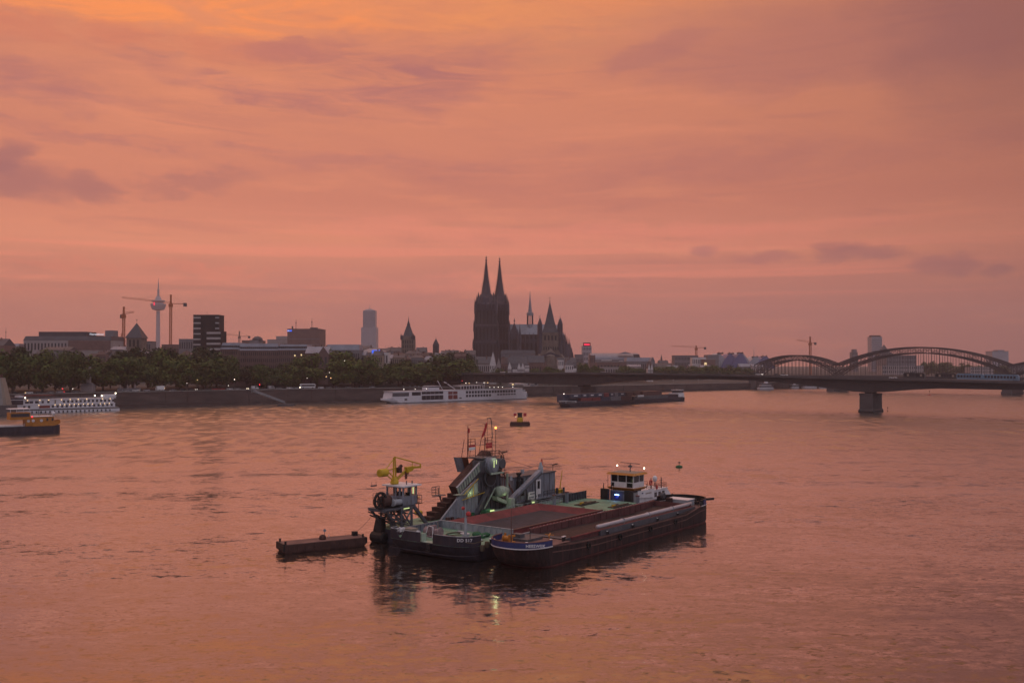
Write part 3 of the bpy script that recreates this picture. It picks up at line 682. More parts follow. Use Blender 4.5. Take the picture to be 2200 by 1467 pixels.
for u in (20.5, 28.5, 37, 44.5):
    b_ = MB().box(u, u + .7, .15, .45, 2.54, 2.62).tube((u + .15, .3, 2.6), (u + .15, .3, 3.1), .11, n=8).tube((u + .55, .3, 2.6), (u + .55, .3, 3.1), .11, n=8).build('bollard', M['black'], A)
    MB().lathe([(.15, 0), (.15, .07)], (u + .15, .3, 3.1), 8).build('bollard_cap', M['white'], b_)
# stern fittings
MB().box(52.2, 55.0, 2.2, 6.6, 3.2, 4.3).build('stern_hatch_house', M['grey_l'], A)
MB().box(52.15, 55.1, 2.1, 6.7, 4.3, 4.4).build('hatch_roof', M['white'], A)
MB().box(51.2, 52.0, 5.2, 6.3, 3.2, 4.6).build('locker', M['hull_rust'], A)
MB().lathe_y([(.55, 0), (.62, .1), (.62, .5), (.55, .6)], (54.5, 8.3, 4.5), 12).build('winch_drum', M['grey_d'], A)
MB().lathe([(.35, 0), (.4, .3), (.15, .7), (.12, 1.2), (.2, 1.3), (.05, 1.5)], (56.4, 7.6, 3.3), 8).build('capstan', M['black'], A)
MB().box(55.6, 56.7, 2.0, 2.8, 3.2, 3.7).tube((56, 2.4, 3.7), (56, 2.4, 4.1), .18).build('bollard', M['black'], A)
MB().beam((57.4, 1.9, 3.95), (60.0, .6, 3.95), .34, .42).build('stern_spar', M['black'], A)
MB().box(6, 51, 9.47, 9.8, 1.2, 1.9).build('fender_beam', M['rust'], A)

# ---- B: hopper barge
B = ship('hopper_barge', 'hopper barge with green decks and wide red hold, moored behind the blue-banded barge', 'barge', 27, 19)
plB = outline(-1.8, 55.6, 11.0, 27.0, 5.0, 1.2, n=14, pw=3.6, pw_far=9.0)
zB = lambda u: 3.0
mb = MB(); hull(mb, [ring(plB, -.8, 3.4, .05, v_mid=19), ring(plB, .22, 2.0, .02, v_mid=19)]); mb.build('boot_top', M['black'], B)
mb = MB(); hull(mb, [ring(plB, .2, 1.9, .018, v_mid=19), ring(plB, 1.6, .6, 0, v_mid=19), ring(plB, 2.35, .15, 0, v_mid=19)]); mb.build('hull', M['hull_dark'], B)
mb = MB(); wallring(mb, [(u - .05, v) for u, v in plB], .95, 1.05, .12, lambda p: p[0] < 2.5, 19); mb.build('hull_seam', M['hull_dark'], B)
mb = MB(); deck(mb, [(u, v) for u, v in plB if u < 9] + [(10.6, 11.05), (10.6, 26.95)], -5, 11, 2.42); mb.build('foredeck', M['deck_green'], B)
mb = MB(); deck(mb, [(u, v) for u, v in plB if u > 40] + [(38.4, 11.05), (38.4, 26.95)], 38, 70, 2.45); mb.build('aft_deck', M['deck_green'], B)
mb = MB().box(10.6, 38.4, 11.05, 12.3, 2.3, 2.42).box(10.6, 38.4, 26.5, 26.95, 2.3, 2.42); mb.build('side_deck', M['grey'], B)
# bow bulwark with two notches
def notch(v):                      # top of the bulwark along the flat bow
    if 23.4 < v < 25.3: return 3.9 - 1.5 * max(0, 1 - abs(v - 24.5) / .95)
    if 17.6 < v < 20.1: return 2.5
    return 3.9
mb = MB()
front = [(u, v) for u, v in plB if u < 3]
front = sorted(front, key=lambda p: p[1]); fine = []
for (a, b) in zip(front[:-1], front[1:]):
    m = max(1, int(abs(b[1] - a[1]) / .3))
    for k in range(m): fine.append((a[0] + (b[0] - a[0]) * k / m, a[1] + (b[1] - a[1]) * k / m))
fine.append(front[-1])
for a, b in zip(fine[:-1], fine[1:]):
    za, zb = notch(a[1]), notch(b[1])
    if abs(za - zb) > 1.2: zb = za if za < zb else za; 
    mb.loft([[(a[0], a[1], 2.3), (b[0], b[1], 2.3), (b[0] + .12, b[1], 2.3), (a[0] + .12, a[1], 2.3)],
             [(a[0], a[1], za), (b[0], b[1], zb), (b[0] + .12, b[1], zb), (a[0] + .12, a[1], za)]])
mb.build('bow_bulwark', M['hull_dark'], B)
mb = MB()
for a, b in zip(fine[:-1], fine[1:]):
    if notch(a[1]) > 3.8 and notch(b[1]) > 3.8: mb.beam((a[0] + .06, a[1], 3.93), (b[0] + .06, b[1], 3.93), .16, .07)
mb.build('bulwark_rail', M['grey_l'], B)
mb = MB().box(-1.65, -.6, 17.55, 17.75, 2.4, 3.75).box(-1.65, -.6, 19.95, 20.15, 2.4, 3.75); mb.box(-1.72, -.4, 17.75, 19.95, 2.40, 2.5); mb.build('fairlead', M['pale_green'], B)
mb = MB().tube((-2.0, 18.3, 2.2), (-2.0, 18.3, 1.2), .12).beam((-2.0, 17.8, 1.3), (-2.0, 18.9, 1.3), .2, .25).box(-2.1, -1.75, 18.0, 18.7, 1.6, 2.4); mb.build('anchor', M['black'], B)
lettering('DD 517', .66, M['white'], B, (-.86, 12.05, 3.42), (R(90), 0, R(-55)), extr=.015)
# transverse breakwater before the hold, far bulwark with stays
mb = MB().box(10.5, 10.65, 11.6, 26.9, 2.4, 3.55); mb.box(10.42, 10.72, 11.6, 26.9, 3.55, 3.62); bwk = mb.build('breakwater', M['grey_l'], B)
for i in range(12): MB().box(10.35, 10.5, 12.3 + i * 1.25, 12.45 + i * 1.25, 2.42, 3.5).build('stiffener', M['grey_l'], bwk)
mb = MB().box(1.2, 10.5, 26.78, 26.9, 2.35, 3.5).box(1.2, 10.5, 26.7, 26.96, 3.5, 3.58); fb = mb.build('side_bulwark', M['grey'], B)
for i in range(10): MB().box(1.6 + i * .95, 1.7 + i * .95, 26.55, 26.78, 2.42, 3.5).build('stiffener', M['grey'], fb)
mb = MB().box(46.8, 55.4, 26.7, 26.85, 2.4, 3.9); mb.box(46.8, 55.4, 26.62, 26.92, 3.9, 3.97); fb = mb.build('side_bulwark', M['grey_d'], B)
for i in range(9): MB().box(47.2 + i * .95, 47.32 + i * .95, 26.4, 26.7, 2.42, 3.9).build('stiffener', M['grey_d'], fb)
mb = MB().rail([(38.6, 26.6, 2.45), (46.6, 26.6, 2.45)], .95, .8, .05); mb.tube((38.6, 26.6, 3.4), (38.2, 26.6, 2.7), .05); mb.build('railing', M['grey_l'], B)
# hold: sloped red hopper walls
mb = MB()
rim = [(11, 12.4), (38, 12.4), (38, 26.6), (11, 26.6)]; bot = [(16.0, 15.6), (33.6, 15.6), (33.6, 20.4), (16.0, 20.4)]
for i in range(4):
    j = (i + 1) % 4
    mb.add([(rim[i][0], rim[i][1], 3.3), (rim[j][0], rim[j][1], 3.3), (bot[j][0], bot[j][1], .3), (bot[i][0], bot[i][1], .3)], [(0, 1, 2, 3)])
mb.build('hold_slope', M['hold_red'], B)
MB().box(15.9, 33.7, 15.5, 20.5, .22, .32).build('hold_floor', M['hold_mud'], B)
mb = MB().box(10.8, 38.3, 12.15, 12.4, 2.42, 3.3).box(10.8, 38.3, 26.6, 26.75, 2.42, 3.3).box(38, 38.25, 12.4, 26.6, 2.45, 3.3); mb.build('coaming', M['hold_red'], B)
mb = MB().box(10.8, 38.3, 12.05, 12.45, 3.3, 3.42); mb.build('coaming_rail', M['rub_rust'], B)
mb = MB().box(11, 55, 11.02, 11.3, 2.4, 2.75); mb.build('bumper_rail', M['grey_l'], B)
mb = MB().box(36.5, 38.3, 11.4, 12.3, 2.45, 3.1); mb.build('locker', M['grey_l'], B)
MB().box(44, 55.2, 11.05, 11.25, 2.45, 3.3).build('side_bulwark', M['grey_d'], B)
# foredeck gear
w = MB().box(2.2, 4.6, 20.2, 24.0, 2.42, 2.6); w.lathe_y([(.75, 0), (.8, .12), (.5, .14), (.5, 1.3), (.8, 1.32), (.8, 1.5)], (3.3, 20.5, 3.2), 14); w.lathe_y([(.7, 0), (.7, 1.2)], (3.5, 22.6, 3.1), 14)
w.box(2.5, 4.2, 22.1, 22.5, 2.5, 4.1); win = w.build('mooring_winch', mat('winch_paint', rgb(.24, .17, .18), .6, 0, .4, 2, rgb(.08, .04, .04), .6), B)
MB().tube((1.9, 21.0, 2.4), (2.3, 21.2, 4.1), .07).tube((2.3, 21.2, 4.1), (2.4, 22.3, 4.2), .07).tube((2.4, 22.3, 4.2), (1.9, 22.6, 2.4), .07).build('winch_frame', M['white'], win)
MB().lathe_y([(.35, 0), (.35, .7)], (2.3, 24.1, 2.9), 10).build('rope_drum', M['white'], win)
ms = MB().tube((6.0, 17.6, 2.4), (6.0, 17.6, 5.4), .28, .2, n=8).tube((6.0, 17.6, 5.4), (6.0, 17.6, 7.6), .12, .05, n=6); ms.box(5.6, 6.4, 17.2, 18.0, 2.42, 2.8); fm = ms.build('foremast', M['grey_l'], B)
MB().ball((6.0, 17.0, 6.1), .42, 10).ball((6.0, 18.1, 6.9), .3, 8).build('signal_ball', M['red'], fm)
MB().box(4.3, 5.1, 13.5, 14.9, 2.43, 2.7).build('hatch_cover', M['white'], B)
MB().box(7.0, 7.8, 18.2, 19.6, 2.43, 2.7).build('hatch_cover', M['white'], B)
MB().box(8.3, 8.9, 20.2, 21.4, 2.43, 2.66).build('hatch_cover', M['grey_l'], B)
nb = MB(); random.seed(4)
for i in range(9): nb.ball((7.4 + random.uniform(-.9, .9), 16.0 + random.uniform(-1.2, 1.2), 2.55 + random.uniform(0, .35)), random.uniform(.4, .75), 7, .6)
nb.build('netting_heap', M['netgreen'], B, kind='stuff')
rb_ = MB()
for i in range(5):
    a0 = random.uniform(0, 6); rb_.path([(6.4 + (1.3 + .1 * i) * math.cos(a0 + k * .5), 20.4 + (1.3 - .1 * i) * math.sin(a0 + k * .5), 2.47 + .03 * i) for k in range(11)], .05, 4)
rb_.build('coiled_rope', M['rope'], B)
for u, v in ((-.4, 12.6), (.3, 13.4), (.0, 16.6), (.4, 21.6), (.6, 25.6)):
    MB().box(u - .3, u + .3, v - .5, v + .5, 2.42, 2.5).tube((u, v - .28, 2.5), (u, v - .28, 3.1), .14, n=8).tube((u, v + .28, 2.5), (u, v + .28, 3.1), .14, n=8).build('bollard', M['rub_rust'], B)
MB().box(.9, 2.5, 24.6, 26.4, 2.42, 3.6).build('deck_locker', M['plaster_y'], B)
cn = MB(); random.seed(8)
for i in range(26): cn.tube((-.9 + random.random() * 1.3, 25.2 + random.random() * 1.2, 3.2 + random.random() * .8), (-.9 + random.random() * 1.3, 25.2 + random.random() * 1.2, 3.2 + random.random() * .8), .07, n=4)
cn.build('chain_heap', M['white'], B, kind='stuff')
MB().beam((4.6, 12.9, 3.3), (8.8, 15.6, 2.6), .08, .08).build('deck_boom', M['grey_l'], B)
for q in ((1.6, 10.6, 1.2), (2.6, 10.5, 1.6)): MB().lathe([(.0, -.5), (.32, -.45), (.4, 0), (.32, .45), (.0, .5)], (q[0], q[1], q[2] + .9), 8).build('fender', M['rope'], B)
# aft deck
for (u, v, du, dv) in ((45.2, 21.0, 6.0, 2.0), (46.2, 14.4, 6.4, 1.6)):
    h = MB().box(u, u + du, v, v + dv, 2.46, 2.60); h = h.build('deck_hatch', M['black'], B)
    MB().beam((u + .4, v + .4, 2.75), (u + du - .6, v + .5, 2.75), .25, .2).beam((u + 1, v + 1.2, 2.8), (u + 3, v + 1.1, 2.8), .3, .3).build('hatch_tool', M['rope'], h)
    MB().box(u + .8, u + 1.6, v + .7, v + 1.2, 2.6, 2.95).build('tool_box', M['yellow'], h)
for (u, v) in ((41.6, 25.2), (47.0, 25.9), (50.5, 11.9)):
    p = MB().box(u - .25, u + .25, v - .25, v + .25, 2.45, 4.5).build('spud_post', M['grey'], B)
    MB().box(u - .3, u + .3, v - .3, v + .3, 4.5, 4.65).build('post_cap', M['boot_red'], p)

# ---- C: bucket dredger
C_ = ship('bucket_dredger', 'grey bucket chain dredger with tall pale green tower, behind the hopper barge', 'dredger', 28, 32.5)
plC = outline(4.6, 57, 28.2, 37.4, 1.6, 2.0, pw=3)
mb = MB(); hull(mb, [ring(plC, -.8), ring(plC, 2.2)]); mb.build('hull', M['hull_dark'], C_)
MB().prism(plC, 2.2, 2.26).build('deck', M['deck_green'], C_)
MB().rail([(30, 28.5, 2.26), (57, 28.5, 2.26)], 1.0, 1.5, .045).build('railing', M['grey_l'], C_)
# bow pontoon head with fender drum
MB().loft([[(3.5, 33.9, .3), (4.9, 33.9, .3), (4.9, 36.2, .3), (3.5, 36.2, .3)], [(4.0, 34.3, 4.2), (4.9, 34.3, 4.2), (4.9, 35.6, 4.2), (4.0, 35.6, 4.2)]]).build('bow_frame', M['black'], C_)
MB().lathe_y([(.6, 0), (.95, .2), (.95, 2.8), (.6, 3.0)], (3.9, 33.3, .85), 12).build('bow_fender', M['black'], C_)
# gantry with lattice legs
gx0, gx1, gy0, gy1 = 2.2, 9.0, 30.2, 36.2
g = MB()
g.beam((2.4, 35.4, 5.7), (5.0, 34.6, 2.3), .36, .36); g.beam((2.4, 31.6, 5.7), (5.0, 31.6, 2.3), .36, .36)
g.beam((8.4, 30.8, 5.6), (11.2, 30.4, 2.3), .5, .5); g.beam((8.4, 35.4, 5.6), (11.2, 35.8, 2.3), .5, .5)
for y in (30.8, 33.2, 35.6):
    g.beam((5.2, y, 2.3), (5.2, y, 5.8), .32, .32); g.beam((7.6, y, 2.3), (7.6, y, 5.8), .4, .4)
    g.beam((2.6, y, 4.6), (7.6, y, 2.5), .2, .2); g.beam((5.2, y, 5.6), (7.6, y, 2.6), .2, .2); g.beam((5.2, y, 2.5), (7.6, y, 5.5), .2, .2)
    g.beam((2.2, y, 5.2), (5.2, y, 4.0), .18, .18); g.beam((9.6, y, 4.1), (7.6, y, 4.9), .16, .16)
for z in (3.4, 4.6): g.beam((5.2, 30.8, z), (5.2, 35.6, z), .16, .16); g.beam((7.6, 30.8, z), (7.6, 35.6, z), .16, .16)
gan = g.build('ladder_gantry', M['grey_d'], C_)
MB().box(2.2, 8.9, 31.0, 35.7, 5.62, 5.86).box(2.0, 3.0, 31.4, 35.4, 5.4, 5.62).build('gantry_platform', M['grey_d'], C_)
d = MB().lathe_y([(1.3, 0), (1.42, .06), (1.42, .2), (1.15, .22), (1.15, .34), (.45, .36), (.45, .6)], (2.0, 32.2, 7.3), 20); d.lathe_y([(.95, 0), (.95, 1.9), (.6, 2.0)], (3.3, 32.7, 7.1), 14, axis='y')
wh = MB()
for i in range(20):
    a, b = 2 * math.pi * i / 20, 2 * math.pi * (i + 1) / 20
    wh.beam((2.0 + 1.3 * math.cos(a), 32.6, 7.3 + 1.3 * math.sin(a)), (2.0 + 1.3 * math.cos(b), 32.6, 7.3 + 1.3 * math.sin(b)), .34, .34, up=(0, 1, 0))
for i in range(6):
    a = 2 * math.pi * i / 6; wh.beam((2.0, 32.6, 7.3), (2.0 + 1.25 * math.cos(a), 32.6, 7.3 + 1.25 * math.sin(a)), .22, .2, up=(0, 1, 0))
wheel = wh.build('hoist_wheel', M['black'], C_)
MB().lathe_y([(.95, 0), (1.0, .2), (.9, .3), (.9, 1.6), (1.0, 1.7), (.95, 1.9)], (2.5, 33.0, 7.0), 14, axis='x').build('hoist_drum', M['rust'], C_)
MB().lathe_y([(.3, 0), (.62, .08), (.62, .3), (.5, .35), (.5, 2.3), (.3, 2.4)], (4.2, 32.0, 6.75), 14, axis='x').build('motor', M['grey_l'], C_)
MB().box(4.2, 6.9, 32.6, 34.8, 6.0, 6.7).build('motor_bed', M['grey_d'], C_)
# control cabin on the gantry
cab = MB().box(6.2, 9.6, 31.4, 35.4, 6.2, 7.6).box(6.4, 9.4, 31.6, 35.2, 5.95, 6.2)
for (x, y) in ((6.2, 31.4), (9.35, 31.4), (6.2, 35.15), (9.35, 35.15), (7.9, 31.4), (6.2, 33.1), (9.35, 33.2), (7.9, 35.15), (6.2, 32.2)): cab.box(x, x + .25, y, y + .25, 7.6, 9.0)
cab.box(6.2, 9.6, 31.4, 35.4, 9.0, 9.2); cabin = cab.build('control_cabin', M['grey'], C_)
MB().box(5.7, 10.2, 30.9, 35.9, 9.2, 9.42).build('cabin_roof', M['white'], C_)
gl = bpy.data.materials.new('clear_glass'); gl.use_nodes = True
bs = gl.node_tree.nodes['Principled BSDF']; bs.inputs['Roughness'].default_value = .02; bs.inputs['Transmission Weight'].default_value = 1.0; bs.inputs['IOR'].default_value = 1.05; bs.inputs['Base Color'].default_value = rgb(.75, .75, .78)
for (x0, x1, y0, y1) in ((6.45, 7.9, 31.5, 31.54), (8.15, 9.35, 31.5, 31.54), (6.3, 6.34, 32.45, 33.1), (6.3, 6.34, 33.35, 35.15)):
    MB().box(x0, x1, y0, y1, 7.62, 8.98).build('window', gl, cabin)
MB().box(6.13, 6.2, 32.0, 32.7, 6.6, 7.3).build('cabin_hatch', M['black'], cabin)
MB().box(7.0, 7.6, 33.0, 33.6, 7.6, 8.25).box(8.2, 8.8, 32.3, 32.8, 7.6, 8.0).build('console', M['black'], cabin)
MB().box(9.0, 9.12, 31.7, 31.9, 7.8, 8.9).build('cabin_lamp', M['l_green'], cabin)
MB().slab_y([(5.6, 5.95), (9.6, 5.95), (8.6, 5.0), (6.8, 5.0)], 31.6, 35.2).build('cabin_bracket', M['grey_d'], C_)
MB().rail([(9.7, 31.5, 6.1), (10.9, 31.5, 6.1), (10.9, 34.5, 6.1), (9.7, 34.5, 6.1)], 1.3, 1.0, .045).box(9.6, 11.0, 31.4, 34.6, 6.0, 6.1).build('cabin_balcony', M['rust'], C_)
MB().rail([(3.6, 35.9, 6.1), (3.6, 33.6, 6.1), (4.9, 33.6, 6.1)], 2.0, .9, .04, 2).build('railing', M['rust'], C_)
MB().box(5.9, 7.2, 30.9, 31.2, 5.62, 5.74).build('work_lamp', M['l_green'], C_)
MB().box(3.0, 4.1, 35.5, 35.9, 9.3, 9.5).tube((3.0, 35.6, 9.4), (3.0, 35.6, 10.1), .04).tube((4.0, 35.6, 9.4), (4.0, 35.6, 10.1), .04).tube((9.0, 32, 9.5), (9.0, 32, 10.0), .12).tube((7.6, 32, 9.5), (7.6, 32, 10.1), .1).build('roof_fitting', M['grey_d'], C_)
# yellow jib crane on the cabin roof
cx, cyy = 7.0, 34.2
k = MB(); k.tube((cx - .25, cyy, 9.5), (cx - .25, cyy, 14.0), .17, .13).tube((cx + .35, cyy, 9.5), (cx + .1, cyy, 14.0), .17, .13); k.lathe([(.7, 0), (.75, .3), (.5, .9), (.4, 1.2)], (cx, cyy, 9.5), 10)
k.tube((cx, cyy, 14.05), (cx + 5.0, cyy - 1.2, 12.55), .10); k.beam((cx + 2.1, cyy - .5, 12.0), (cx + 5.2, cyy - 1.25, 12.0), .3, .35); k.tube((cx + 5.15, cyy - 1.2, 12.55), (cx + 5.15, cyy - 1.2, 11.8), .14)
k.tube((cx + 3.4, cyy - .9, 13.0), (cx + 3.4, cyy - .9, 12.1), .07); k.tube((cx + .3, cyy, 10.2), (cx + 2.6, cyy - .6, 12.0), .15); k.tube((cx + .6, cyy, 10.0), (cx + 3.2, cyy - .8, 12.1), .11)
k.tube((cx, cyy, 12.1), (cx - 2.4, cyy, 11.85), .10).tube((cx, cyy, 13.9), (cx - 2.3, cyy, 12.0), .07).tube((cx - .2, cyy, 10.0), (cx - 2.5, cyy, 11.5), .10).tube((cx - .2, cyy, 10.6), (cx - 1.6, cyy, 11.7), .10)
jc = k.build('jib_crane', M['yellow'], C_)
MB().slab_y([(cx + 2.0, 12.2), (cx + 4.2, 12.2), (cx + 3.4, 11.5), (cx + 2.2, 11.2)], cyy - 1.0, cyy - .3).build('jib_gusset', M['yellow'], jc)
MB().lathe_y([(.5, 0), (.68, .1), (.68, 1.7), (.5, 1.9)], (cx - 3.7, cyy, 11.6), 12, axis='x').build('counterweight', M['yellow'], jc)
MB().box(cx + .5, cx + 1.3, cyy - .5, cyy + .2, 11.3, 12.2).beam((cx + 1.1, cyy, 12.0), (cx + 1.7, cyy, 12.5), .4, .4).build('crane_winch', M['rust'], jc)
MB().box(cx + 2.0, cx + 2.9, cyy - .6, cyy - .2, 10.9, 11.4).box(cx + 2.2, cx + 2.6, cyy - .5, cyy - .3, 10.1, 10.9).build('hook_block', M['orange_rust'], jc)
# main tower
tw_ = MB()
tw_.slab_y([(24.6, 2.3), (33.0, 2.3), (32.2, 9.6), (31.2, 12.2), (27.0, 12.4), (25.4, 10.0)], 31.0, 32.3)
tower = tw_.build('tower_casing', M['grey_d'], C_)
for i in range(8):
    u = 25.3 + i * .95; MB().box(u, u + .1, 30.9, 31.0, 2.6, 8.8).build('tower_rib', M['grey_d'], tower)
MB().slab_y([(14.6, 2.5), (19.0, 5.6), (19.5, 6.2), (25.0, 8.9), (25.0, 2.3), (14.6, 2.3)], 30.6, 31.0).build('side_plate', M['grey'], C_)
sp = MB()
for u, z in ((17, 4.0), (19.2, 6.0), (21.2, 6.8), (23.2, 7.6), (24.6, 8.4)): sp.box(u, u + .09, 30.52, 30.6, 2.4, z)
sp.beam((14.6, 30.5, 2.6), (19.0, 30.5, 5.95), .1, .18); sp.build('plate_seam', M['grey_l'], C_)
MB().beam((24.0, 30.3, 2.5), (27.4, 30.3, 6.6), .5, .6, up=(0, 1, 0)).build('tower_strut', M['grey_d'], C_)
MB().beam((26.4, 30.2, 3.4), (29.6, 30.2, 6.8), .16, .2, up=(0, 1, 0)).build('tower_strut', M['pale_green'], C_)
# bucket ladder: inclined casing with open side gallery
MB().beam((22.0, 33.6, 6.9), (31.4, 33.6, 12.7), 2.2, 1.7).build('ladder_casing', M['rust'], C_)
lg = MB().slab_y([(18.6, 7.9), (24.9, 11.8), (25.0, 10.3), (19.2, 6.8)], 30.1, 30.3).box(19.0, 25.0, 30.3, 31.4, 6.5, 6.6); lg_o = lg.build('ladder_gallery', M['pale_green'], C_)
for i in range(10):
    f = (i + .5) / 10; u = 18.7 + 6.2 * f; z = 7.9 + 3.9 * f
    MB().beam((u, 30.03, z - .05), (u + .42, 30.03, z - 1.25), .07, .10, up=(0, 1, 0)).build('gallery_rib', M['grey'], lg_o)
MB().beam((18.5, 30.15, 7.95), (24.9, 30.15, 11.9), .35, .12).build('gallery_edge', M['grey_l'], lg_o)
yl = MB().beam((20.6, 30.3, 6.4), (24.8, 30.3, 9.0), .09, .10).beam((20.2, 30.3, 5.6), (26.6, 30.3, 6.3), .09, .10).beam((21.6, 30.3, 5.8), (21.6, 30.3, 6.9), .08, .08).beam((23.4, 30.3, 6.0), (23.4, 30.3, 8.0), .08, .08); yl.build('walkway_rail', M['yellow'], C_)
MB().slab_y([(21.4, 5.8), (24.8, 6.2), (24.8, 8.4), (23.6, 7.9)], 30.45, 30.55).build('lit_panel', M['pale_green'], C_)
# buckets climbing the ladder
bk = None; buckets = 8
for i in range(buckets):
    u = 12.9 + 1.4 * i; z = .8 + .66 * i
    if bk is None:
        bk = MB().slab_y([(-.7, -.9), (1.0, -.9), (1.0, .15), (.3, .8), (-.85, .8)], -1.1, 1.1)
        bk0 = bk.build('bucket', M['rust'], C_); bk0.location = Vector((u, 34.2, z)) ; bk_mesh = bk0.data
        for v_ in bk_mesh.vertices: v_.co = v_.co + OFF[C_.name]
        bk0.location = Vector((u, 34.2, z)) - OFF[C_.name]; bk = bk0
    else:
        c_ = bk.copy(); COL.objects.link(c_); c_.location = Vector((u, 34.2, z)) - OFF[C_.name]
MB().beam((12.0, 34.2, -.4), (24.5, 34.2, 5.6), 1.5, 1.0).build('ladder_beam', M['rust'], C_)
MB().box(19.4, 21.4, 35.2, 36.8, 5.9, 6.02).rail([(19.4, 35.2, 6.0), (19.4, 36.8, 6.0), (21.4, 36.8, 6.0)], 1.5, .8, .05, 2).beam((20.4, 35.8, 5.9), (21.0, 35.8, 4.4), .2, .2).build('lookout_platform', M['grey_d'], C_)
bx = MB(); bx.slab_y([(25.9, 12.4), (27.9, 12.3), (28.6, 9.8), (26.9, 9.6)], 35.4, 36.8); bx.build('chute_box', M['orange_rust'], C_)
MB().slab_y([(25.5, 12.45), (25.9, 12.4), (27.0, 9.6), (26.6, 9.6)], 35.2, 36.9).build('chute_flange', M['grey'], C_)
# drum housing at the top of the tower
MB().lathe_y([(1.0, 0), (1.55, .25), (1.6, .5), (1.6, 2.6), (1.3, 2.9)], (28.3, 29.2, 11.0), 20).build('drum_housing', M['grey'], C_, smooth=False)
MB().lathe_y([(.95, 0), (1.0, .1), (1.0, 1.2), (.7, 1.4)], (31.4, 29.8, 11.2), 16).build('drive_motor', M['grey_d'], C_)
MB().box(27.0, 30.8, 29.0, 29.2, 9.55, 9.85).build('drum_sill', M['pale_green'], C_)
MB().lathe_y([(1.75, 0), (1.75, .3), (1.55, .32), (1.55, .5)], (28.5, 30.3, 8.9), 20).build('discharge_ring', M['grey_d'], C_)
MB().lathe_y([(1.45, 0), (1.45, .1)], (28.5, 30.2, 8.9), 20).build('discharge_mouth', M['black'], C_)
MB().box(25.4, 27.0, 30.4, 32.2, 9.9, 12.1).box(26.2, 31.6, 30.8, 34.4, 12.35, 12.55).build('tower_head', M['grey_d'], C_)
MB().box(27.9, 27.98, 29.1, 29.2, 10.8, 12.1).box(28.6, 28.68, 29.1, 29.2, 11.4, 12.2).build('drum_lamp', M['l_green'], C_)
MB().rail([(27.0, 31.0, 12.6), (31.8, 31.0, 12.6), (33.2, 31.0, 11.6), (33.6, 31.0, 9.4)], 1.0, 1.1, .06).beam((31.2, 30.6, 9.3), (33.8, 30.6, 9.3), .8, .12).beam((31.9, 30.6, 9.3), (31.9, 30.6, 12.6), .3, .3).build('tower_platform', M['rust'], C_)
lad = MB().beam((32.2, 30.4, 9.3), (36.0, 30.4, 4.4), .08, .12).beam((33.0, 30.9, 9.3), (36.8, 30.9, 4.4), .08, .12); lad.beam((32.0, 30.4, 9.2), (32.0, 30.4, 4.6), .1, .1).beam((32.7, 30.4, 9.2), (32.9, 30.4, 4.6), .1, .1); lad_o = lad.build('stair', M['orange_rust'], C_)
for i in range(15):
    f = (i + .5) / 15; MB().beam((32.2 + 3.8 * f, 30.4, 9.3 - 4.9 * f), (33.0 + 3.8 * f, 30.9, 9.3 - 4.9 * f), .12, .06).build('tread', M['orange_rust'], lad_o)
MB().box(32.3, 32.6, 29.4, 29.7, 2.3, 9.3).build('corner_post', M['pale_green'], C_)
MB().box(32.6, 36.6, 30.5, 34.0, 2.3, 4.6).build('engine_house', M['grey_d'], C_)
# elbow pipe, hopper floor, conveyor
MB().lathe_y([(.95, 0), (1.0, .2), (1.0, 1.6), (.9, 1.9), (.55, 3.0)], (29.8, 29.8, 6.1), 16, axis='x').build('discharge_pipe', M['pale_green'], C_, smooth=True)
MB().slab_y([(29.0, 5.4), (33.0, 3.9), (33.0, 3.3), (29.4, 4.6)], 29.4, 30.6).build('chute', M['pale_green'], C_)
MB().box(25.4, 33.8, 28.3, 30.4, 2.27, 2.75).build('chute_floor', M['pale_green'], C_)
MB().box(32.4, 33.6, 28.6, 29.8, 2.7, 4.6).build('chute_leg', M['pale_green'], C_)
MB().box(34.6, 36.2, 28.6, 30, 2.3, 3.2).build('transformer', M['pale_green'], C_)
cv = MB().beam((32.8, 29.6, 3.8), (43.0, 29.6, 8.7), 1.0, .75); cvo = cv.build('conveyor', M['grey'], C_)
MB().beam((32.8, 29.0, 3.55), (43.0, 29.0, 8.45), .08, .3).build('conveyor_edge', M['grey_d'], cvo)
MB().beam((38.5, 29.6, 6.4), (38.9, 29.6, 2.4), .2, .2).build('conveyor_leg', M['grey_d'], cvo); MB().beam((41.5, 29.6, 7.8), (41.6, 29.6, 2.4), .2, .2).build('conveyor_leg', M['grey_d'], cvo)
MB().lathe([(.35, 0), (.55, .2), (.5, 1.2), (.28, 1.9), (.2, 2.3)], (43.6, 29.8, 8.2), 10).build('dust_hopper', M['grey_l'], C_)
# green lit machines at deck level
MB().box(24.6, 26.8, 28.4, 29.6, 2.3, 3.3).lathe_y([(.5, 0), (.5, 1.6)], (24.9, 29, 3.0), 10, axis='x').build('deck_pump', M['netgreen'], C_)
MB().box(25.8, 26.9, 28.25, 28.4, 3.05, 3.3).build('deck_lamp', M['l_green'], C_)
MB().box(38.6, 40.4, 28.5, 30.0, 2.3, 3.6).build('pump_house', M['grey_d'], C_)
MB().box(38.9, 39.6, 28.38, 28.5, 3.1, 3.3).build('deck_lamp', M['l_green'], C_)
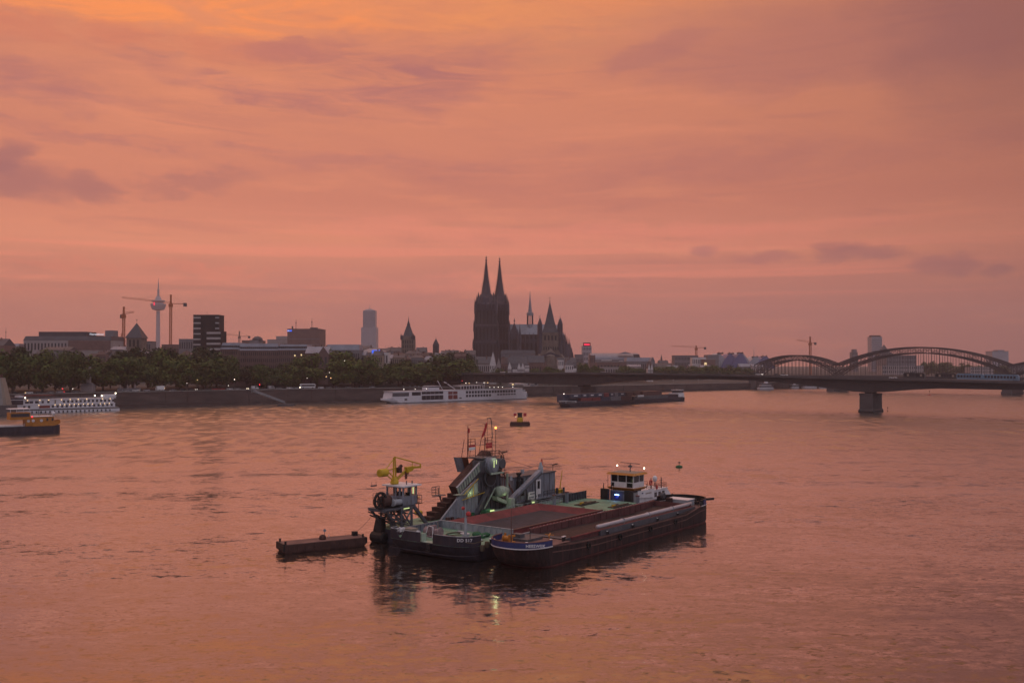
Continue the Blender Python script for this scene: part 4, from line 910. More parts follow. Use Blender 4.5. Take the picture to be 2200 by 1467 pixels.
# deck house
hs = MB().box(36.6, 50.6, 31.2, 35.6, 3.4, 7.9).box(36.5, 52.0, 30.4, 36.0, 3.1, 3.4); house = hs.build('deck_house', M['grey'], C_)
MB().box(36.4, 50.8, 31.0, 35.8, 7.9, 8.1).build('house_roof', M['grey_d'], C_)
dr = MB().box(43.9, 45.5, 31.1, 31.2, 4.0, 6.9).build('door', M['white'], house)
MB().box(44.35, 45.05, 31.04, 31.1, 5.1, 6.6).build('door_glass', M['glass'], dr)
MB().box(40.0, 43.1, 30.9, 31.02, 4.0, 5.6).tube((40.3, 31, 2.4), (40.3, 31, 4.0), .06).tube((42.8, 31, 2.4), (42.8, 31, 4.0), .06)
sg = MB().box(40.0, 43.1, 30.15, 30.25, 3.4, 4.9); sgo = sg.build('name_board', M['white'], C_)
mk = MB()
for (x0, x1, z0, z1) in ((40.5, 42.4, 4.40, 4.62), (40.2, 40.6, 3.68, 4.0), (40.7, 41.1, 3.72, 4.0), (41.2, 41.7, 3.68, 4.0), (42.3, 42.7, 3.72, 4.05)): mk.box(x0, x1, 30.11, 30.15, z0, z1)
mk.build('worn_lettering', M['grey'], sgo)
MB().rail([(45.6, 30.5, 3.4), (52, 30.5, 3.4)], 1.1, 1.2, .05).build('railing', M['black'], C_)
for i in range(7): MB().box(36.9 + i * 1.95, 36.98 + i * 1.95, 31.14, 31.2, 3.5, 7.8).build('wall_seam', M['grey_d'], house)
MB().box(38.2, 40.0, 31.12, 31.2, 7.2, 7.4).build('lamp_strip', M['grey_l'], house)
fu = MB().lathe([(.45, 0), (.45, 2.6), (.3, 2.9), (.3, 3.8), (.5, 3.9), (.5, 4.3)], (37.6, 30.7, 4.6), 8); fu.lathe([(.4, 0), (.4, 2.0), (.25, 2.3), (.25, 3.4)], (38.8, 30.7, 4.4), 8); fu.box(38.0, 39.4, 30.4, 31.0, 5.4, 6.2); fu.build('exhaust_stack', M['black'], C_)
MB().box(38.4, 39.1, 30.5, 30.9, 8.6, 9.4).build('stack_lantern', M['grey_l'], C_)
MB().tube((35.2, 30.8, 2.4), (35.2, 30.8, 7.9), .05).box(34.9, 35.6, 30.7, 30.9, 7.6, 8.5).build('mast_sign', M['grey_l'], C_)
MB().tube((46.2, 31.4, 8.0), (46.2, 31.4, 9.6), .05).box(46.05, 46.4, 31.35, 31.45, 8.2, 10.8).build('pennant_staff', M['red'], C_)
MB().tube((50.4, 31.6, 8.0), (50.4, 31.6, 9.3), .05).beam((50.4, 31.6, 9.3), (52.0, 31.6, 9.4), .3, .2).build('lamp_arm', M['black'], C_)
MB().beam((33.5, 31.6, 13.0), (35.0, 31.6, 13.1), .3, .2).tube((33.5, 31.6, 12.0), (33.5, 31.6, 13.0), .04).build('lamp_arm', M['black'], C_)
# signal frames, masts, flag
def frame(u, red_low):
    f = MB(); z0, z1 = 12.6, 16.0
    for a in (0, 2.4): f.tube((u + a, 32.6, z0), (u + a * .8 + .3, 32.6, z1), .07, n=5); f.tube((u + a, 34.0, z0), (u + a * .8 + .3, 33.6, z1), .06, n=5)
    for z in (13.0, 14.9, 15.5, 16.0): f.beam((u + .2, 32.6, z), (u + 2.3, 32.6, z), .08, .08)
    f.tube((u, 32.6, z0), (u + .15, 32.6, z1 + 2.6), .06, n=5); f.beam((u - .6, 32.6, z1 + 2.6), (u + 1.0, 32.6, z1 + 2.6), .06, .06)
    fo = f.build('signal_frame', M['boot_red'], C_)
    MB().box(u + .35, u + 2.1, 32.45, 32.55, 14.55, 14.9 if not red_low else 15.0).build('signal_panel', M['red'], fo)
    MB().box(u + .35, u + 2.1, 32.45, 32.55, 14.0, 14.5).build('signal_panel', M['red'] if red_low else M['white'], fo)
frame(24.4, False); frame(29.4, True)
MB().tube((24.7, 32.6, 13.0), (24.7, 32.6, 18.2), .04).build('lamp_pole', M['boot_red'], C_)
MB().box(24.55, 24.85, 32.4, 32.7, 17.2, 18.0).build('signal_lamp', M['red'], C_)
MB().tube((32.8, 32.6, 13.2), (32.8, 32.6, 17.6), .05).build('lamp_pole', M['black'], C_)
MB().ball((32.8, 32.6, 17.7), .22, 8).build('signal_lamp', M['l_orange'], C_)
MB().path([(31.8, 32.6, 15.8), (31.6, 32.6, 18.2), (31.3, 32.6, 19.6), (30.2, 32.6, 19.6)], .08, 5).build('flag_staff', M['grey_d'], C_)
fl = MB()
fp = [(30.1, 18.9), (30.05, 18.0), (29.7, 17.2), (29.1, 16.4), (28.5, 16.0), (28.6, 16.5), (29.0, 17.2), (29.4, 17.9), (29.8, 18.6)]
fl.slab_y(fp, 32.5, 32.62); fl.build('flag', M['red'], C_)
MB().tube((30.2, 32.56, 19.6), (30.2, 32.56, 16.4), .03, n=4).build('flag_line', M['black'], C_)
# yellow mast gear behind the aft deck
MB().tube((54.6, 33, 2.3), (55.8, 33, 7.6), .16, .06).tube((52.2, 33, 2.3), (53.4, 33, 6.2), .1, .05).box(52.4, 54.6, 32, 34, 2.3, 3.9).build('aft_derrick', M['yellow'], C_)
MB().box(48, 56, 30.5, 34.5, 2.3, 3.2).tube((51, 31, 3.2), (51, 31, 4.6), .3).tube((54, 31.4, 3.2), (54, 31.4, 4.4), .25).build('aft_winch', M['grey_d'], C_)

rc = random.Random(31)
for i in range(7):
    u, v = rc.uniform(14, 23), rc.uniform(28.6, 30.2); MB().box(u, u + rc.uniform(.4, 1.1), v, v + rc.uniform(.3, .7), 2.26, 2.26 + rc.uniform(.3, .9)).build('deck_crate', M[rc.choice(['rust', 'grey_d', 'orange_rust', 'netgreen'])], C_)
hp_ = MB().path([(40 + i * .8, 13.4 + math.sin(i * .9) * .8, 2.52) for i in range(18)], .07, 5); hp_.build('deck_hose', M['black'], B)
MB().path([(39.4 + i * .5, 20 + math.sin(i * .6) * 1.6 + i * .12, 2.52) for i in range(12)], .05, 5).build('deck_hose', M['rope'], B)
MB().path([(9.2, 26.4, 3.5), (7.6, 24.6, 2.6), (5.2, 22.9, 2.9)], .06, 5).build('mooring_rope', M['rope'], B)
MB().path([(-.9, 8.4, 3.8), (-1.0, 10.2, 3.2), (-.6, 12.4, 3.1)], .06, 5).build('mooring_rope', M['rope'], A)
for u in (14.5, 24.0, 34.0, 43.0):
    ty = MB()
    for k in range(10):
        a0, b0 = 2 * math.pi * k / 10, 2 * math.pi * (k + 1) / 10
        ty.tube((u + .42 * math.cos(a0), -.16, 1.75 + .42 * math.sin(a0)), (u + .42 * math.cos(b0), -.16, 1.75 + .42 * math.sin(b0)), .15, n=5)
    ty.tube((u, -.1, 2.15), (u, .0, 2.6), .03, n=4); ty.build('tyre_fender', M['tyre'], A)
for i in range(6):
    u = 24.9 + i * 1.4; MB().path([(u, 30.9, 9.2 - (i % 3)), (u + .1, 30.75, 6.5), (u - .2, 30.8, 2.5)], .05, 4).build('hanging_cable', M['black'], C_)
MB().path([(26.2, 31.0, 12.5), (20.0, 31.0, 9.2), (9.6, 33.0, 9.3)], .035, 4).build('stay_wire', M['black'], C_)
MB().path([(31.6, 31.0, 12.5), (42, 31, 9.6), (50.4, 31.6, 9.2)], .035, 4).build('stay_wire', M['black'], C_)
MB().path([(1.9, 33.4, 8.6), (5.5, 34.0, 5.0), (12.0, 34.2, 1.4)], .07, 4).build('hoist_wire', M['black'], C_)

# ---- D: push boat behind the hopper barge
D_ = ship('push_boat', 'white and black push boat with yellow-edged wheelhouse and blue-lit bow', 'push boat', 59.96, 20.0)
D_.scale = (.88, .81, .86); OFF[D_.name] = Vector((62, 18.5, 0))
plD = outline(57.6, 78, 13.8, 23.2, 1.2, 4.0, pw=3.2)
mb = MB(); hull(mb, [ring(plD, -.8), ring(plD, 2.1)]); mb.build('hull', M['hull_dark'], D_)
MB().prism(plD, 2.1, 2.16).build('deck', M['grey_d'], D_)
for v in (14.0, 20.9):
    MB().slab_x([(v, 1.4), (v + 2.2, 1.4), (v + 2.2, 5.3), (v, 5.3)], 57.5, 58.2).build('push_knee', M['black'], D_)
MB().box(58.6, 60.0, 16.2, 20.9, 2.1, 5.0).build('bow_front', M['grey_d'], D_)
MB().box(58.2, 58.6, 16.2, 20.9, 4.85, 5.0).box(58.3, 58.5, 16.2, 17.1, 2.2, 4.2).build('bow_bridge', M['grey'], D_)
MB().box(58.46, 58.6, 18.4, 19.6, 3.9, 4.05).build('blue_lamp', M['l_bluewhite'], D_)
MB().box(58.5, 58.6, 18.3, 19.7, 3.0, 3.8).build('painted_blue_glow', M['blue'], D_)  # blue lamplight in the bow recess, put in as the panel's paint colour
MB().tube((58.0, 22.5, 5.3), (58.0, 22.5, 6.6), .14, .08).tube((58.2, 20.4, 5), (58.2, 20.4, 6.2), .1).tube((58.2, 19.7, 5), (58.2, 19.7, 6.1), .06).build('bow_fitting', M['black'], D_)
# wheelhouse
whb = [(60.0, 15.4), (64.2, 15.4), (64.2, 21.4), (60.0, 21.4)]
MB().box(60.0, 64.6, 15.8, 21.2, 2.1, 5.2).build('wheelhouse_column', M['grey_d'], D_)
sk = MB().loft([[(59.8, 15.0, 5.0), (64.8, 15.0, 5.0), (64.8, 21.8, 5.0), (59.8, 21.8, 5.0)], [(59.2, 14.3, 5.6), (65.4, 14.3, 5.6), (65.4, 22.4, 5.6), (59.2, 22.4, 5.6)]]); sk.build('wheelhouse_skirt', M['orange'], D_)
wh_ = MB().box(59.8, 64.6, 15.0, 21.6, 5.6, 6.9)
for (x, y) in ((59.8, 15.0), (64.4, 15.0), (59.8, 21.4), (64.4, 21.4), (59.8, 17.0), (59.8, 19.4), (62.3, 15.0)): wh_.box(x, x + .2, y, y + .2, 6.9, 8.6)
who = wh_.build('wheelhouse', M['white'], D_)
for (x0, x1, y0, y1) in ((60.0, 62.3, 15.05, 15.1), (62.5, 64.4, 15.05, 15.1), (59.86, 59.92, 15.2, 17.0), (59.86, 59.92, 17.2, 19.4), (59.86, 59.92, 19.6, 21.4), (64.5, 64.55, 15.2, 21.4), (60, 64.4, 21.45, 21.5)):
    MB().box(x0, x1, y0, y1, 6.9, 8.6).build('window', M['glass'], who)
MB().box(59.74, 59.8, 15.3, 16.9, 5.75, 6.75).build('window', M['glass'], who)
MB().box(59.74, 59.8, 20.6, 21.4, 5.8, 6.7).build('window', M['glass'], who)
rf = MB().loft([[(59.0, 14.2, 8.6), (65.2, 14.2, 8.6), (65.2, 22.4, 8.6), (59.0, 22.4, 8.6)], [(59.4, 14.6, 9.05), (64.9, 14.6, 9.05), (64.9, 22.0, 9.05), (59.4, 22.0, 9.05)]]); rf.build('wheelhouse_roof', M['orange'], D_)
MB().box(59.6, 64.7, 14.8, 21.8, 9.05, 9.1).build('roof_top', M['plaster_y'], D_)
MB().tube((62.4, 17.6, 9.1), (62.4, 17.6, 10.9), .14).box(62.1, 62.7, 17.2, 18.0, 10.2, 10.6).beam((62.4, 20.4, 11.2), (62.4, 14.8, 11.1), .12, .14).tube((62.4, 17.6, 10.9), (62.4, 17.6, 11.2), .06).beam((62.4, 17.6, 10.4), (62.4, 14.4, 10.3), .05, .05).beam((62.4, 17.6, 10.4), (62.4, 21.4, 10.4), .05, .05).build('radar_mast', M['grey_d'], D_)
MB().ball((62.4, 21.4, 10.4), .17, 8).build('mast_lamp', M['l_bright'], D_)
MB().ball((62.4, 13.6, 10.2), .17, 8).build('mast_lamp', M['l_bright'], D_)
MB().tube((59.6, 22.3, 5.6), (59.6, 22.3, 8.4), .06).tube((59.6, 22.3, 7), (59.6, 22.9, 7), .05).build('antenna', M['black'], D_)
# white side house
wp = MB().slab_y([(60.2, 3.4), (67.6, 2.8), (67.6, 4.9), (60.0, 5.0)], 13.9, 14.05); wpo = wp.build('side_screen', M['white'], D_)
MB().box(61.8, 62.4, 13.86, 13.9, 4.2, 4.5).build('emblem', M['blue'], wpo)
mk = MB()
for i in range(7): mk.box(63.6 + i * .4, 63.85 + i * .4, 13.86, 13.9, 3.95, 4.25)
mk.build('worn_lettering', M['plaster_y'], wpo)
dh = MB().box(60.6, 65.8, 14.3, 22.4, 2.1, 4.4).slab_y([(65.8, 2.1), (76.6, 2.1), (76.6, 2.6), (74.6, 4.3), (65.8, 4.3)], 14.4, 22.4); dho = dh.build('deck_house', M['white'], D_)
for u in (66.6, 68.5, 70.4, 72.2): MB().box(u, u + 1.2, 14.34, 14.4, 2.7, 3.8).build('window', M['glass_far'], dho)
MB().box(65.8, 75.0, 14.2, 22.6, 4.3, 4.42).build('house_roof', M['white'], D_)
MB().rail([(64.8, 14.4, 5.0), (66.0, 14.4, 4.45), (74.4, 14.4, 4.45), (74.4, 19, 4.45)], 1.2, 1.2, .05, 2).build('railing', M['boot_red'], D_)
MB().rail([(65.6, 14.6, 5.6), (65.6, 22, 5.6)], 1.1, 1.2, .05, 1).build('railing', M['boot_red'], D_)
lr = MB()
for i in range(14):
    a, b = 2 * math.pi * i / 14, 2 * math.pi * (i + 1) / 14
    lr.tube((66.6 + .52 * math.cos(a), 14.3, 6.4 + .52 * math.sin(a)), (66.6 + .52 * math.cos(b), 14.3, 6.4 + .52 * math.sin(b)), .17, n=5)
lr.build('life_ring', M['red'], D_)
MB().tube((66.6, 14.35, 4.4), (66.6, 14.35, 6.0), .04).build('ring_post', M['grey_d'], D_)
MB().lathe([(.1, 0), (.45, .3), (.62, .9), (.55, 1.3), (.25, 1.55), (.02, 1.6)], (70.4, 15.4, 6.0), 12).build('satellite_dome', M['white'], D_, smooth=True)
MB().tube((70.0, 15.4, 4.4), (70.4, 15.4, 6.1), .07).tube((70.9, 15.4, 4.4), (70.4, 15.4, 6.1), .07).tube((67.9, 15, 4.4), (67.9, 15, 7.4), .09).beam((67.2, 15, 6.4), (69, 15, 6.3), .06, .06).build('dome_post', M['grey_d'], D_)
MB().tube((73.2, 15.2, 4.4), (73.2, 15.2, 7.0), .16, .1).beam((72.2, 15.2, 6.3), (74.2, 15.2, 6.2), .08, .08).build('aft_mast', M['black'], D_)
MB().box(69.2, 69.9, 14.2, 14.4, 4.5, 5.4).build('lifebuoy_case', M['red'], D_)
MB().box(76.6, 77.6, 15.4, 21, 2.1, 3.2).build('aft_winch', M['grey_d'], D_)

# deck lights that the photograph shows burning
def lamp(name, u, v, z, e, c, r=.15):
    d = bpy.data.lights.new(name, 'POINT'); d.energy = e; d.color = c; d.shadow_soft_size = r
    o = bpy.data.objects.new(name, d); COL.objects.link(o)
    cs, sn = math.cos(SHIP_A), math.sin(SHIP_A)
    o.location = SHIP_O + Vector((cs * u - sn * v, sn * u + cs * v, z)); return o
lamp('deck_light', 26.4, 27.9, 3.5, 26, (.85, 1.0, .45))
lamp('deck_light', 39.3, 28.0, 3.7, 24, (.85, 1.0, .45))
lamp('drum_light', 28.2, 28.7, 12.7, 26, (.85, 1.0, .45))
lamp('gallery_light', 22.6, 29.9, 6.6, 16, (.9, 1.0, .5))
lamp('chute_light', 31.0, 28.6, 5.2, 9, (.85, 1.0, .5))
lamp('bow_light', 56.4, 20.4, 3.2, 30, (.12, .25, 1.0))
lamp('cabin_light', 9.0, 34.0, 8.9, 12, (1.0, .9, .6))
lamp('gantry_light', 6.5, 31.0, 5.4, 12, (1.0, .85, .55))

# ------------------------------------------------------------------ raft, buoys and lines
rp = survey(612, 1190, z=0); rq = survey(786, 1172, z=0)
ra = math.atan2(rq.y - rp.y, rq.x - rp.x)
rl = (rq - rp).length
RF = thing('work_raft', 'low dark rusty work raft with a small diamond sign on a post', 'raft', (rp.x, rp.y, 0), ra)
pl = [(0, 0), (rl, 0), (rl, 3.7), (0, 3.7)]
MB().prism([(.15, .1), (rl - .15, .1), (rl - .15, 3.6), (.15, 3.6)], -.5, .2).prism(pl, .2, 1.35).build('hull', M['rust'], RF)
MB().prism([(.1, .1), (rl - .1, .1), (rl - .1, 3.6), (.1, 3.6)], 1.35, 1.42).build('deck', M['deck_rust'], RF)
mb = MB()
for i in range(9): mb.box(.6 + i * 1.4, .66 + i * 1.4, -.05, 0, .1, 1.3)
mb.build('side_frame', M['rust'], RF, kind='stuff')
for x, y in ((.2, .3), (.3, 3.4), (rl - .4, .3), (rl - .5, 3.4)): MB().tube((x, y, 1.4), (x, y, 1.85), .17, n=8).lathe([(.22, 0), (.22, .08)], (x, y, 1.85), 8).build('bollard', M['black'], RF)
MB().box(-.25, .05, .0, 3.7, .4, 1.5).build('end_fender', M['black'], RF)
MB().box(rl - .05, rl + .25, .0, 3.7, .4, 1.4).build('end_fender', M['black'], RF)
MB().lathe([(.5, 0), (.6, .2), (.5, .6), (.2, .8)], (rl * .5, 1.7, 1.4), 9).build('deck_winch', M['rust'], RF)
MB().tube((rl * .53, 1.9, 1.4), (rl * .53, 1.9, 2.7), .04).build('sign_post', M['grey_d'], RF)
MB().slab_y([(rl * .53, 2.5), (rl * .53 + .3, 2.8), (rl * .53, 3.1), (rl * .53 - .3, 2.8)], 1.85, 1.9).build('diamond_sign', M['grey'], RF)
MB().box(rl - 1.4, rl - .6, 2.0, 2.8, 1.42, 2.1).build('deck_chest', M['black'], RF)
MB().tube((rl * .62, 3.2, 1.4), (rl * .62, 3.2, 1.9), .06).build('cleat_post', M['white'], RF)
def line(name, a, b, sag, mt, label, r=.03):
    a, b = Vector(a), Vector(b); n = 14
    ps = [a.lerp(b, i / n) - Vector((0, 0, sag * 4 * (i / n) * (1 - i / n))) for i in range(n + 1)]
    o_ = (a.x, a.y, 0); mb = MB(); mb.path([(p.x - o_[0], p.y - o_[1], p.z) for p in ps], r, 4)
    return single(name, mb, mt, label, 'rope', o_)
cs, sn = math.cos(SHIP_A), math.sin(SHIP_A)
def sw_(u, v, z): return SHIP_O + Vector((cs * u - sn * v, sn * u + cs * v, z))
rr = Vector((rp.x + math.cos(ra) * (rl - .4) - math.sin(ra) * 3.4, rp.y + math.sin(ra) * (rl - .4) + math.cos(ra) * 3.4, 1.8))
line('mooring_line', rr, sw_(3.2, 35.6, 4.6), .25, M['black'], 'thin mooring rope from the raft up to the dredger bow')
line('mooring_line', (rr.x + .5, rr.y - 3, .4), sw_(3.4, 34.4, .4), .12, M['black'], 'thin mooring rope low over the water between raft and dredger')
line('mooring_line', (rp.x, rp.y + 1, 1.3), (rp.x - 1.6, rp.y - 1.2, -.05), .0, M['black'], 'short mooring rope running into the water at the far end of the raft')

# yellow marker float with red panels
fp_ = survey(1117, 914, z=0)
FL = thing('marker_float', 'floating marker with yellow tank, dark panel and two red panels', 'marker float', (fp_.x, fp_.y, 0))
S = fp_.y / 2100.0
MB().box(-20.5 * S, 20.5 * S, -1.6, 1.6, -.3, 8 * S).box(-21.5 * S, -19 * S, -1.8, 1.8, .1, 6 * S).box(19 * S, 21.5 * S, -1.8, 1.8, .1, 6 * S).build('float_hull', M['rust'], FL)
MB().lathe([(6.5 * S, 0), (6.8 * S, 2 * S), (6.2 * S, 8 * S), (3.5 * S, 9.5 * S)], (0, 0, 8 * S), 10).build('float_tank', M['yellow'], FL)
MB().tube((-3 * S, 0, 16 * S), (-3 * S, 0, 27 * S), .06).tube((4 * S, 0, 16 * S), (4 * S, 0, 27 * S), .06).build('panel_frame', M['yellow'], FL)
MB().box(-5 * S, 5 * S, -.15, -.05, 17 * S, 27 * S).box(-6 * S, 6 * S, -.12, -.08, 26.4 * S, 27.6 * S).build('centre_panel', M['black'], FL)
MB().box(-13.5 * S, -7.5 * S, -.15, -.05, 20.5 * S, 26.5 * S).build('side_panel', M['red'], FL, label='red panel with white top edge')
MB().box(-13.5 * S, -7.5 * S, -.16, -.05, 26.5 * S, 27.3 * S).build('panel_edge', M['white'], FL)
MB().box(7.5 * S, 14 * S, -.15, -.05, 20 * S, 27 * S).build('side_panel', M['red'], FL)
MB().tube((-10 * S, 0, 20 * S), (-4 * S, 0, 15 * S), .05).tube((10.5 * S, 0, 20 * S), (4 * S, 0, 15 * S), .05).build('panel_arm', M['black'], FL)
MB().rail([(-19 * S, -1.5, 8 * S), (-8 * S, -1.5, 8 * S)], .7, 1.4, .05).rail([(9 * S, -1.5, 8 * S), (19 * S, -1.5, 8 * S)], .7, 1.4, .05).build('railing', M['grey_d'], FL)
MB().ball((-8.5 * S, -.2, 19 * S), .16, 8).build('marker_lamp', M['l_warm'], FL)
# buoys
def buoy(name, px, py, c, label, h, r, grp=None, top='post'):
    p = survey(px, py, z=0); b = thing(name, label, 'buoy', (p.x, p.y, 0), 0, grp)
    MB().lathe([(.1, -.4), (r, -.2), (r * 1.02, .22), (r * .75, .42), (.12, .55)], n=12).build('buoy_body', M[c], b)
    MB().tube((0, 0, .4), (0.1, 0, h), .09, .05).build('buoy_post', M['black'], b)
    if top == 'post': MB().box(-.2, .35, -.1, .1, h * .75, h).build('top_mark', M['black'], b)
    else: MB().lathe([(.05, 0), (.2, .1), (.05, .3)], (0.1, 0, h), 8).build('top_mark', M[c], b)
    return b
buoy('channel_buoy', 1459, 1003, 'netgreen', 'dark green buoy with short post floating far behind the push boat', 1.5, 1.0)
buoy('channel_buoy', 899, 1101, 'yellow', 'flat yellow buoy with thin post beside the dredger cabin tower', 3.0, .85, None, 'cone')
buoy('channel_buoy', 1997, 849, 'red', 'small red and white buoy seen under the road bridge', 4.2, 1.6)
buoy('channel_buoy', 1907, 884, 'black', 'thin dark spar buoy to the right of the bridge pier', 2.8, .3)

# ------------------------------------------------------------------ ships along the far bank
def far_ship(name, label, px0, y0, px1, y1, cat='passenger ship'):
    """waterline from pixel (px0,y0) to (px1,y1): returns root at the first point, x along, y away, and the length"""
    a, b = survey(px0, y0, z=0), survey(px1, y1, z=0); d = b - a
    return thing(name, label, cat, (a.x, a.y, 0), math.atan2(d.y, d.x)), d.length
# white hotel ship on the left
HS, Lh = far_ship('hotel_ship', 'white double-deck hotel ship lit by a row of small lamps at the left quay', -70, 892, 257, 882)
px_ = lambda px: (px + 70) / 327 * Lh
k = Lh / 327.0; BW = 10.5
hp = [(0, 0), (px_(256), 0), (px_(258), .5), (px_(258), BW - .5), (px_(256), BW), (0, BW)]
MB().prism(hp, -.6, 1.6).build('hull', M['white_ship'], HS)
MB().prism([(x, y - .05 if y < 5 else y + .05) for x, y in hp], 1.6, 2.3).build('hull_band', M['concrete_d'], HS)
MB().prism([(-.0, .3), (px_(256), .3), (px_(256), BW - .3), (0, BW - .3)], 2.3, 2.5).build('main_deck', M['grey_l'], HS)
hb = MB().box(0, px_(247), .5, BW - .5, 2.5, 4.9).box(px_(40) if False else 0, px_(247), .3, BW - .3, 4.9, 5.2).box(0, px_(244), .5, BW - .5, 5.2, 8.0).box(0, px_(249), .2, BW - .2, 8.0, 8.3).build('superstructure', M['white_ship'], HS)
for z0, xs in ((3.1, [43, 53] + [104 + i * 10.2 for i in range(14)]), (5.9, [47, 56, 68, 82, 94] + [128 + i * 9.3 for i in range(13)])):
    for x in xs:
        wd = 8.0 if (z0 > 5 and x < 70) else 4.8
        MB().box(px_(x), px_(x + wd), .40, .5, z0, z0 + 1.4).build('window', M['glass_far'], hb)
MB().box(px_(77), px_(100), .40, .5, 2.9, 4.4).build('glass_front', M['awn_red'], hb)
MB().box(px_(110), px_(113), .40, .5, 5.3, 7.7).build('side_door', M['plaster_y'], hb)
for x in [52, 78, 97, 125, 144, 162, 181, 217, 235]: MB().ball((px_(x), .2, 7.75), .21, 6).build('deck_lamp', M['l_warm'], HS)
for x in [76, 111, 122, 132, 143, 153, 163, 174, 184, 194, 212, 222, 233]: MB().ball((px_(x), .2, 4.75), .19, 6).build('deck_lamp', M['l_warm'], HS)
for x, z in ((48, 9.3), (201, 9.8), (217, 9.5), (249, 11.0)): MB().ball((px_(x), 1.5, z), .36, 6).build('top_lamp', M['l_bright'], HS)
for x in [60 + i * 9.6 for i in range(19)]: MB().box(px_(x), px_(x + 2.6), -.35, -.02, .1, 1.2).build('fender', M['black'], HS)
MB().rail([(px_(44), .6, 8.3), (px_(248), .6, 8.3)], 1.1, 4.0, .06).build('railing', M['grey_l'], HS)
MB().box(px_(222), px_(250), 2, BW - 2, 8.3, 10.3).box(px_(244), px_(251), 1.5, BW - 1.5, 8.9, 9.9).build('wheelhouse', M['white_ship'], HS)
MB().box(px_(48), px_(112), 3, BW - 1, 10.4, 10.6).rail([(px_(48), 3, 8.3), (px_(112), 3, 8.3)], 2.1, 6, .07, 0).build('sun_awning', M['awn_red'], HS)
MB().rail([(px_(140), 1, 8.3), (px_(215), 4, 8.3)], 2.0, 8, .05, 0).tube((px_(133), 4, 8.3), (px_(133), 4, 12.2), .07).build('mast', M['grey_d'], HS)
MB().box(0, px_(43), .4, BW - .4, 5.2, 9.4).build('fore_house', M['hull_dark'], HS)
MB().box(px_(34), px_(44), .3, BW - .3, 9.4, 10.6).build('bridge_wing', M['white_ship'], HS)
# pale funnel shape at the frame edge
fpos = survey(0, 846, dist=560)
FN = thing('landing_tower', 'pale tapering concrete landing tower at the left edge', 'tower', (fpos.x, 560, 0))
MB().loft([[(-11, -3, 6), (5.2, -3, 6), (5.2, 3, 6), (-11, 3, 6)], [(-9, -2, 21.6), (1.9, -2, 21.6), (1.9, 2, 21.6), (-9, 2, 21.6)]]).build('tower_body', M['concrete'], FN)
MB().loft([[(3.6, -3.1, 6.2), (5.4, -3.1, 6.2), (5.4, 3, 6.2), (3.6, 3, 6.2)], [(1.0, -2.1, 21.4), (2.0, -2.1, 21.4), (2.0, 2, 21.4), (1.0, 2, 21.4)]]).build('tower_edge', M['plaster_y'], FN)
MB().box(-12, 8, -4, 4, 0, 6).build('tower_base', M['concrete_d'], FN)
MB().box(-8, .9, -1.5, 1.5, 21.6, 23.6).build('tower_top', M['rust'], FN)

# orange and black motor barge, left
OB, Lo = far_ship('motor_barge', 'black motor barge with orange stern deckhouse sailing out of frame at left', -260, 946, 133, 930, 'barge')
k = Lo / 393.0; q = lambda px: (px + 260) * k
ol = outline(-2, Lo, 0, 8.5, 6, 4.5, pw=2.2)
MB().loft([ring(ol, -.6, 0, .06, v_mid=4.2), ring(ol, 1.2, 0, .01, v_mid=4.2), [(u, v, 3.4) for u, v in ol]]).build('hull', M['hull_dark'], OB)
ot = [(u + (.15 if u > Lo - 4 else 0), v + (-.06 if v < 4 else .06)) for u, v in ol]
mb = MB(); wallring(mb, ot, lambda u: 3.3 if u < Lo - 3 else 3.3 + .9 * (u - Lo + 3) / 3, lambda u: 4.7 if u < Lo - 6 else 4.7 + .8 * min(1, (u - Lo + 6) / 6), .2, lambda p: p[0] > q(55), 4.2); mb.build('stern_bulwark', M['orange'], OB)
MB().box(0, q(44), .6, 7.9, 3.4, 3.9).rail([(0, .3, 3.4), (q(46), .3, 3.4)], 1.0, 1.0, .06).build('side_rail', M['white'], OB)
oh = MB().box(q(50), q(116), 1.2, 7.4, 3.4, 7.2).box(q(14), q(60), .8, 7.8, 6.2, 9.2).build('deck_house', M['orange'], OB)
for px in (56, 67, 86): MB().lathe_y([(.62, 0), (.62, .08)], (q(px), 1.1, 5.6), 10).build('round_window', M['plaster_w'], oh)
for px in (98, 110): MB().box(q(px), q(px + 4), 1.1, 1.2, 5.4, 6.6).build('window', M['glass'], oh)
MB().box(q(16), q(58), .7, .8, 7.4, 8.8).build('wheelhouse_glass', M['glass_far'], oh)
MB().box(q(12), q(60), .4, 8.1, 10.6, 10.85).build('canopy', M['white'], OB)
for px in (14, 28, 44, 58): MB().box(q(px), q(px + 1), .9, 1.1, 9.2, 10.6).build('canopy_post', M['white'], OB)
MB().box(q(62), q(113), 1.0, 7.6, 7.2, 7.4).build('house_roof', M['white'], OB)
MB().tube((q(84), 4, 7.4), (q(82), 4, 10.2), .12).tube((q(84), 4, 10.0), (q(88), 4, 7.6), .06).beam((q(105), 4, 7.9), (q(114), 4, 8.0), .25, .3).build('folded_mast', M['grey_d'], OB)
MB().ball((q(117), 3.4, 8.4), .8, 10).tube((q(117), 3.4, 4), (q(118), 3.4, 7.8), .3).build('stern_lantern', M['white'], OB)
MB().ball((q(64), .9, 7.3), .3, 8).build('port_lamp', M['l_red'], OB)
wk = MB(); w0 = survey(134, 925, z=0)
random.seed(3)
for i in range(60):
    f = random.random() ** 1.4; x = f * 30; y = random.gauss(0, .5 + f * 1.6); s_w = random.uniform(.3, 1.2)
    wk.add([(x - s_w, y, .05), (x, y - .14, .05), (x + s_w, y, .05), (x, y + .14, .05)], [(0, 1, 2, 3)])
o = wk.build('wake_foam', wake_material()); o.location = (w0.x, w0.y, 0.0); tag(o, 'streak of white wake foam behind the orange barge', kind='stuff')

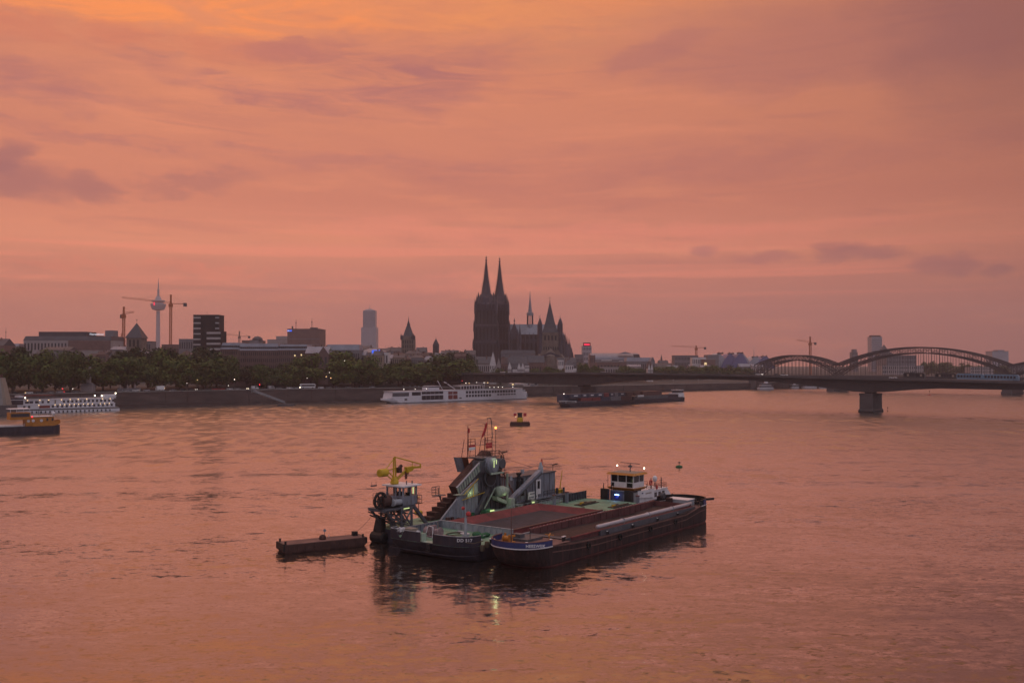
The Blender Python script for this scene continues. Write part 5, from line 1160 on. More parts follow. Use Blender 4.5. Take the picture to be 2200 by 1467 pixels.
# white cruise ship in the middle
CS, Lc = far_ship('cruise_ship', 'long white river cruise ship moored at the quay before the road bridge', 829, 867.5, 1133, 857)
k = Lc / 312.0; q = lambda px: (px - 820) * k
bwid = 11.4
cl = [(q(833), bwid * .5), (q(836), 2.0), (q(848), .2), (q(1130), 0), (q(1132), 1), (q(1132), bwid - 1), (q(1130), bwid), (q(848), bwid - .2), (q(836), bwid - 2)]
ct = [(q(820), bwid * .5), (q(823), 2.2), (q(838), .2), (q(1130), 0), (q(1132), 1), (q(1132), bwid - 1), (q(1130), bwid), (q(838), bwid - .2), (q(823), bwid - 2.2)]
MB().loft([[(x, y, -.5) for x, y in cl], [(x, y, .5) for x, y in cl]]).build('boot_top', M['hull_dark'], CS)
ch_ = MB().loft([[(x, y, .5) for x, y in cl], [(x, y, 2.6) for x, y in ct], [(x, y, 3.9) for x, y in ct]]).build('hull', M['white_ship'], CS)
ss = MB().slab_y([(q(831), 3.9), (q(1120), 3.9), (q(1120), 8.9), (q(866), 8.9), (q(834), 8.7)], .15, bwid - .15); ss_o = ss.build('superstructure', M['white_ship'], CS)
MB().slab_y([(q(832), 8.7), (q(1122), 8.9), (q(1122), 9.15), (q(832), 8.95)], -.05, bwid + .05).build('roof_edge', M['white_ship'], CS)
cwin = lambda x0, x1, z0, z1, m='glass_far': MB().box(q(x0), q(x1), .05, .16, z0, z1).build('window', M[m], ss_o)
cwin(833, 866, 5.2, 7.9, 'grey_d'); cwin(872, 890, 5.6, 8.1)
for i in range(5): cwin(892 + i * 9.1, 900.6 + i * 9.1, 6.3, 8.2)
for i in range(5): MB().box(q(892 + i * 9.1), q(900.6 + i * 9.1), -.05, .02, 2.1, 5.3).build('window', M['glass_far'], ch_)
for i in range(2):
    cwin(948 + i * 10.6, 957.4 + i * 10.6, 5.8, 7.9, 'awn_red')
    MB().box(q(948 + i * 10.6), q(957.4 + i * 10.6), -.05, .02, 2.0, 5.2).build('window', M['awn_red'], ch_)
for i in range(19):
    x = 987 + i * 6.55
    if x > 1102: break
    cwin(x, x + 4.7, 6.0, 7.9)
    if not 1043 < x < 1054: cwin(x, x + 4.7, 3.2, 5.0)
MB().box(q(857), q(862), -.05, .02, 2.2, 3.4).build('hatch', M['grey_d'], ch_)
MB().box(q(972), q(977), -.05, .02, 2.3, 3.0).build('hatch', M['black'], ch_)
MB().box(q(908), q(932), 2, bwid - 2, 9.1, 11.4).build('wheelhouse', M['white_ship'], CS)
MB().box(q(910), q(933), 1.6, bwid - 1.6, 12.2, 12.5).build('wheelhouse_roof', M['white_ship'], CS)
MB().box(q(910), q(931), 1.95, 2.05, 11.4, 12.2).build('wheelhouse_glass', M['glass_far'], CS)
MB().tube((q(930), 3, 16.4), (q(941), 3, 9.3), .3, .22).build('folding_mast', M['white_ship'], CS)
MB().tube((q(952), 3, 13.6), (q(968), 3, 9.6), .35, .25).tube((q(944), 3, 15.3), (q(949), 3, 14.4), .4).build('folding_mast', M['white_ship'], CS)
MB().box(q(976), q(1029), 1, bwid - 1, 12.0, 12.3).build('sun_roof', M['white_ship'], CS)
for i in range(9):
    MB().box(q(977 + i * 6.2), q(978 + i * 6.2), 1.0, 1.2, 9.1, 12.0).build('roof_post', M['white_ship'], CS)
    if i < 8: MB().box(q(979 + i * 6.2), q(982.4 + i * 6.2), 1.1, 1.15, 9.6, 11.4).build('wind_screen', M['glass_far'], CS)
MB().tube((q(1035), 4, 9.1), (q(1037), 4, 14.2), .2).ball((q(1040), 4, 13.6), .25, 6).build('aft_mast', M['white_ship'], CS)
for px in (857, 880, 903, 1043, 1053, 1063, 1073, 1098): MB().ball((q(px), 1, 10.4), .26, 6).build('deck_lamp', M['l_white'], CS)
for px in (857, 870, 880, 888): MB().tube((q(px), 1.4, 9.1), (q(px), 1.4, 12.6), .06).box(q(px - 1), q(px + 1), 1.2, 1.5, 12.4, 12.8).build('deck_light_pole', M['grey_l'], CS)
MB().rail([(q(868), .4, 9.1), (q(908), .4, 9.1)], 1.1, 3, .07).rail([(q(1030), .4, 9.1), (q(1118), .4, 9.1)], 1.1, 3, .07).build('railing', M['grey_l'], CS)
MB().box(q(1120), q(1132), .6, bwid - .6, 3.9, 6.2).build('stern_house', M['white_ship'], CS)
# gangway pontoon behind its stern
GP, Lg = far_ship('landing_pontoon', 'grey landing pontoon with sloping gangway behind the cruise ship stern', 1122, 853, 1165, 850, 'pontoon')
MB().box(0, Lg, 0, 6, -.3, 3.0).build('pontoon_hull', M['grey'], GP)
MB().beam((Lg * .2, 3, 8.5), (Lg * 1.0, 5, 3.6), 2.2, .4).rail([(Lg * .2, 2, 8.6), (Lg, 4, 3.8)], 1.2, 2, .08).build('gangway', M['grey_l'], GP)
MB().box(2, Lg * .6, 1, 5, 3, 6.5).build('pontoon_house', M['grey_l'], GP)

# container ship passing the bridge
KS, Lk = far_ship('container_ship', 'dark container ship with red and blue boxes passing under the road bridge', 1219, 875, 1476, 861, 'ship')
k = Lk / 269.0; q = lambda px: (px - 1203) * k
kl = outline(0, Lk, 0, 11, 10, 5, pw=2.2)
MB().loft([ring(kl, -.5, 3, .05, v_mid=5.5), [(u, v, 2.2) for u, v in kl], [(u, v, 3.0 + (1.0 if u < 9 else 0)) for u, v in kl]]).build('hull', M['hull_dark'], KS)
mb = MB(); wallring(mb, kl, lambda u: 2.9, lambda u: 4.4 - .8 * min(1, u / 16), .3, lambda p: p[0] < 17, 5.5); mb.build('bow_bulwark', M['white'], KS)
mb = MB().prism([(u, v) for u, v in kl if u < 14], 4.0, 4.1); mb.build('foredeck', M['grey_l'], KS)
mb = MB(); wallring(mb, kl, lambda u: 2.9, lambda u: 3.7, .3, lambda p: p[0] > Lk - 12, 5.5); mb.build('stern_bulwark', M['white'], KS)
MB().tube((3, 5.5, 4), (3, 5.5, 8.6), .14).build('bow_mast', M['white'], KS)
for x, z in ((2.4, 8.1), (3.4, 8.1), (3.0, 9.0)): MB().ball((x, 5.4, z), .3, 6).build('bow_lamp', M['l_white'], KS)
rows = [('c_blue', 1212, 1232), ('c_blue', 1233, 1246), ('c_blue', 1247, 1262), ('c_blue', 1263, 1279), ('c_red', 1280, 1290), ('c_blue', 1291, 1301), ('c_grey', 1302, 1310), ('c_blue', 1311, 1326), ('c_brown', 1327, 1344), ('c_brown', 1345, 1360)]
names = {'c_red': 'rust red', 'c_blue': 'dark blue', 'c_grey': 'grey', 'c_brown': 'brown'}
def container(x0, x1, y0, z0, h, c, lab, white=False):
    o = thing('shipping_container', lab, 'container', KS.matrix_basis @ Vector((q(x0), y0, z0)), KS.rotation_euler.z, 'containers on the passing container ship')
    w = q(x1) - q(x0); m = MB().box(0, w, 0, 2.6, 0, h)
    for i in range(int(w / .8)): m.box(.2 + i * .8, .5 + i * .8, -.05, 0, .2, h - .2)
    m.build('container_box', M[c], o)
    if white: MB().box(w * .3, w * .7, -.09, -.05, h * .45, h * .72).build('faded_marking', M['white'], o)
for i, (c, a, b) in enumerate(rows):
    tall = 7.4 if c != 'c_red' or a > 1270 else 6
    container(a, b - .4, 1.0, 6.0, 2.7, c, 'upper %s container, number %s from the bow along the ship side' % (names[c], ['one', 'two', 'three', 'four', 'five', 'six', 'seven', 'eight', 'nine', 'ten'][i]), c == 'c_blue')
low = [('c_red', 1232, 1254), ('c_red', 1255, 1272), ('c_blue', 1273, 1292), ('c_grey', 1293, 1316), ('c_brown', 1317, 1340)]
for i, (c, a, b) in enumerate(low):
    container(a, b - .4, .9, 3.1, 2.8, c, 'lower %s container in the bottom tier, %s from the bow' % (names[c], ['first', 'second', 'third', 'fourth', 'fifth'][i]))
MB().box(q(1205), q(1345), 3.7, 10, 3.1, 8.6).build('inner_stow', M['c_blue'], KS)
MB().box(q(1345), q(1425), .8, 10, 3.0, 5.4).build('hold_coaming', M['grey_d'], KS)
MB().box(q(1372), q(1418), 3.7, 10, 5.4, 8.6).build('hatch_stack', M['c_brown'], KS)
MB().box(q(1352), q(1366), .4, 2.6, 4.9, 6.2).build('work_boat', M['white'], KS)
MB().box(q(1420), q(1452), .9, 10, 3.0, 5.6).build('aft_house', M['hull_dark'], KS)
MB().box(q(1452), q(1468), 1.2, 10, 3.4, 6.4).build('accommodation', M['white'], KS)
kw = MB().box(q(1458), q(1468), 2, 9, 6.4, 8.6).build('wheelhouse', M['grey_d'], KS)
MB().box(q(1457), q(1469), 1.6, 9.4, 8.6, 8.9).build('wheelhouse_roof', M['white'], KS)
MB().tube((q(1455), 5, 6.4), (q(1455), 5, 11), .15).build('mast', M['black'], KS)

# small white excursion boats farther up
def excursion(px0, px1, yb, label, tiers=2, lean=1):
    a = survey(px0, yb, z=0); D = a.y; k = D / 2100; w = (px1 - px0) * k
    o = thing('excursion_boat', label, 'boat', (a.x, D, 0), R(14), 'white excursion boats at the far landing')
    MB().loft([[(w * .04, 1, -.3), (w * .97, 1, -.3), (w * .97, 6, -.3), (w * .04, 6, -.3)], [(0, 0, 2.2), (w, 0, 2.2), (w, 7, 2.2), (0, 7, 2.2)]]).build('hull', M['white_ship'], o)
    for t in range(tiers):
        z = 2.2 + t * 2.6; i0 = w * (.06 + .10 * t); i1 = w * (.95 - .14 * t)
        MB().box(i0, i1, .6, 6.4, z, z + .7).box(i0 - .3, i1 + .3, .4, 6.6, z + 2.3, z + 2.6).build('deck_house', M['white_ship'], o)
        MB().box(i0 + .3, i1 - .3, .7, 6.3, z + .7, z + 2.3).build('window_band', M['glass_far'], o)
    MB().box(w * .45, w * .62, 2, 5, 2.2 + tiers * 2.6, 4.2 + tiers * 2.6).tube((w * .55, 3, 4 + tiers * 2.6), (w * .55, 3, 8 + tiers * 2.6), .12).build('wheelhouse', M['white_ship'], o)
excursion(1632, 1667, 837.5, 'white two-deck excursion boat nearest to the bridge middle', 2)
excursion(1702, 1719, 835.5, 'small white excursion boat between two larger boats', 1)
excursion(1728, 1759, 835.3, 'long low white excursion boat beside the railway bridge pier', 2)
excursion(1761, 1778, 834.6, 'small white excursion boat closest to the railway bridge pier', 1)
LS, Ll = far_ship('landing_stage', 'landing stage with two stacked white canopies behind the container ship stern', 1424, 841, 1470, 838, 'landing stage')
MB().box(0, Ll, 0, 7, -.3, 1.6).build('pontoon_hull', M['grey_d'], LS)
for z in (3.6, 6.2): MB().box(1, Ll * .8, .3, 6.5, z, z + .5).build('canopy', M['white'], LS)
for i in range(5):
    for y in (.8, 6): MB().box(1.5 + i * Ll * .18, 1.8 + i * Ll * .18, y, y + .3, 1.6, 6.3).build('canopy_post', M['grey_l'], LS)
MB().beam((Ll * .8, 4, 6.6), (Ll * 1.6, 10, 2.0), 2, .4).build('gangway', M['grey_l'], LS)
# sloping gangway on the quay wall and its pontoon
RG = thing('gangway_ramp', 'pale steel gangway ramp sloping down the quay wall to the water', 'ramp', (survey(545, 842, dist=668).x, 668, 0))
b1 = survey(611, 866, dist=690); a1 = survey(545, 841, dist=668); da = Vector((a1.x, 668, 0))
A_, B_ = a1 - da, b1 - da
MB().beam(A_, B_, 2.6, .35).build('ramp_deck', M['grey_l'], RG)
for s_o in (-1.3, 1.3):
    u_ = Vector((0, s_o, 0)); MB().rail([A_ + u_, B_ + u_], 1.3, 2.2, .10).build('ramp_railing', M['grey_l'], RG)
MB().box(B_.x - 4, B_.x + 7, B_.y - 3, B_.y + 3, -.3 , 1.2).build('ramp_pontoon', M['grey_d'], RG)
MB().box(A_.x - 1.4, A_.x - 1.1, A_.y - .5, A_.y, 9.6, 13.6).box(A_.x + 1.1, A_.x + 1.4, A_.y - .5, A_.y, 9.6, 13.6).box(A_.x - 1.4, A_.x + 1.4, A_.y - .5, A_.y, 13.2, 13.6).build('ramp_gate', M['grey'], RG)

def where(pxs, marks, noun='%s'):
    """for each pixel column a phrase that tells which one it is: its rank to the left or right of the nearest landmark"""
    keys = []
    for p in pxs:
        m = min(marks, key=lambda q_: abs(q_[0] - p)); keys.append((m, p < m[0]))
    res = []
    for p, (m, left) in zip(pxs, keys):
        same = sorted([q_ for q_, k_ in zip(pxs, keys) if k_ == (m, left)], key=lambda q_: abs(q_ - m[0])); r = same.index(p)
        res.append(('%s to the %s of the %s' % (['first', 'second', 'third', 'fourth', 'fifth', 'sixth', 'seventh', 'eighth'][r], 'left' if left else 'right', m[1])))
    return res
MARKS = [(8, 'landing tower'), (186, 'pale garden pavilion'), (287, 'pyramid church tower'), (366, 'tallest tower crane'), (443, 'black tower'), (540, 'gangway ramp'), (661, 'white coach'), (742, 'high white lamp'), (810, 'blue sign'), (876, 'town hall tower'), (936, 'small round tower'), (1000, 'bridge approach')]
MARKS_R = [(1261, 'red sign tower'), (1343, 'station pediment'), (1425, 'distant small church'), (1496, 'low crane'), (1590, 'blue tents'), (1741, 'crane above the arch')]
# ------------------------------------------------------------------ road bridge over the river
DP = [(-125, 905, 20.3, 7.0), (-42, 832, 21.8, 7.6), (10, 785, 22.7, 8.4), (40, 758, 23.1, 9.6), (55, 745, 23.3, 10.2), (68, 733, 23.3, 8.8), (85, 718, 23.3, 6.6), (110, 697, 23.2, 4.7), (140, 670, 22.9, 3.8), (165, 648, 22.5, 4.0),
      (185, 631, 22.1, 5.2), (203, 615, 21.7, 7.4), (213, 606, 21.5, 8.8), (220, 600, 21.4, 9.2), (228, 593, 21.3, 8.6), (238, 584, 21.1, 7.0), (252, 572, 20.9, 5.6), (285, 543, 20.2, 5.0), (340, 495, 19.0, 5.6), (410, 434, 18.0, 8.0)]
nv = Vector((-.66, -.75, 0)).normalized()      # towards the viewer
RB = thing('road_bridge', 'long dark haunched girder road bridge crossing the river in front of the arches', 'bridge', (55, 745, 0), 0, None, (55, 745, 0))
def sect(p, o0, o1, z0, z1):
    b = Vector((p[0], p[1], 0)); a, c = b + nv * o0, b + nv * o1
    return [(a.x, a.y, z0), (c.x, c.y, z0), (c.x, c.y, z1), (a.x, a.y, z1)]
MB().loft([sect(p, -8, 7.6, p[2] - p[3], p[2] - 1.3) for p in DP]).build('box_girder', M['bridge_steel'], RB)
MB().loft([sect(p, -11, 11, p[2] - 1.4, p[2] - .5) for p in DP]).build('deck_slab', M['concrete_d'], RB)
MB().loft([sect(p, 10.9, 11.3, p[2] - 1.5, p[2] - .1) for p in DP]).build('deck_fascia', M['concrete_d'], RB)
mb = MB(); mg = MB(); mw = MB()
for i in range(len(DP) - 1):
    a, b = Vector(DP[i][:3]) + nv * 11, Vector(DP[i + 1][:3]) + nv * 11
    m = max(1, int((b - a).length / 5))
    for k in range(m):
        p, q_ = a.lerp(b, k / m), a.lerp(b, (k + 1) / m)
        mg.tube(p, p + Vector((0, 0, 1.1)), .08, n=4); mg.tube(p + Vector((0, 0, 1.1)), q_ + Vector((0, 0, 1.1)), .09, n=4); mg.tube(p + Vector((0, 0, .5)), q_ + Vector((0, 0, .5)), .06, n=4)
        if i > 0:
            dpt = DP[i][3] + (DP[i + 1][3] - DP[i][3]) * k / m
            w0 = p - nv * 3.38 ; mw.beam((w0.x, w0.y, p.z - dpt + .1), (w0.x, w0.y, p.z - 1.5), .12, .16, up=(nv.x, nv.y, 0))
mg.build('railing', M['grey_d'], RB, kind='stuff'); mw.build('web_stiffener', M['bridge_steel'], RB, kind='stuff')
def pier(px_, py_, z1, wa, wp, label=None):
    d = Vector((.75, -.66, 0)).normalized(); c = Vector((px_, py_, 0)); poly = []
    for s1, s2 in ((-1, -1), (1, -1), (1, 1), (-1, 1)):
        q_ = c + d * (s1 * wa / 2) + nv * (s2 * wp / 2); poly.append(q_)
    def sc_(k, z): return [((q_.x - c.x) * k + c.x, (q_.y - c.y) * k + c.y, z) for q_ in poly]
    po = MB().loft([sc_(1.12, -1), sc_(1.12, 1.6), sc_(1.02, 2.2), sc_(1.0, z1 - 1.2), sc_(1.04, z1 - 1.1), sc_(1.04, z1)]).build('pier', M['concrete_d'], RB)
    MB().loft([sc_(.55, z1), sc_(.5, z1 + 1.6)]).build('bearing', M['black'], po)
    MB().loft([sc_(1.135, -.8), sc_(1.135, .9)]).build('pier_foot', M['black'], po)
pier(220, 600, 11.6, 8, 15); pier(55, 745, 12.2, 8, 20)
MB().prism([(-130, 900), (-60, 836), (-46, 852), (-112, 915)], 5, 14.5).build('abutment', M['concrete_d'], RB)
def on_deck(px, off=0.0, lift=-.5):
    best = None
    for i in range(len(DP) - 1):
        for k in range(12):
            f = k / 12; p = Vector([DP[i][j] + (DP[i + 1][j] - DP[i][j]) * f for j in range(3)]) + nv * off
            x = 1100 + FPX * p.x / p.y
            if best is None or abs(x - px) < best[0]: best = (abs(x - px), p)
    p = best[1]; p.z += lift; return p
# trams on the bridge deck
def tram(px0, px1, body, label, blue):
    a, b = on_deck(px0, -2), on_deck(px1, -2); d = b - a; Ln = d.length
    o = thing('tram', label, 'tram', a, math.atan2(d.y, d.x), 'trams on the road bridge')
    sl = d.z / Ln
    bd = MB().slab_y([(0, .5), (Ln, .5 + sl * Ln), (Ln, 3.0 + sl * Ln), (Ln - .8, 3.7 + sl * Ln), (.8, 3.7), (0, 3.0)], -1.3, 1.3).build('tram_body', M[body], o)
    n = max(3, int(Ln / 1.7))
    for i in range(n):
        x = .6 + (Ln - 1.6) * i / n; MB().box(x, x + Ln / n * .66, -1.36, -1.3, 1.6 + sl * x, 2.9 + sl * x).build('window', M['plaster_y'] if (i * 7) % 5 == 2 and not blue else M['glass_far'], bd)
    MB().box(Ln * .3, Ln * .5, -.8, .8, 3.7 + sl * Ln * .4, 4.1 + sl * Ln * .4).build('roof_unit', M['grey_d'], o)
    return o
tram(1943, 1988, 'tram_dark', 'dark tram car on the bridge, the one farther left', False)
tram(2008, 2054, 'tram_dark', 'dark tram car on the bridge with a pale nose next to the blue tram', False)
tram(2062, 2118, 'tram_blue', 'pale blue tram, front half of the coupled pair by the dark tram', True)
tram(2121, 2184, 'tram_blue', 'pale blue tram, rear half at the right end of the bridge', True)
# cars (one body shape, shared meshes)
def car_mesh():
    b = MB().loft([[(-2.1, y * .9, .35), (2.1, y * .9, .35), (2.2, y, .75), (2.1, y, .95), (1.0, y * .97, 1.05), (-1.9, y * .97, 1.1), (-2.2, y, .8)] for y in (-.88, .88)])
    b2 = MB().loft([[(-1.7, y, 1.05), (.9, y, 1.02), (.2, y * .85, 1.5), (-1.2, y * .85, 1.5)] for y in (-.78, .78)])
    w = MB()
    return b, b2
_cb, _cg = car_mesh()
car_glass = _cg.mesh('car_windows', M['glass'])
wheel_me = MB().lathe_y([(.15, 0), (.33, .02), (.33, .2), (.15, .22)], (0, -.11, 0), 8).mesh('wheel', M['tyre'])
car_body = {}
def car(p, rz, colr, label, group, lights=None, van=False):
    key = (colr, van)
    if key not in car_body:
        if van: car_body[key] = MB().loft([[(-2.6, y, .4), (2.6, y, .4), (2.6, y, 1.1), (2.0, y, 1.4), (1.6, y * .92, 2.3), (-2.6, y * .95, 2.35)] for y in (-.98, .98)]).mesh('car_body', M[colr])
        else: car_body[key] = _cb.mesh('car_body', M[colr])
    o = thing('parked_van' if van else 'parked_car', label, 'van' if van else 'car', p, rz, group)
    c = bpy.data.objects.new('car_body', car_body[key]); COL.objects.link(c); c.parent = o
    if not van:
        g_ = bpy.data.objects.new('car_windows', car_glass); COL.objects.link(g_); g_.parent = o
    else: MB().box(-.4, 1.7, -1.0, -.9, 1.4, 2.1).build('van_window', M['glass'], o)
    for x in (-1.35, 1.35):
        for y in (-.85, .85):
            w_ = bpy.data.objects.new('wheel', wheel_me); COL.objects.link(w_); w_.parent = o; w_.location = (x, y, .33)
    if lights:
        for y in (-.6, .6): MB().ball((2.2 if lights != 'l_red' else -2.2, y, .75), .17, 6).build('headlight' if lights != 'l_red' else 'tail_light', M[lights], o)
    return o
dang = math.atan2(-.66, .75)
for px, c, lab in ((1080, 'car_white', 'white car driving on the left part of the bridge deck'), (1298, 'car_silver', 'silver car on the bridge deck above the left pier'), (1630, 'car_white', 'white car on the bridge before the blue membrane tents'),
                   (1672, 'car_grey', 'grey car on the bridge deck under the left steel arch'), (1686, 'car_white', 'white car following close behind a grey car on the bridge'), (1918, 'car_white', 'white car on the bridge deck left of the dark tram')):
    car(on_deck(px, 7), dang, c, lab, 'cars crossing the road bridge', 'l_white' if px in (1630,) else None)
# lamp standards on the bridge
lamps_ = [1020, 1046, 1066, 1080, 1155, 1240, 1335, 1440, 1545, 1650, 1755, 1860, 1965, 2075, 2180]
for px in lamps_:
    p = on_deck(px, 9.5); o = thing('bridge_lamp', 'lamp standard on the bridge, %s' % where(lamps_, [(1058, 'tall white gable house'), (1261, 'red sign tower'), (1590, 'blue tents'), (1871, 'river pier'), (2062, 'blue tram front')])[lamps_.index(px)], 'street lamp', p, 0, 'lamp standards along the road bridge')
    MB().tube((0, 0, 0), (0, 0, 9.5), .11, .06, n=5).build('pole', M['grey_d'], o)
    MB().tube((0, 0, 9.4), (-1.2, .6, 9.7), .06, n=4).build('lamp_arm', M['grey_d'], o)

# ------------------------------------------------------------------ steel arch railway bridge behind
AB = thing('railway_bridge', 'steel trussed arch railway bridge with three spans beyond the road bridge', 'bridge', (345, 1050, 0), 0, None, (345, 1050, 0))
PV = [Vector((277, 1118, 0)), Vector((345, 1050, 0)), Vector((470, 926, 0)), Vector((595, 802, 0))]
aw = Vector((.70, .71, 0)).normalized()
def arch(a, b, off, rise_u, z_end, rise_l, nm):
    n = 22; up, lo = [], []
    for i in range(n + 1):
        f = i / n; s = 4 * f * (1 - f); p = a.lerp(b, f) + aw * off
        up.append(p + Vector((0, 0, z_end + (rise_u - z_end) * s))); lo.append(p + Vector((0, 0, 17 + (rise_l - 17) * s ** .85)))
    c = MB(); c2 = MB()
    for i in range(n): c.beam(up[i], up[i + 1], .9, 1.1); c2.beam(lo[i], lo[i + 1], .9, .9)
    ch = c.build('upper_chord', M['arch_steel'], AB); c2.build('lower_chord', M['arch_steel'], AB)
    w = MB(); h_ = MB()
    for i in range(n):
        w.beam(up[i], lo[i], .4, .4); w.beam(up[i], lo[i + 1], .35, .35) if i % 2 == 0 else w.beam(lo[i], up[i + 1], .35, .35)
        if lo[i].z > 18.5: h_.beam(lo[i], (lo[i].x, lo[i].y, 16), .30, .30)
    w.build('web_strut', M['arch_steel'], ch, kind='stuff'); h_.build('hanger', M['arch_steel'], ch, kind='stuff')
    return up
for j, (rise, low_) in enumerate(((38.6, 33.5), (46.0, 40.2), (38.6, 33.5))):
    tops = []
    for off in (0, 8, 14, 22): tops.append(arch(PV[j], PV[j + 1], off, rise, 27.5, low_, 0))
    br = MB()
    for k in (0, 2):
        for i in range(3, 20):
            br.beam(tops[k][i], tops[k + 1][i], .3, .3)
            br.beam(tops[k][i], tops[k + 1][i + 1], .22, .22)
    br.build('cross_brace', M['arch_steel'], AB, kind='stuff')
    dk = MB(); a, b = PV[j], PV[j + 1]
    dk.beam(a + aw * 11 + Vector((0, 0, 15.6)), b + aw * 11 + Vector((0, 0, 15.6)), 27, 2.4); dk.build('bridge_deck', M['arch_steel'], AB)
for p in PV[:3]:
    d = Vector((.71, -.70, 0)); c = p + aw * 11
    poly = [c + d * s1 * 4.5 + aw * s2 * 16 for s1, s2 in ((-1, -1), (1, -1), (1, 1), (-1, 1))]
    po = MB().prism([(q_.x, q_.y) for q_ in poly], -1, 14.2).build('pier', M['concrete_d'], AB)
    MB().prism([((q_.x - c.x) * 1.08 + c.x, (q_.y - c.y) * 1.08 + c.y) for q_ in poly], -1, 3).build('pier_foot', M['concrete_d'], po)

# ------------------------------------------------------------------ city
def px_at(px, D): return (px - 1100) * D / (FPX * math.cos(PITCH)) if False else survey(px, 780, dist=D).x
def bld(name, label, px0, px1, yt, D, depth=18, wall='plaster_g', roof='flat', ye=None, rm='slate', nx=8, nz=3, zb=13.5, cat='building', wm='glass_far', zw=None, rz=0.0, hip=3.0, group=None):
    x0, x1 = px_at(px0, D), px_at(px1, D); zt = hz(yt, D); zeav = hz(ye, D) if ye else zt
    xc = (x0 + x1) / 2; w = (x1 - x0) / 2
    o = thing(name, label, cat, (xc, D, zb), rz, group); ze, zt = zeav - zb, zt - zb
    wo_ = MB().box(-w, w, 0, depth, 0, ze).build('wall', M[wall], o)
    if roof == 'flat':
        MB().box(-w - .2, w + .2, -.2, depth + .2, ze, ze + .5).build('parapet', M[rm], o)
    elif roof == 'gx': MB().gable(-w, w, 0, depth, ze, zt, 'x', .5, 0).build('roof', M[rm], o)
    elif roof == 'hip': MB().gable(-w - .4, w + .4, 0, depth, ze, zt, 'x', .4, min(hip, w * .9)).build('roof', M[rm], o)
    elif roof == 'gy':
        MB().slab_y([(-w, ze), (w, ze), (0, zt - .25)], .05, .6).build('gable_wall', M[wall], wo_)
        MB().gable(-w, w, .3, depth, ze, zt, 'y', .3, 0).build('roof', M[rm], o)
    elif roof == 'mansard':
        MB().loft([[(-w - .3, -.3, ze), (w + .3, -.3, ze), (w + .3, depth, ze), (-w - .3, depth, ze)], [(-w + .8, 2.2, zt), (w - .8, 2.2, zt), (w - .8, depth - 2, zt), (-w + .8, depth - 2, zt)]]).build('roof', M[rm], o)
    if nx and nz:
        m = MB(); zl = zw if zw is not None else max(1.0, ze * .06)
        dxw = 2 * w / nx; dzw = (ze - zl) / nz
        for i in range(nx):
            for j in range(nz): m.box(-w + dxw * (i + .28), -w + dxw * (i + .72), -.12, .02, zl + dzw * (j + .25), zl + dzw * (j + .78))
        m.build('window', M[wm], wo_, kind='stuff')
    if roof in ('gx', 'hip') and w > 3:
        rc = random.Random(int(px0 * 7 + px1))
        for k in range(rc.randint(1, 3)):
            x = rc.uniform(-.8, .8) * w; ch_h = rc.uniform(1.2, 2.4); y = depth * rc.choice((.35, .5, .62)); zc = ze + (zt - ze) * .55
            MB().box(x - .5, x + .5, y - .4, y + .4, zc, zt + ch_h * .6).build('chimney', M['plaster_r'], wo_)
        if rc.random() < .4: MB().tube((w * .3, depth * .5, zt - .3), (w * .3, depth * .5, zt + rc.uniform(2, 4.5)), .09, n=4).build('aerial', M['grey_d'], wo_)
    return o, w, ze, zt
def mast(o, x, z, h, r=.25, m='grey_d'):
    MB().tube((x, 5, z), (x, 5, z + h), r, r * .4, n=5).box(x - r * 2, x + r * 2, 4.8, 5.2, z + h * .6, z + h * .66).build('roof_mast', M[m], o)

bld('office_block', 'pale flat office block at the far left edge of the skyline', -40, 40, 738, 900, 30, 'plaster_g', 'mansard', 744, 'zinc', 12, 3)
o, w, ze, zt = bld('office_block', 'low block with a thin mast at the left edge', -30, 8, 727, 860, 20, 'plaster_r', 'gx', 742, 'slate', 4, 2); mast(o, w - 1, zt - 2, 12)
o, w, ze, zt = bld('hotel_block', 'long hotel block with white illuminated roof lettering', 50, 238, 722, 900, 34, 'plaster', 'mansard', 731, 'slate', 26, 3, zw=2)
MB().box(-w * .75, w * .35, 8, 30, zt, hz(712, 900) - 13.5).build('penthouse', M['slate'], o)
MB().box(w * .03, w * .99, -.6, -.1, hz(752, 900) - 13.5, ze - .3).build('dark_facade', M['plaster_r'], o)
m_ = MB()
for i in range(14): m_.box(w * (.07 + i * .065), w * (.07 + i * .065) + 1.6, -.75, -.58, 12.5, 14.3)
m_.build('window', M['glass_far'], o, kind='stuff')
MB().box(w * .76, w * .96, 10, 20, zt, hz(709, 900) - 13.5).build('lift_tower', M['plaster_g'], o)
sgn = MB().box(w * .5, w * .82, 1.2, 1.5, zt, zt + .4).build('sign_rail', M['grey_d'], o)
lettering('Florent', 2.5, M['l_sign'], o, (w * .60, 1.1, zt + 1.7), (R(90), 0, 0), 'sign_lettering', .05); lettering('Hotel', 2.2, M['l_sign'], o, (w * .755, 1.1, zt + 1.6), (R(90), 0, 0), 'sign_lettering', .05)
bld('town_house', 'terrace of pale houses just below the long hotel block', 90, 150, 745, 800, 15, 'plaster_g', 'gx', 752, 'slate', 12, 2)
bld('town_house', 'grey house with zinc roof left of the pyramid church tower', 236, 268, 744, 880, 15, 'plaster_g', 'gx', 751, 'zinc', 6, 2)
bld('office_block', 'plain grey block right of the pyramid church tower', 303, 323, 734, 1000, 16, 'plaster_g', 'flat', None, 'concrete_d', 4, 3)
bld('office_block', 'grey block under the tall crane with the stepped roof', 347, 384, 741, 980, 20, 'plaster_r', 'flat', None, 'slate', 9, 2)
bld('office_block', 'pale flat block directly left of the black tower', 384, 414, 729, 980, 20, 'plaster_g', 'flat', None, 'zinc', 6, 3)
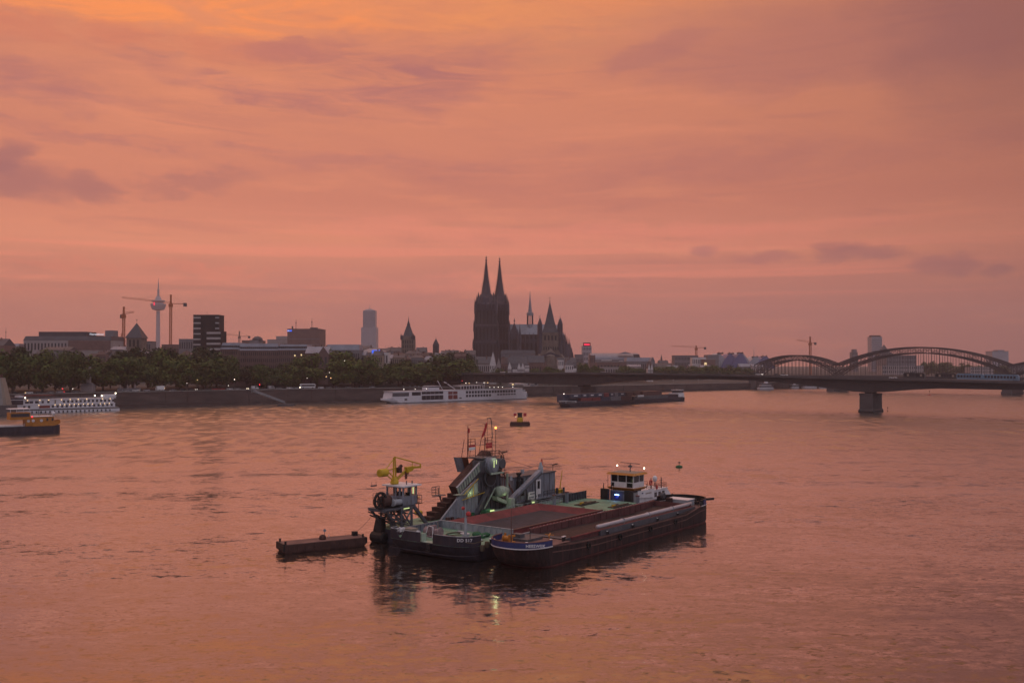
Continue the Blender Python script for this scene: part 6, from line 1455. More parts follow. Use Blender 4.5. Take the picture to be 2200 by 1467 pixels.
# church with pyramid roof
D = 850; kx = D / FPX
o = thing('church', 'church tower with steep pyramid roof and small gables, left of the television tower', 'church', (px_at(287, D), D, 13.5)); z = lambda y, D=850: hz(y, D) - 13.5
MB().box(-16 * kx, 16 * kx, 0, 13, 0, z(726)).build('tower_wall', M['stone_warm'], o)
MB().pyramid(-18.5 * kx, 18.5 * kx, -1, 14, z(726), z(693)).build('tower_roof', M['slate'], o)
MB().tube((0, 6.5, z(693)), (0, 6.5, z(684)), .12).box(-.7, .7, 6.4, 6.6, z(687), z(686.3)).build('cross', M['black'], o)
m_ = MB()
for x in (-10, -1.5, 7): m_.box(x * kx, (x + 4) * kx, -.12, .05, z(745), z(730))
m_.build('belfry_opening', M['black'], o, kind='stuff')
MB().box(-20 * kx, 42 * kx, -8, -1, 0, z(770)).build('nave_wall', M['plaster_g'], o)
for xc in (-13, 20): MB().slab_y([((xc - 12) * kx, z(768)), ((xc + 12) * kx, z(768)), (xc * kx, z(751))], -9, -2).build('gable', M['plaster'], o); 
MB().gable(-22 * kx, 44 * kx, -8, 0, z(769), z(757), 'x', .3).build('nave_roof', M['slate'], o)
# television tower
D = 2970; o = thing('television_tower', 'slim concrete television tower with round pod and long antenna', 'tower', (px_at(339, D), D, 15)); z = lambda y: hz(y, 2970) - 15
MB().lathe([(8.5, 0), (6.6, z(740)), (5.4, z(668))], n=12).build('shaft', M['tower_grey'], o)
MB().lathe([(7, z(667)), (18, z(665)), (23, z(655)), (23, z(653)), (15, z(652)), (15, z(649)), (20, z(648)), (20, z(645.5)), (10, z(644)), (8, z(640)), (5, z(636))], n=18).build('pod', M['tower_grey'], o)
MB().lathe([(3.6, z(640)), (3.2, z(622)), (1.8, z(621)), (1.5, z(608)), (.8, z(607)), (.5, z(597))], n=8).build('antenna', M['grey_l'], o)
MB().box(-6, -2, -23.4, -22.8, z(657), z(650)).build('pod_light', M['l_signred'], o)
# cranes
def crane(px, ytop, yjib, D, jl, jr, label, m='crane_orange', wd=1.5, tilt=0.0, yb=745, cabr=True):
    """lattice tower crane: mast, jib to pixel jl, counter jib to pixel jr"""
    x = px_at(px, D); o = thing('tower_crane', label, 'crane', (x, D, 13)); zz = lambda y: hz(y, D) - 13
    zj = zz(yjib); zt = zz(ytop); h = wd / 2; ms = MB(); br = MB(); nb = max(6, int(zj / 3.4))
    for a, b in ((-h, -h), (h, -h), (h, h), (-h, h)): ms.beam((a, b, 0), (a, b, zj), .3 * wd / 1.5, .3 * wd / 1.5)
    for i in range(nb):
        z0, z1 = zj * i / nb, zj * (i + 1) / nb; s_ = 1 if i % 2 else -1
        for y in (-h, h): br.beam((-h * s_, y, z0), (h * s_, y, z1), .16, .16); br.beam((-h, y, z1), (h, y, z1), .16, .16)
        for xx in (-h, h): br.beam((xx, -h * s_, z0), (xx, h * s_, z1), .16, .16)
    mo = ms.build('mast', M[m], o); br.build('lattice', M[m], mo, kind='stuff')
    MB().beam((0, 0, zj), (0, 0, zt), wd * .7, wd * .7).pyramid(-h, h, -h, h, zj, zt).build('tower_head', M[m], o)
    xl, xr = px_at(jl[0], D) - x, px_at(jr[0], D) - x; zl, zr = zz(jl[1]), zz(jr[1])
    jb = MB(); lt = MB(); n = max(4, int(abs(xl) / 3.0)); t_h = 1.3 * wd / 1.5
    P0, P1 = Vector((0, 0, zj)), Vector((xl, 0, zl))
    up = Vector((0, 0, t_h))
    jb.beam(P0 + Vector((0, -.7, 0)), P1 + Vector((0, -.7, 0)), .26, .26).beam(P0 + Vector((0, .7, 0)), P1 + Vector((0, .7, 0)), .26, .26).beam(P0 + up, P1 + up * .6, .26, .26)
    for i in range(n):
        a, b = P0.lerp(P1, i / n), P0.lerp(P1, (i + 1) / n); mid = a.lerp(b, .5) + up * (1 - .4 * i / n)
        lt.beam(a, mid, .13, .13); lt.beam(mid, b, .13, .13)
    jo = jb.build('jib', M[m], o); lt.build('lattice', M[m], jo, kind='stuff')
    MB().beam((0, 0, zj), (xr, 0, zr), 1.1, .6).build('counter_jib', M[m], o)
    MB().box(xr - (3 if xr > 0 else 0), xr + (0 if xr > 0 else 3), -1.2, 1.2, zr - 2.6, zr + 1.0).build('counterweight', M['grey_d'], o)
    MB().tube((0, 0, zt), P0.lerp(P1, .66) + up, .07, n=4).tube((0, 0, zt), (xr * .85, 0, zr), .07, n=4).build('tie_rope', M[m], o)
    if cabr: MB().box(-wd, wd * .9, -1.4, 1.4, zj - 3.6, zj - .6).build('crane_cabin', M[m], o)
    return o
crane(366, 633, 652, 1000, (261, 640), (400, 653), 'tallest tower crane, its long jib passing before the television tower', 'crane_orange', 1.9)
crane(265, 659, 675, 930, (287, 671), (258, 678), 'orange tower crane with a short jib beside the pyramid church tower', 'crane_orange', 1.9)
crane(514, 711, 722, 1500, (478, 718), (537, 723), 'small distant crane above the mansard roofs', 'crane_far', 2.0)
crane(1496, 742, 747, 1500, (1443, 744), (1517, 747), 'low crane with long flat jib left of the blue tents', 'crane_orange', 2.2, yb=770)
crane(1741, 723, 736, 1400, (1712, 731), (1754, 737), 'tower crane rising above the left steel arch', 'crane_orange', 2.4, yb=770)
o = thing('derrick_crane', 'small folded derrick on a roof left of the pyramid church tower', 'crane', (px_at(262, 930), 930, hz(735, 930)))
MB().beam((-11, 0, -.6), (0, 0, .2), .5, .5).beam((-2.5, 0, 0), (0, 0, 9), .5, .5).beam((0, 0, 9), (-10, 0, 1.5), .12, .12).build('derrick_frame', M['crane_orange'], o)
# black stepped tower with pale bands
D = 800; kx = D / FPX; z = lambda y: hz(y, 800) - 12
o = thing('office_tower', 'black stepped office tower with pale balcony bands', 'tower block', (px_at(443, D), D, 12))
MB().box(-31 * kx, 24 * kx, 3, 18, 0, z(677)).build('tower_wall', M['black_facade'], o)
MB().box(0, 31 * kx, 0, 16, 0, z(711)).build('lower_wall', M['black_facade'], o)
MB().box(-31.5 * kx, 24.5 * kx, 2.8, 18.2, z(677), z(675.6)).build('roof_edge', M['grey_d'], o)
MB().slab_y([(14 * kx, z(706)), (22 * kx, z(706)), (24 * kx, z(678)), (14 * kx, z(678))], 2.6, 3.0).build('corner_bay', M['black_facade'], o)
for i in range(8):
    y = 680.5 + i * 11.6
    MB().box(-30 * kx, -15 * kx, 2.3, 3.0, z(y + 3.2), z(y)).build('balcony_band', M['band'], o)
    if i < 3: MB().box(17 * kx, 25 * kx, 2.2, 3.0, z(y + 3), z(y)).build('balcony_band', M['grey_l'], o)
for i in range(6):
    y = 713 + i * 11.6; MB().box(1 * kx, 30.5 * kx, -.7, 0, z(y + 4.4), z(y)).build('balcony_band', M['band'], o)
m_ = MB()
for i in range(8):
    for j in range(4): m_.box((-29 + j * 3.6) * kx, (-26.6 + j * 3.6) * kx, 2.9, 3.0, z(689.5 + i * 11.6), z(684.5 + i * 11.6))
m_.build('window', M['glass_far'], o, kind='stuff')
mast(o, -3 * kx, z(676), 3.5, .12)
# long office building with mansard roofs behind the trees
for (a, b, yt, ye, lab, nx) in ((474, 514, 736, 750, 'mansard wing next to the black tower', 9), (512, 598, 738, 753, 'long brick office wing with two rows of dormers', 20), (598, 660, 740, 752, 'right wing of the brick office with lit windows', 14)):
    o, w, ze, zt = bld('office_wing', lab, a, b, yt, 780, 24, 'brick', 'mansard', ye, 'zinc', nx, 5, 12)
    m_ = MB()
    for i in range(nx): 
        x = -w + 2 * w * (i + .5) / nx; m_.box(x - .7, x + .7, .3, 2.0, ze + 1.2, ze + 3.0)
    m_.build('dormer', M['slate'], o, kind='stuff')
    for i in range(0, nx + 1, 3): MB().box(-w + 2 * w * i / nx - .3, -w + 2 * w * i / nx + .3, -.35, .0, 0, ze).build('wall_pier', M['brick'], o)
    if a == 598:
        for x, zz_ in ((.1, ze - 5), (.55, ze - 4.5), (.42, ze - 9), (.55, ze - 9)): MB().box(w * x, w * x + 1.0, -.2, -.1, zz_, zz_ + 1.3).build('lit_window', M['l_window'], o)
bld('gabled_house', 'brick house with wide zinc gable right of the long office', 655, 706, 744, 770, 18, 'brick', 'gx', 759, 'zinc', 8, 3)
bld('gabled_house', 'dark gable facing the river in front of the zinc roof', 684, 705, 744, 764, 5, 'brick', 'gy', 760, 'zinc', 2, 2)
bld('office_wing', 'long low zinc roofed wing right of the gabled house', 700, 772, 740, 800, 20, 'plaster_g', 'mansard', 752, 'zinc', 16, 2)
bld('office_block', 'dark low block with small dome below the distant crane', 519, 558, 732, 1300, 30, 'plaster_r', 'flat', None, 'slate', 8, 2)
o, w, ze, zt = bld('domed_house', 'house with a round dark dome roof between crane and antenna block', 536, 556, 731, 1250, 20, 'plaster_g', 'flat', None, 'slate', 4, 2); MB().lathe([(7, 0), (6.4, 2.5), (4, 4.6), (.2, 5.6)], (2, 8, ze), 12).build('dome', M['slate'], o)
bld('office_block', 'pale wide block left of the antenna block', 574, 620, 730, 1350, 30, 'plaster', 'flat', None, 'zinc', 12, 2)
bld('office_block', 'taller pale block with rounded top left of the antenna block', 593, 618, 723, 1400, 30, 'plaster', 'flat', None, 'zinc', 6, 3)
o, w, ze, zt = bld('antenna_block', 'tan high block with two antenna masts and blue corner sign', 617, 687, 707, 1300, 40, 'plaster_r', 'flat', None, 'slate', 0, 0)
mast(o, -w * .52, ze, 13, .5); mast(o, w * .46, ze, 15, .5); MB().box(w * .3, w * .7, 10, 20, ze, ze + 2.5).box(-w * .8, -w * .72, 6, 8, ze, ze + 4).build('roof_plant', M['grey_d'], o)
MB().box(-w * 1.0, -w * .72, -.4, -.1, ze - 3.2, ze - 1.2).build('blue_sign', M['l_blue'], o); MB().box(-w * .97, -w * .88, -.5, -.4, ze - 2.8, ze - 1.6).build('white_sign', M['l_sign'], o)
m_ = MB()
for j in range(5): m_.box(-w * .96, w * .96, -.15, 0, ze * (.30 + j * .12), ze * (.30 + j * .12) + .9)
m_.build('window', M['plaster_g'], o, kind='stuff')
# stepped glass high-rise
D = 2350; kx = D / FPX; z = lambda y: hz(y, 2350) - 15
o = thing('high_rise', 'pale stepped glass high-rise with a spire left of the town hall tower', 'tower block', (px_at(792, D), D, 15))
MB().box(-16.5 * kx, 16.5 * kx, 0, 34, 0, z(703)).build('lower_stage', M['tower_grey'], o); MB().box(-13 * kx, 13.5 * kx, 3, 30, z(703), z(667)).build('upper_stage', M['tower_grey'], o)
MB().pyramid(-13 * kx, 13.5 * kx, 3, 30, z(667), z(663), 4).build('crown_roof', M['zinc'], o); MB().tube((0, 16, z(664)), (0, 16, z(653)), .8, .3).build('spire', M['grey_l'], o)
m_ = MB()
for i in range(26): m_.box(-12.6 * kx, 13 * kx, 2.8, 3.0, z(703 - i * 1.4) , z(703 - i * 1.4) + .5)
m_.build('floor_band', M['zinc'], o, kind='stuff')
# roofs and old town between the high-rise and the cathedral
bld('market_hall', 'broad zinc pyramid roof below the high-rise', 768, 828, 748, 900, 30, 'plaster_g', 'hip', 757, 'zinc', 10, 1, hip=9)
o, w, ze, zt = bld('shop_building', 'building with bright blue illuminated sign band', 798, 834, 757, 820, 14, 'plaster_w', 'flat', None, 'slate', 6, 2)
MB().box(-w * .95, w * .15, -.6, -.2, ze - .6, ze + 2.0).build('blue_sign', M['l_blue'], o); MB().box(-w * .9, w * .7, -1.2, .0, ze - 2.0, ze - 1.1).build('white_canopy', M['white'], o)
bld('town_house', 'long house with grey hip roof behind the blue sign', 770, 800, 743, 1000, 16, 'plaster_g', 'hip', 750, 'slate', 6, 2)
for a, b, yt, ye, D, wl, rm, lab in ((808, 836, 748, 755, 1100, 'plaster', 'slate', 'house with dark ridge right of the high-rise'), (832, 862, 746, 754, 1150, 'plaster_g', 'slate', 'wide dark roofed house left of the town hall tower'),
        (840, 868, 757, 762, 900, 'plaster_w', 'tile', 'small white house before the town hall tower'), (870, 902, 753, 760, 950, 'plaster_y', 'slate', 'ochre house at the foot of the town hall tower'),
        (893, 916, 746, 756, 1100, 'plaster', 'slate', 'house with sloping roof right of the town hall tower'), (900, 932, 757, 764, 980, 'plaster_r', 'tile', 'reddish house between town hall and small round tower'),
        (942, 972, 755, 763, 1080, 'plaster_g', 'zinc', 'grey house right of the small round tower'), (955, 985, 752, 760, 1250, 'plaster', 'slate', 'pale house with arched roof left of the cathedral'),
        (975, 1012, 757, 765, 1100, 'plaster_g', 'slate', 'broad grey house just left of the cathedral'), (846, 880, 765, 772, 860, 'plaster_r', 'tile', 'brick house half hidden by trees below the town hall')):
    bld('town_house', lab, a, b, yt, D, 16, wl, 'gx' if (a % 3) else 'hip', ye, rm, 6, 2)
# town hall tower
D = 1050; kx = D / FPX; z = lambda y: hz(y, 1050) - 14
o = thing('town_hall_tower', 'gothic town hall tower with steep stepped roof and corner turrets', 'tower', (px_at(876, D), D, 14))
MB().box(-14 * kx, 14 * kx, 0, 14, 0, z(728)).box(-12 * kx, 12 * kx, 1, 13, z(728), z(722)).build('tower_wall', M['stone_warm'], o)
MB().loft([[(-11 * kx, 1, z(724)), (11 * kx, 1, z(724)), (11 * kx, 12.5, z(724)), (-11 * kx, 12.5, z(724))], [(-6.5 * kx, 4, z(708)), (6.5 * kx, 4, z(708)), (6.5 * kx, 10, z(708)), (-6.5 * kx, 10, z(708))], [(-3.4 * kx, 5.4, z(699)), (3.4 * kx, 5.4, z(699)), (3.4 * kx, 8.4, z(699)), (-3.4 * kx, 8.4, z(699))]]).build('tower_roof', M['slate'], o)
MB().lathe([(3.6 * kx, z(699)), (3.6 * kx, z(695)), (2.4 * kx, z(694)), (.4, z(687)), (.15, z(680))], (0, 7, 0), 8).build('lantern', M['slate'], o)
for x, yt in ((-14.5, 717), (-12, 719), (12, 716), (14.3, 720), (9.5, 719)): MB().lathe([(1.6 * kx, z(730)), (1.7 * kx, z(722)), (.1, z(yt))], (x * kx, 0.5, 0), 6).build('corner_turret', M['stone_dark'], o)
m_ = MB()
for j in range(3):
    for i in range(5): m_.box((-11 + i * 5) * kx, (-9 + i * 5) * kx, -.15, .05, z(758 - j * 10), z(751 - j * 10))
m_.build('window', M['black'], o, kind='stuff')
D = 1200; kx = D / FPX; z = lambda y: hz(y, 1200) - 14
o = thing('church_tower', 'small round church tower with pointed slate cap', 'tower', (px_at(936.5, D), D, 14))
MB().lathe([(6.8 * kx, 0), (6.8 * kx, z(741)), (7.2 * kx, z(741)), (.2, z(727)), (.1, z(723))], n=10).build('tower_body', M['stone_dark'], o)
o = thing('stair_turret', 'tiny turret between houses left of the small round tower', 'tower', (px_at(922, 1150), 1150, 14)); MB().lathe([(1.1, 0), (1.1, 21), (1.4, 21), (.1, 27)], n=6).build('turret_body', M['stone_dark'], o)

# ---- cathedral
D = 1260; kx = D / (FPX); Z0 = 14; z = lambda y, dd=1260: hz(y, dd) - Z0
CA = thing('cathedral', 'huge dark gothic cathedral with twin openwork spires', 'cathedral', (px_at(1058, D), D, Z0))
X0 = 1058.0
def c_tower(pc, yoff, dz, nm, K=1.0):
    cx = (pc - X0) * kx; cy_ = yoff; t = lambda y: z(y) + dz
    def sq(h, zz_):
        h *= K
        return [(cx - h, cy_ - h, zz_), (cx + h, cy_ - h, zz_), (cx + h, cy_ + h, zz_), (cx - h, cy_ + h, zz_)]
    def oc(r, zz_): return [(cx + r * math.cos(math.pi / 8 + i * math.pi / 4), cy_ + r * math.sin(math.pi / 8 + i * math.pi / 4), zz_) for i in range(8)]
    bd = MB().loft([sq(13.8, 0), sq(13.6, t(735)), sq(13.2, t(734)), sq(12.6, t(700)), sq(12.2, t(699)), sq(11.2, t(654)), sq(10.2, t(652))]).loft([oc(10.6, t(654)), oc(9.6, t(640)), oc(8.2, t(632))]).build('tower', M['stone_dark'], CA)
    MB().loft([oc(6.9, t(634)), oc(3.4, t(598)), oc(1.1, t(566)), oc(.45, t(556))]).build('spire', M['stone_dark'], CA)
    det = MB()
    for i in range(8):
        a = math.pi / 8 + i * math.pi / 4
        for k in range(20):
            f = k / 20; r = 7.0 * (1 - f) + .5; zz_ = t(634) + (t(557) - t(634)) * f
            det.box(cx + r * math.cos(a) - .3, cx + r * math.cos(a) + .3, cy_ + r * math.sin(a) - .3, cy_ + r * math.sin(a) + .3, zz_, zz_ + .7)
    det.build('crocket', M['stone_dark'], bd, kind='stuff')
    MB().lathe([(.5, 0), (1.7, 1.0), (.5, 2.0), (.35, 3.0), (1.3, 4.0), (.35, 5), (.1, 7)], (cx, cy_, t(560)), 6).build('finial', M['stone_dark'], CA)
    # buttress ribs, lancet windows, pinnacles
    rib = MB(); win = MB()
    for s_ in (-1, 1):
        for q_ in range(7):
            u = -12 + q_ * 4
            for (za, zb_, h) in ((0, t(735), 13.8), (t(734), t(700), 13.0), (t(699), t(656), 11.8)):
                rib.box(cx + u * K - .45, cx + u * K + .45, cy_ - h * K - .5, cy_ - h * K + .4, za, zb_ + 1.5)
                rib.box(cx + s_ * h * K - .4, cx + s_ * h * K + .5, cy_ + u - .45, cy_ + u + .45, za, zb_ + 1.5)
    for q_ in range(6):
        u = -10 + q_ * 4
        for (za, zb_, h) in ((6, t(740), 13.8), (t(730), t(704), 13.0), (t(696), t(668), 12.1)):
            win.box(cx + u * K - .8, cx + u * K + .8, cy_ - h * K - .15, cy_ - h * K + .1, za, zb_)
    rib.build('buttress', M['stone_dark'], bd, kind='stuff'); win.build('lancet_window', M['black'], bd, kind='stuff')
    pin = MB()
    for h, yb_, yt_ in ((11.9, 670, 643), (10.2, 664, 635), (8.4, 648, 628), (12.9, 708, 688), (13.7, 744, 728)):
        for sx in (-1, 1):
            for sy in (-1, 1):
                pin.lathe([(1.15, t(yb_) - 3), (.95, t(yb_) + (t(yt_) - t(yb_)) * .55), (.1, t(yt_))], (cx + sx * h * K, cy_ + sy * h * K, 0), 6)
    for u in (-7, 0, 7):
        for h in (11.4,): pin.lathe([(.9, t(662)), (.7, t(652)), (.1, t(645))], (cx + u, cy_ - h * K, 0), 5)
    pin.build('pinnacle', M['stone_dark'], bd, kind='stuff')
c_tower(1044.3, 2, 0.0, 's', 1.17); c_tower(1072.8, 26, .8, 'n', 1.0)
q = lambda px: (px - X0) * kx
MB().box(q(1066), q(1200), 26, 52, 0, z(728)).build('aisle_wall', M['stone_dark'], CA)
MB().box(q(1068), q(1196), 30, 48, z(728), z(717)).build('clerestory', M['stone_dark'], CA)
MB().gable(q(1066), q(1196), 29, 49, z(717), z(694), 'x', .6, 0).build('nave_roof', M['lead'], CA)
ni = MB(); nb_ = MB()
for i in range(14):
    x = q(1072 + i * 9.4)
    ni.lathe([(1.0, 0), (.9, z(732)), (.8, z(722)), (.08, z(712))], (x, 20, 0), 5)
    nb_.beam((x, 20, z(731)), (x, 30, z(720)), .8, .9); nb_.box(x - .7, x + .7, 19, 26, 0, z(735))
ni.build('pinnacle', M['stone_dark'], CA, kind='stuff'); nb_.build('flying_buttress', M['stone_dark'], CA, kind='stuff')
wi = MB()
for i in range(13): wi.box(q(1075 + i * 9.4), q(1078.6 + i * 9.4), 29.7, 30.1, z(727), z(718.5)); wi.box(q(1075 + i * 9.4), q(1078.8 + i * 9.4), 25.8, 26.1, 6, z(736))
wi.build('lancet_window', M['black'], CA, kind='stuff')
# south transept
MB().box(q(1094), q(1116), 8, 34, 0, z(722)).build('transept_wall', M['stone_dark'], CA)
MB().slab_y([(q(1094), z(722)), (q(1116), z(722)), (q(1105), z(691))], 8, 9).build('transept_gable', M['stone_dark'], CA)
MB().gable(q(1095), q(1115), 9, 40, z(720), z(695), 'y', .3).build('transept_roof', M['lead'], CA)
tp = MB(); tp.lathe([(.5, 0), (1.1, 1), (.1, 5)], (q(1105), 8.5, z(691)), 5)
for px, yt in ((1093, 696), (1117, 694), (1098, 706), (1112, 706)): tp.lathe([(1.5, 0), (1.4, z(716)), (.1, z(yt))], (q(px), 8, 0), 6)
tp.build('pinnacle', M['stone_dark'], CA, kind='stuff')
MB().box(q(1099), q(1111), 7.7, 8.1, 10, z(728)).build('transept_window', M['black'], CA)
# ridge turret
fx, fy = q(1140), 39
MB().lathe([(4.4, z(706)), (4.4, z(694))], (fx, fy, 0), 8).build('turret_base', M['lead'], CA)
lt_ = MB()
for i in range(8):
    a = i * math.pi / 4; lt_.beam((fx + 3.9 * math.cos(a), fy + 3.9 * math.sin(a), z(694)), (fx + 3.7 * math.cos(a), fy + 3.7 * math.sin(a), z(674)), .9, .9)
lt_.build('lantern_post', M['stone_dark'], CA)
MB().lathe([(4.6, z(675)), (4.6, z(669)), (2.6, z(667)), (2.3, z(662)), (.7, z(636)), (.15, z(620))], (fx, fy, 0), 8).build('turret_spire', M['lead'], CA)
# choir
ch = MB(); chp = MB()
ch.loft([[(q(1196) + 0, 26, 0), (q(1222), 30, 0), (q(1232), 39, 0), (q(1222), 48, 0), (q(1196), 52, 0)], [(q(1196), 26, z(738)), (q(1220), 30, z(738)), (q(1229), 39, z(738)), (q(1220), 48, z(738)), (q(1196), 52, z(738))]])
ch.loft([[(q(1196), 31, z(738)), (q(1214), 33, z(738)), (q(1220), 39, z(738)), (q(1214), 45, z(738)), (q(1196), 47, z(738))], [(q(1196), 31, z(718)), (q(1211), 33, z(718)), (q(1216), 39, z(718)), (q(1211), 45, z(718)), (q(1196), 47, z(718))]])
ch.build('choir_wall', M['stone_dark'], CA)
MB().loft([[(q(1196), 30, z(718)), (q(1212), 33, z(718)), (q(1217), 39, z(718)), (q(1212), 45, z(718)), (q(1196), 48, z(718))], [(q(1196), 38.5, z(695)), (q(1198), 38.6, z(695)), (q(1199), 39, z(695)), (q(1198), 39.4, z(695)), (q(1196), 39.5, z(695))]]).build('choir_roof', M['lead'], CA)
for px, yb, yt, yy in ((1203, 730, 712, 24), (1209, 730, 713, 26), (1213.5, 733, 711, 29), (1217, 735, 714, 30), (1221, 738, 719, 33), (1226, 742, 724, 36), (1229, 750, 734, 38), (1232, 757, 744, 38), (1234.5, 766, 755, 38), (1218, 726, 712, 44)):
    chp.lathe([(1.4, 0), (1.3, z(yb)), (.1, z(yt))], (q(px), yy, 0), 5); chp.beam((q(px), yy, z(yb)), (q(px - 7), 38, z(yb - 10)), .8, .9)
chp.build('pinnacle', M['stone_dark'], CA, kind='stuff')
# ---- romanesque church in front
D = 1040; kx = D / FPX; z = lambda y: hz(y, 1040) - 14
SM = thing('romanesque_church', 'romanesque church with broad square tower, steep spire and four corner turrets', 'church', (px_at(1182.5, D), D, 14))
MB().box(-25.5 * kx, 25.5 * kx, 0, 25, 0, z(714)).build('tower_wall', M['stone_warm'], SM)
def sq4(h, zz_, c=12.5): return [(-h, c - h, zz_), (h, c - h, zz_), (h, c + h, zz_), (-h, c + h, zz_)]
MB().loft([sq4(18.5 * kx, z(715)), sq4(13.5 * kx, z(704)), sq4(9.6 * kx, z(690)), sq4(.25, z(647))]).build('spire', M['slate'], SM)
MB().tube((0, 12.5, z(648)), (0, 12.5, z(635)), .16, .08).ball((0, 12.5, z(645.5)), .6, 6).box(-1.0, 1.0, 12.4, 12.6, z(639), z(638.3)).build('spire_cross', M['black'], SM)
for sx in (-1, 1):
    for yy in (0.5, 24):
        tx = sx * 22 * kx
        t_o = MB().lathe([(4.9 * kx, z(760)), (4.7 * kx, z(697)), (5.1 * kx, z(697)), (.12, z(682)), (.06, z(676))], (tx, yy, 0), 8).build('corner_turret', M['stone_dark'], SM)
ar = MB()
for x in (-13, -5.5, 2, 9.5): ar.box(x * kx, (x + 3.6) * kx, -.2, .05, z(731), z(721))
for x in range(-20, 20, 5): ar.box(x * kx, (x + 2.4) * kx, -.2, .05, z(752), z(745))
ar.build('arcade_opening', M['black'], SM, kind='stuff')
MB().box(-26.5 * kx, 26.5 * kx, -.5, 0, z(738.5), z(736.5)).box(-26 * kx, 26 * kx, -.5, 0, z(717), z(714.5)).build('cornice', M['stone_warm'], SM)
MB().lathe([(15 * kx, 0), (15 * kx, z(765)), (16 * kx, z(765)), (.3, z(748))], (0, 0, 0), 12).build('apse', M['stone_warm'], SM)
for sx in (-1, 1):
    MB().lathe([(9 * kx, 0), (9 * kx, z(772)), (9.5 * kx, z(772)), (.3, z(760))], (sx * 24 * kx, -1, 0), 10).build('side_apse', M['stone_warm'], SM)
    MB().slab_y([(sx * 8 * kx, z(770)), (sx * 27 * kx, z(770)), (sx * 17.5 * kx, z(752))], -2, 1).build('gable', M['stone_warm'], SM)
MB().slab_y([(-26 * kx, z(766)), (26 * kx, z(766)), (0, z(756))], -6, -4).build('porch_gable', M['stone_dark'], SM)

# ---- old town houses by the river
def gabled(a, b, yt, ye, D, wl, lab, rm='slate', depth=14, nx=3, nz=3): return bld('gabled_house', lab, a, b, yt, D, depth, wl, 'gy', ye, rm, nx, nz, 10)
bld('town_house', 'wide house with tall dark roof at the foot of the twin towers', 1013, 1055, 766, 950, 20, 'plaster', 'gx', 783, 'slate', 12, 2, 10)
bld('town_house', 'pinkish row house under the tall dark roof', 1016, 1052, 782, 930, 8, 'plaster', 'flat', None, 'tile', 8, 2, 10)
gabled(1052, 1066, 755, 783, 925, 'plaster_w', 'tall white stepped gable house before the cathedral'); gabled(1067, 1076, 768, 786, 930, 'plaster', 'narrow pale gable house right of the tall white gable')
bld('town_house', 'brown roofed house between the white gables', 1076, 1091, 768, 960, 12, 'plaster_r', 'gx', 782, 'tile', 4, 2, 10)
gabled(1091, 1099, 777, 790, 900, 'plaster_w', 'small white gable house standing alone'); bld('town_house', 'long slate roof behind the small white gables', 1088, 1132, 766, 980, 14, 'plaster_g', 'gx', 782, 'slate', 9, 1, 10)
gabled(1111.5, 1119, 779, 790, 900, 'plaster_w', 'left of two twin white gable houses'); gabled(1119.5, 1127, 779, 790, 900, 'plaster_w', 'right of two twin white gable houses')
bld('town_house', 'white flat fronted house beside the twin white gables', 1127.5, 1137, 785, 900, 8, 'plaster_w', 'flat', None, 'slate', 5, 4, 10)
bld('town_house', 'low white arcade left of the twin white gables', 1101, 1111.5, 793, 898, 6, 'plaster_w', 'flat', None, 'slate', 4, 1, 10)
gabled(1168, 1176, 774, 787, 940, 'plaster_r', 'small brownish gable house below the romanesque church'); bld('town_house', 'white tower-like house right below the romanesque church', 1199, 1211, 773, 950, 10, 'plaster_w', 'flat', None, 'slate', 3, 3, 10)
bld('town_house', 'white house with dark hip roof right of the romanesque church', 1214, 1232, 773, 920, 12, 'plaster_w', 'hip', 784, 'slate', 4, 3, 10); bld('town_house', 'low pale annex at the right end of the old town', 1232, 1239, 791, 920, 8, 'plaster_w', 'flat', None, 'slate', 3, 1, 10)
bld('town_house', 'long house roof below the choir of the cathedral', 1196, 1238, 768, 1000, 14, 'plaster_g', 'gx', 778, 'slate', 8, 1, 10); bld('town_house', 'dark roof between the two churches and the river', 1136, 1170, 764, 990, 14, 'plaster_r', 'gx', 779, 'slate', 6, 1, 10)
bld('gallery_building', 'broad dark museum roof with pale rooflights below the cathedral nave', 1076, 1150, 752, 1120, 20, 'plaster_g', 'mansard', 760, 'slate', 0, 0)
for a, b in ((1392, 1397), (1398, 1403)): gabled(a, b, 781, 792, 1060, 'plaster_w', 'tiny white gable house by the promenade, %s one' % ('left' if a < 1395 else 'right'))
# ---- right part of the skyline
o, w, ze, zt = bld('hotel_tower', 'grey tower with a glowing red roof sign', 1251, 1271, 744, 1600, 20, 'tower_grey', 'flat', None, 'slate', 6, 5)
MB().box(-w * .8, w * .8, 1, 3, ze + .5, hz(736, 1600) - 13.5).build('sign_box', M['hull_rust'], o); MB().box(-w * .62, w * .62, .6, 1.0, ze + 1.6, ze + 4.4).build('red_sign', M['l_signred'], o)
bld('office_block', 'low grey block left of the red sign tower', 1236, 1254, 762, 1350, 20, 'plaster_g', 'flat', None, 'zinc', 6, 1); bld('office_block', 'brown block before the station hall', 1268, 1279, 764, 1250, 14, 'plaster_r', 'flat', None, 'slate', 3, 2)
D = 1500; kx = D / FPX; z = lambda y: hz(y, 1500) - 14
o = thing('station_hall', 'long barrel roofed station hall with low pediment', 'station', (px_at(1322, D), D, 14))
st = []
for x in (-52, 52): st.append([(x * kx, 30 * math.cos(a) + 30, z(772) + (z(758) - z(772)) * math.sin(a)) for a in [math.pi * i / 10 for i in range(11)]])
MB().loft(st).build('barrel_roof', M['zinc'], o); MB().box(-52 * kx, 52 * kx, 0, 60, 0, z(772)).build('hall_wall', M['plaster_g'], o)
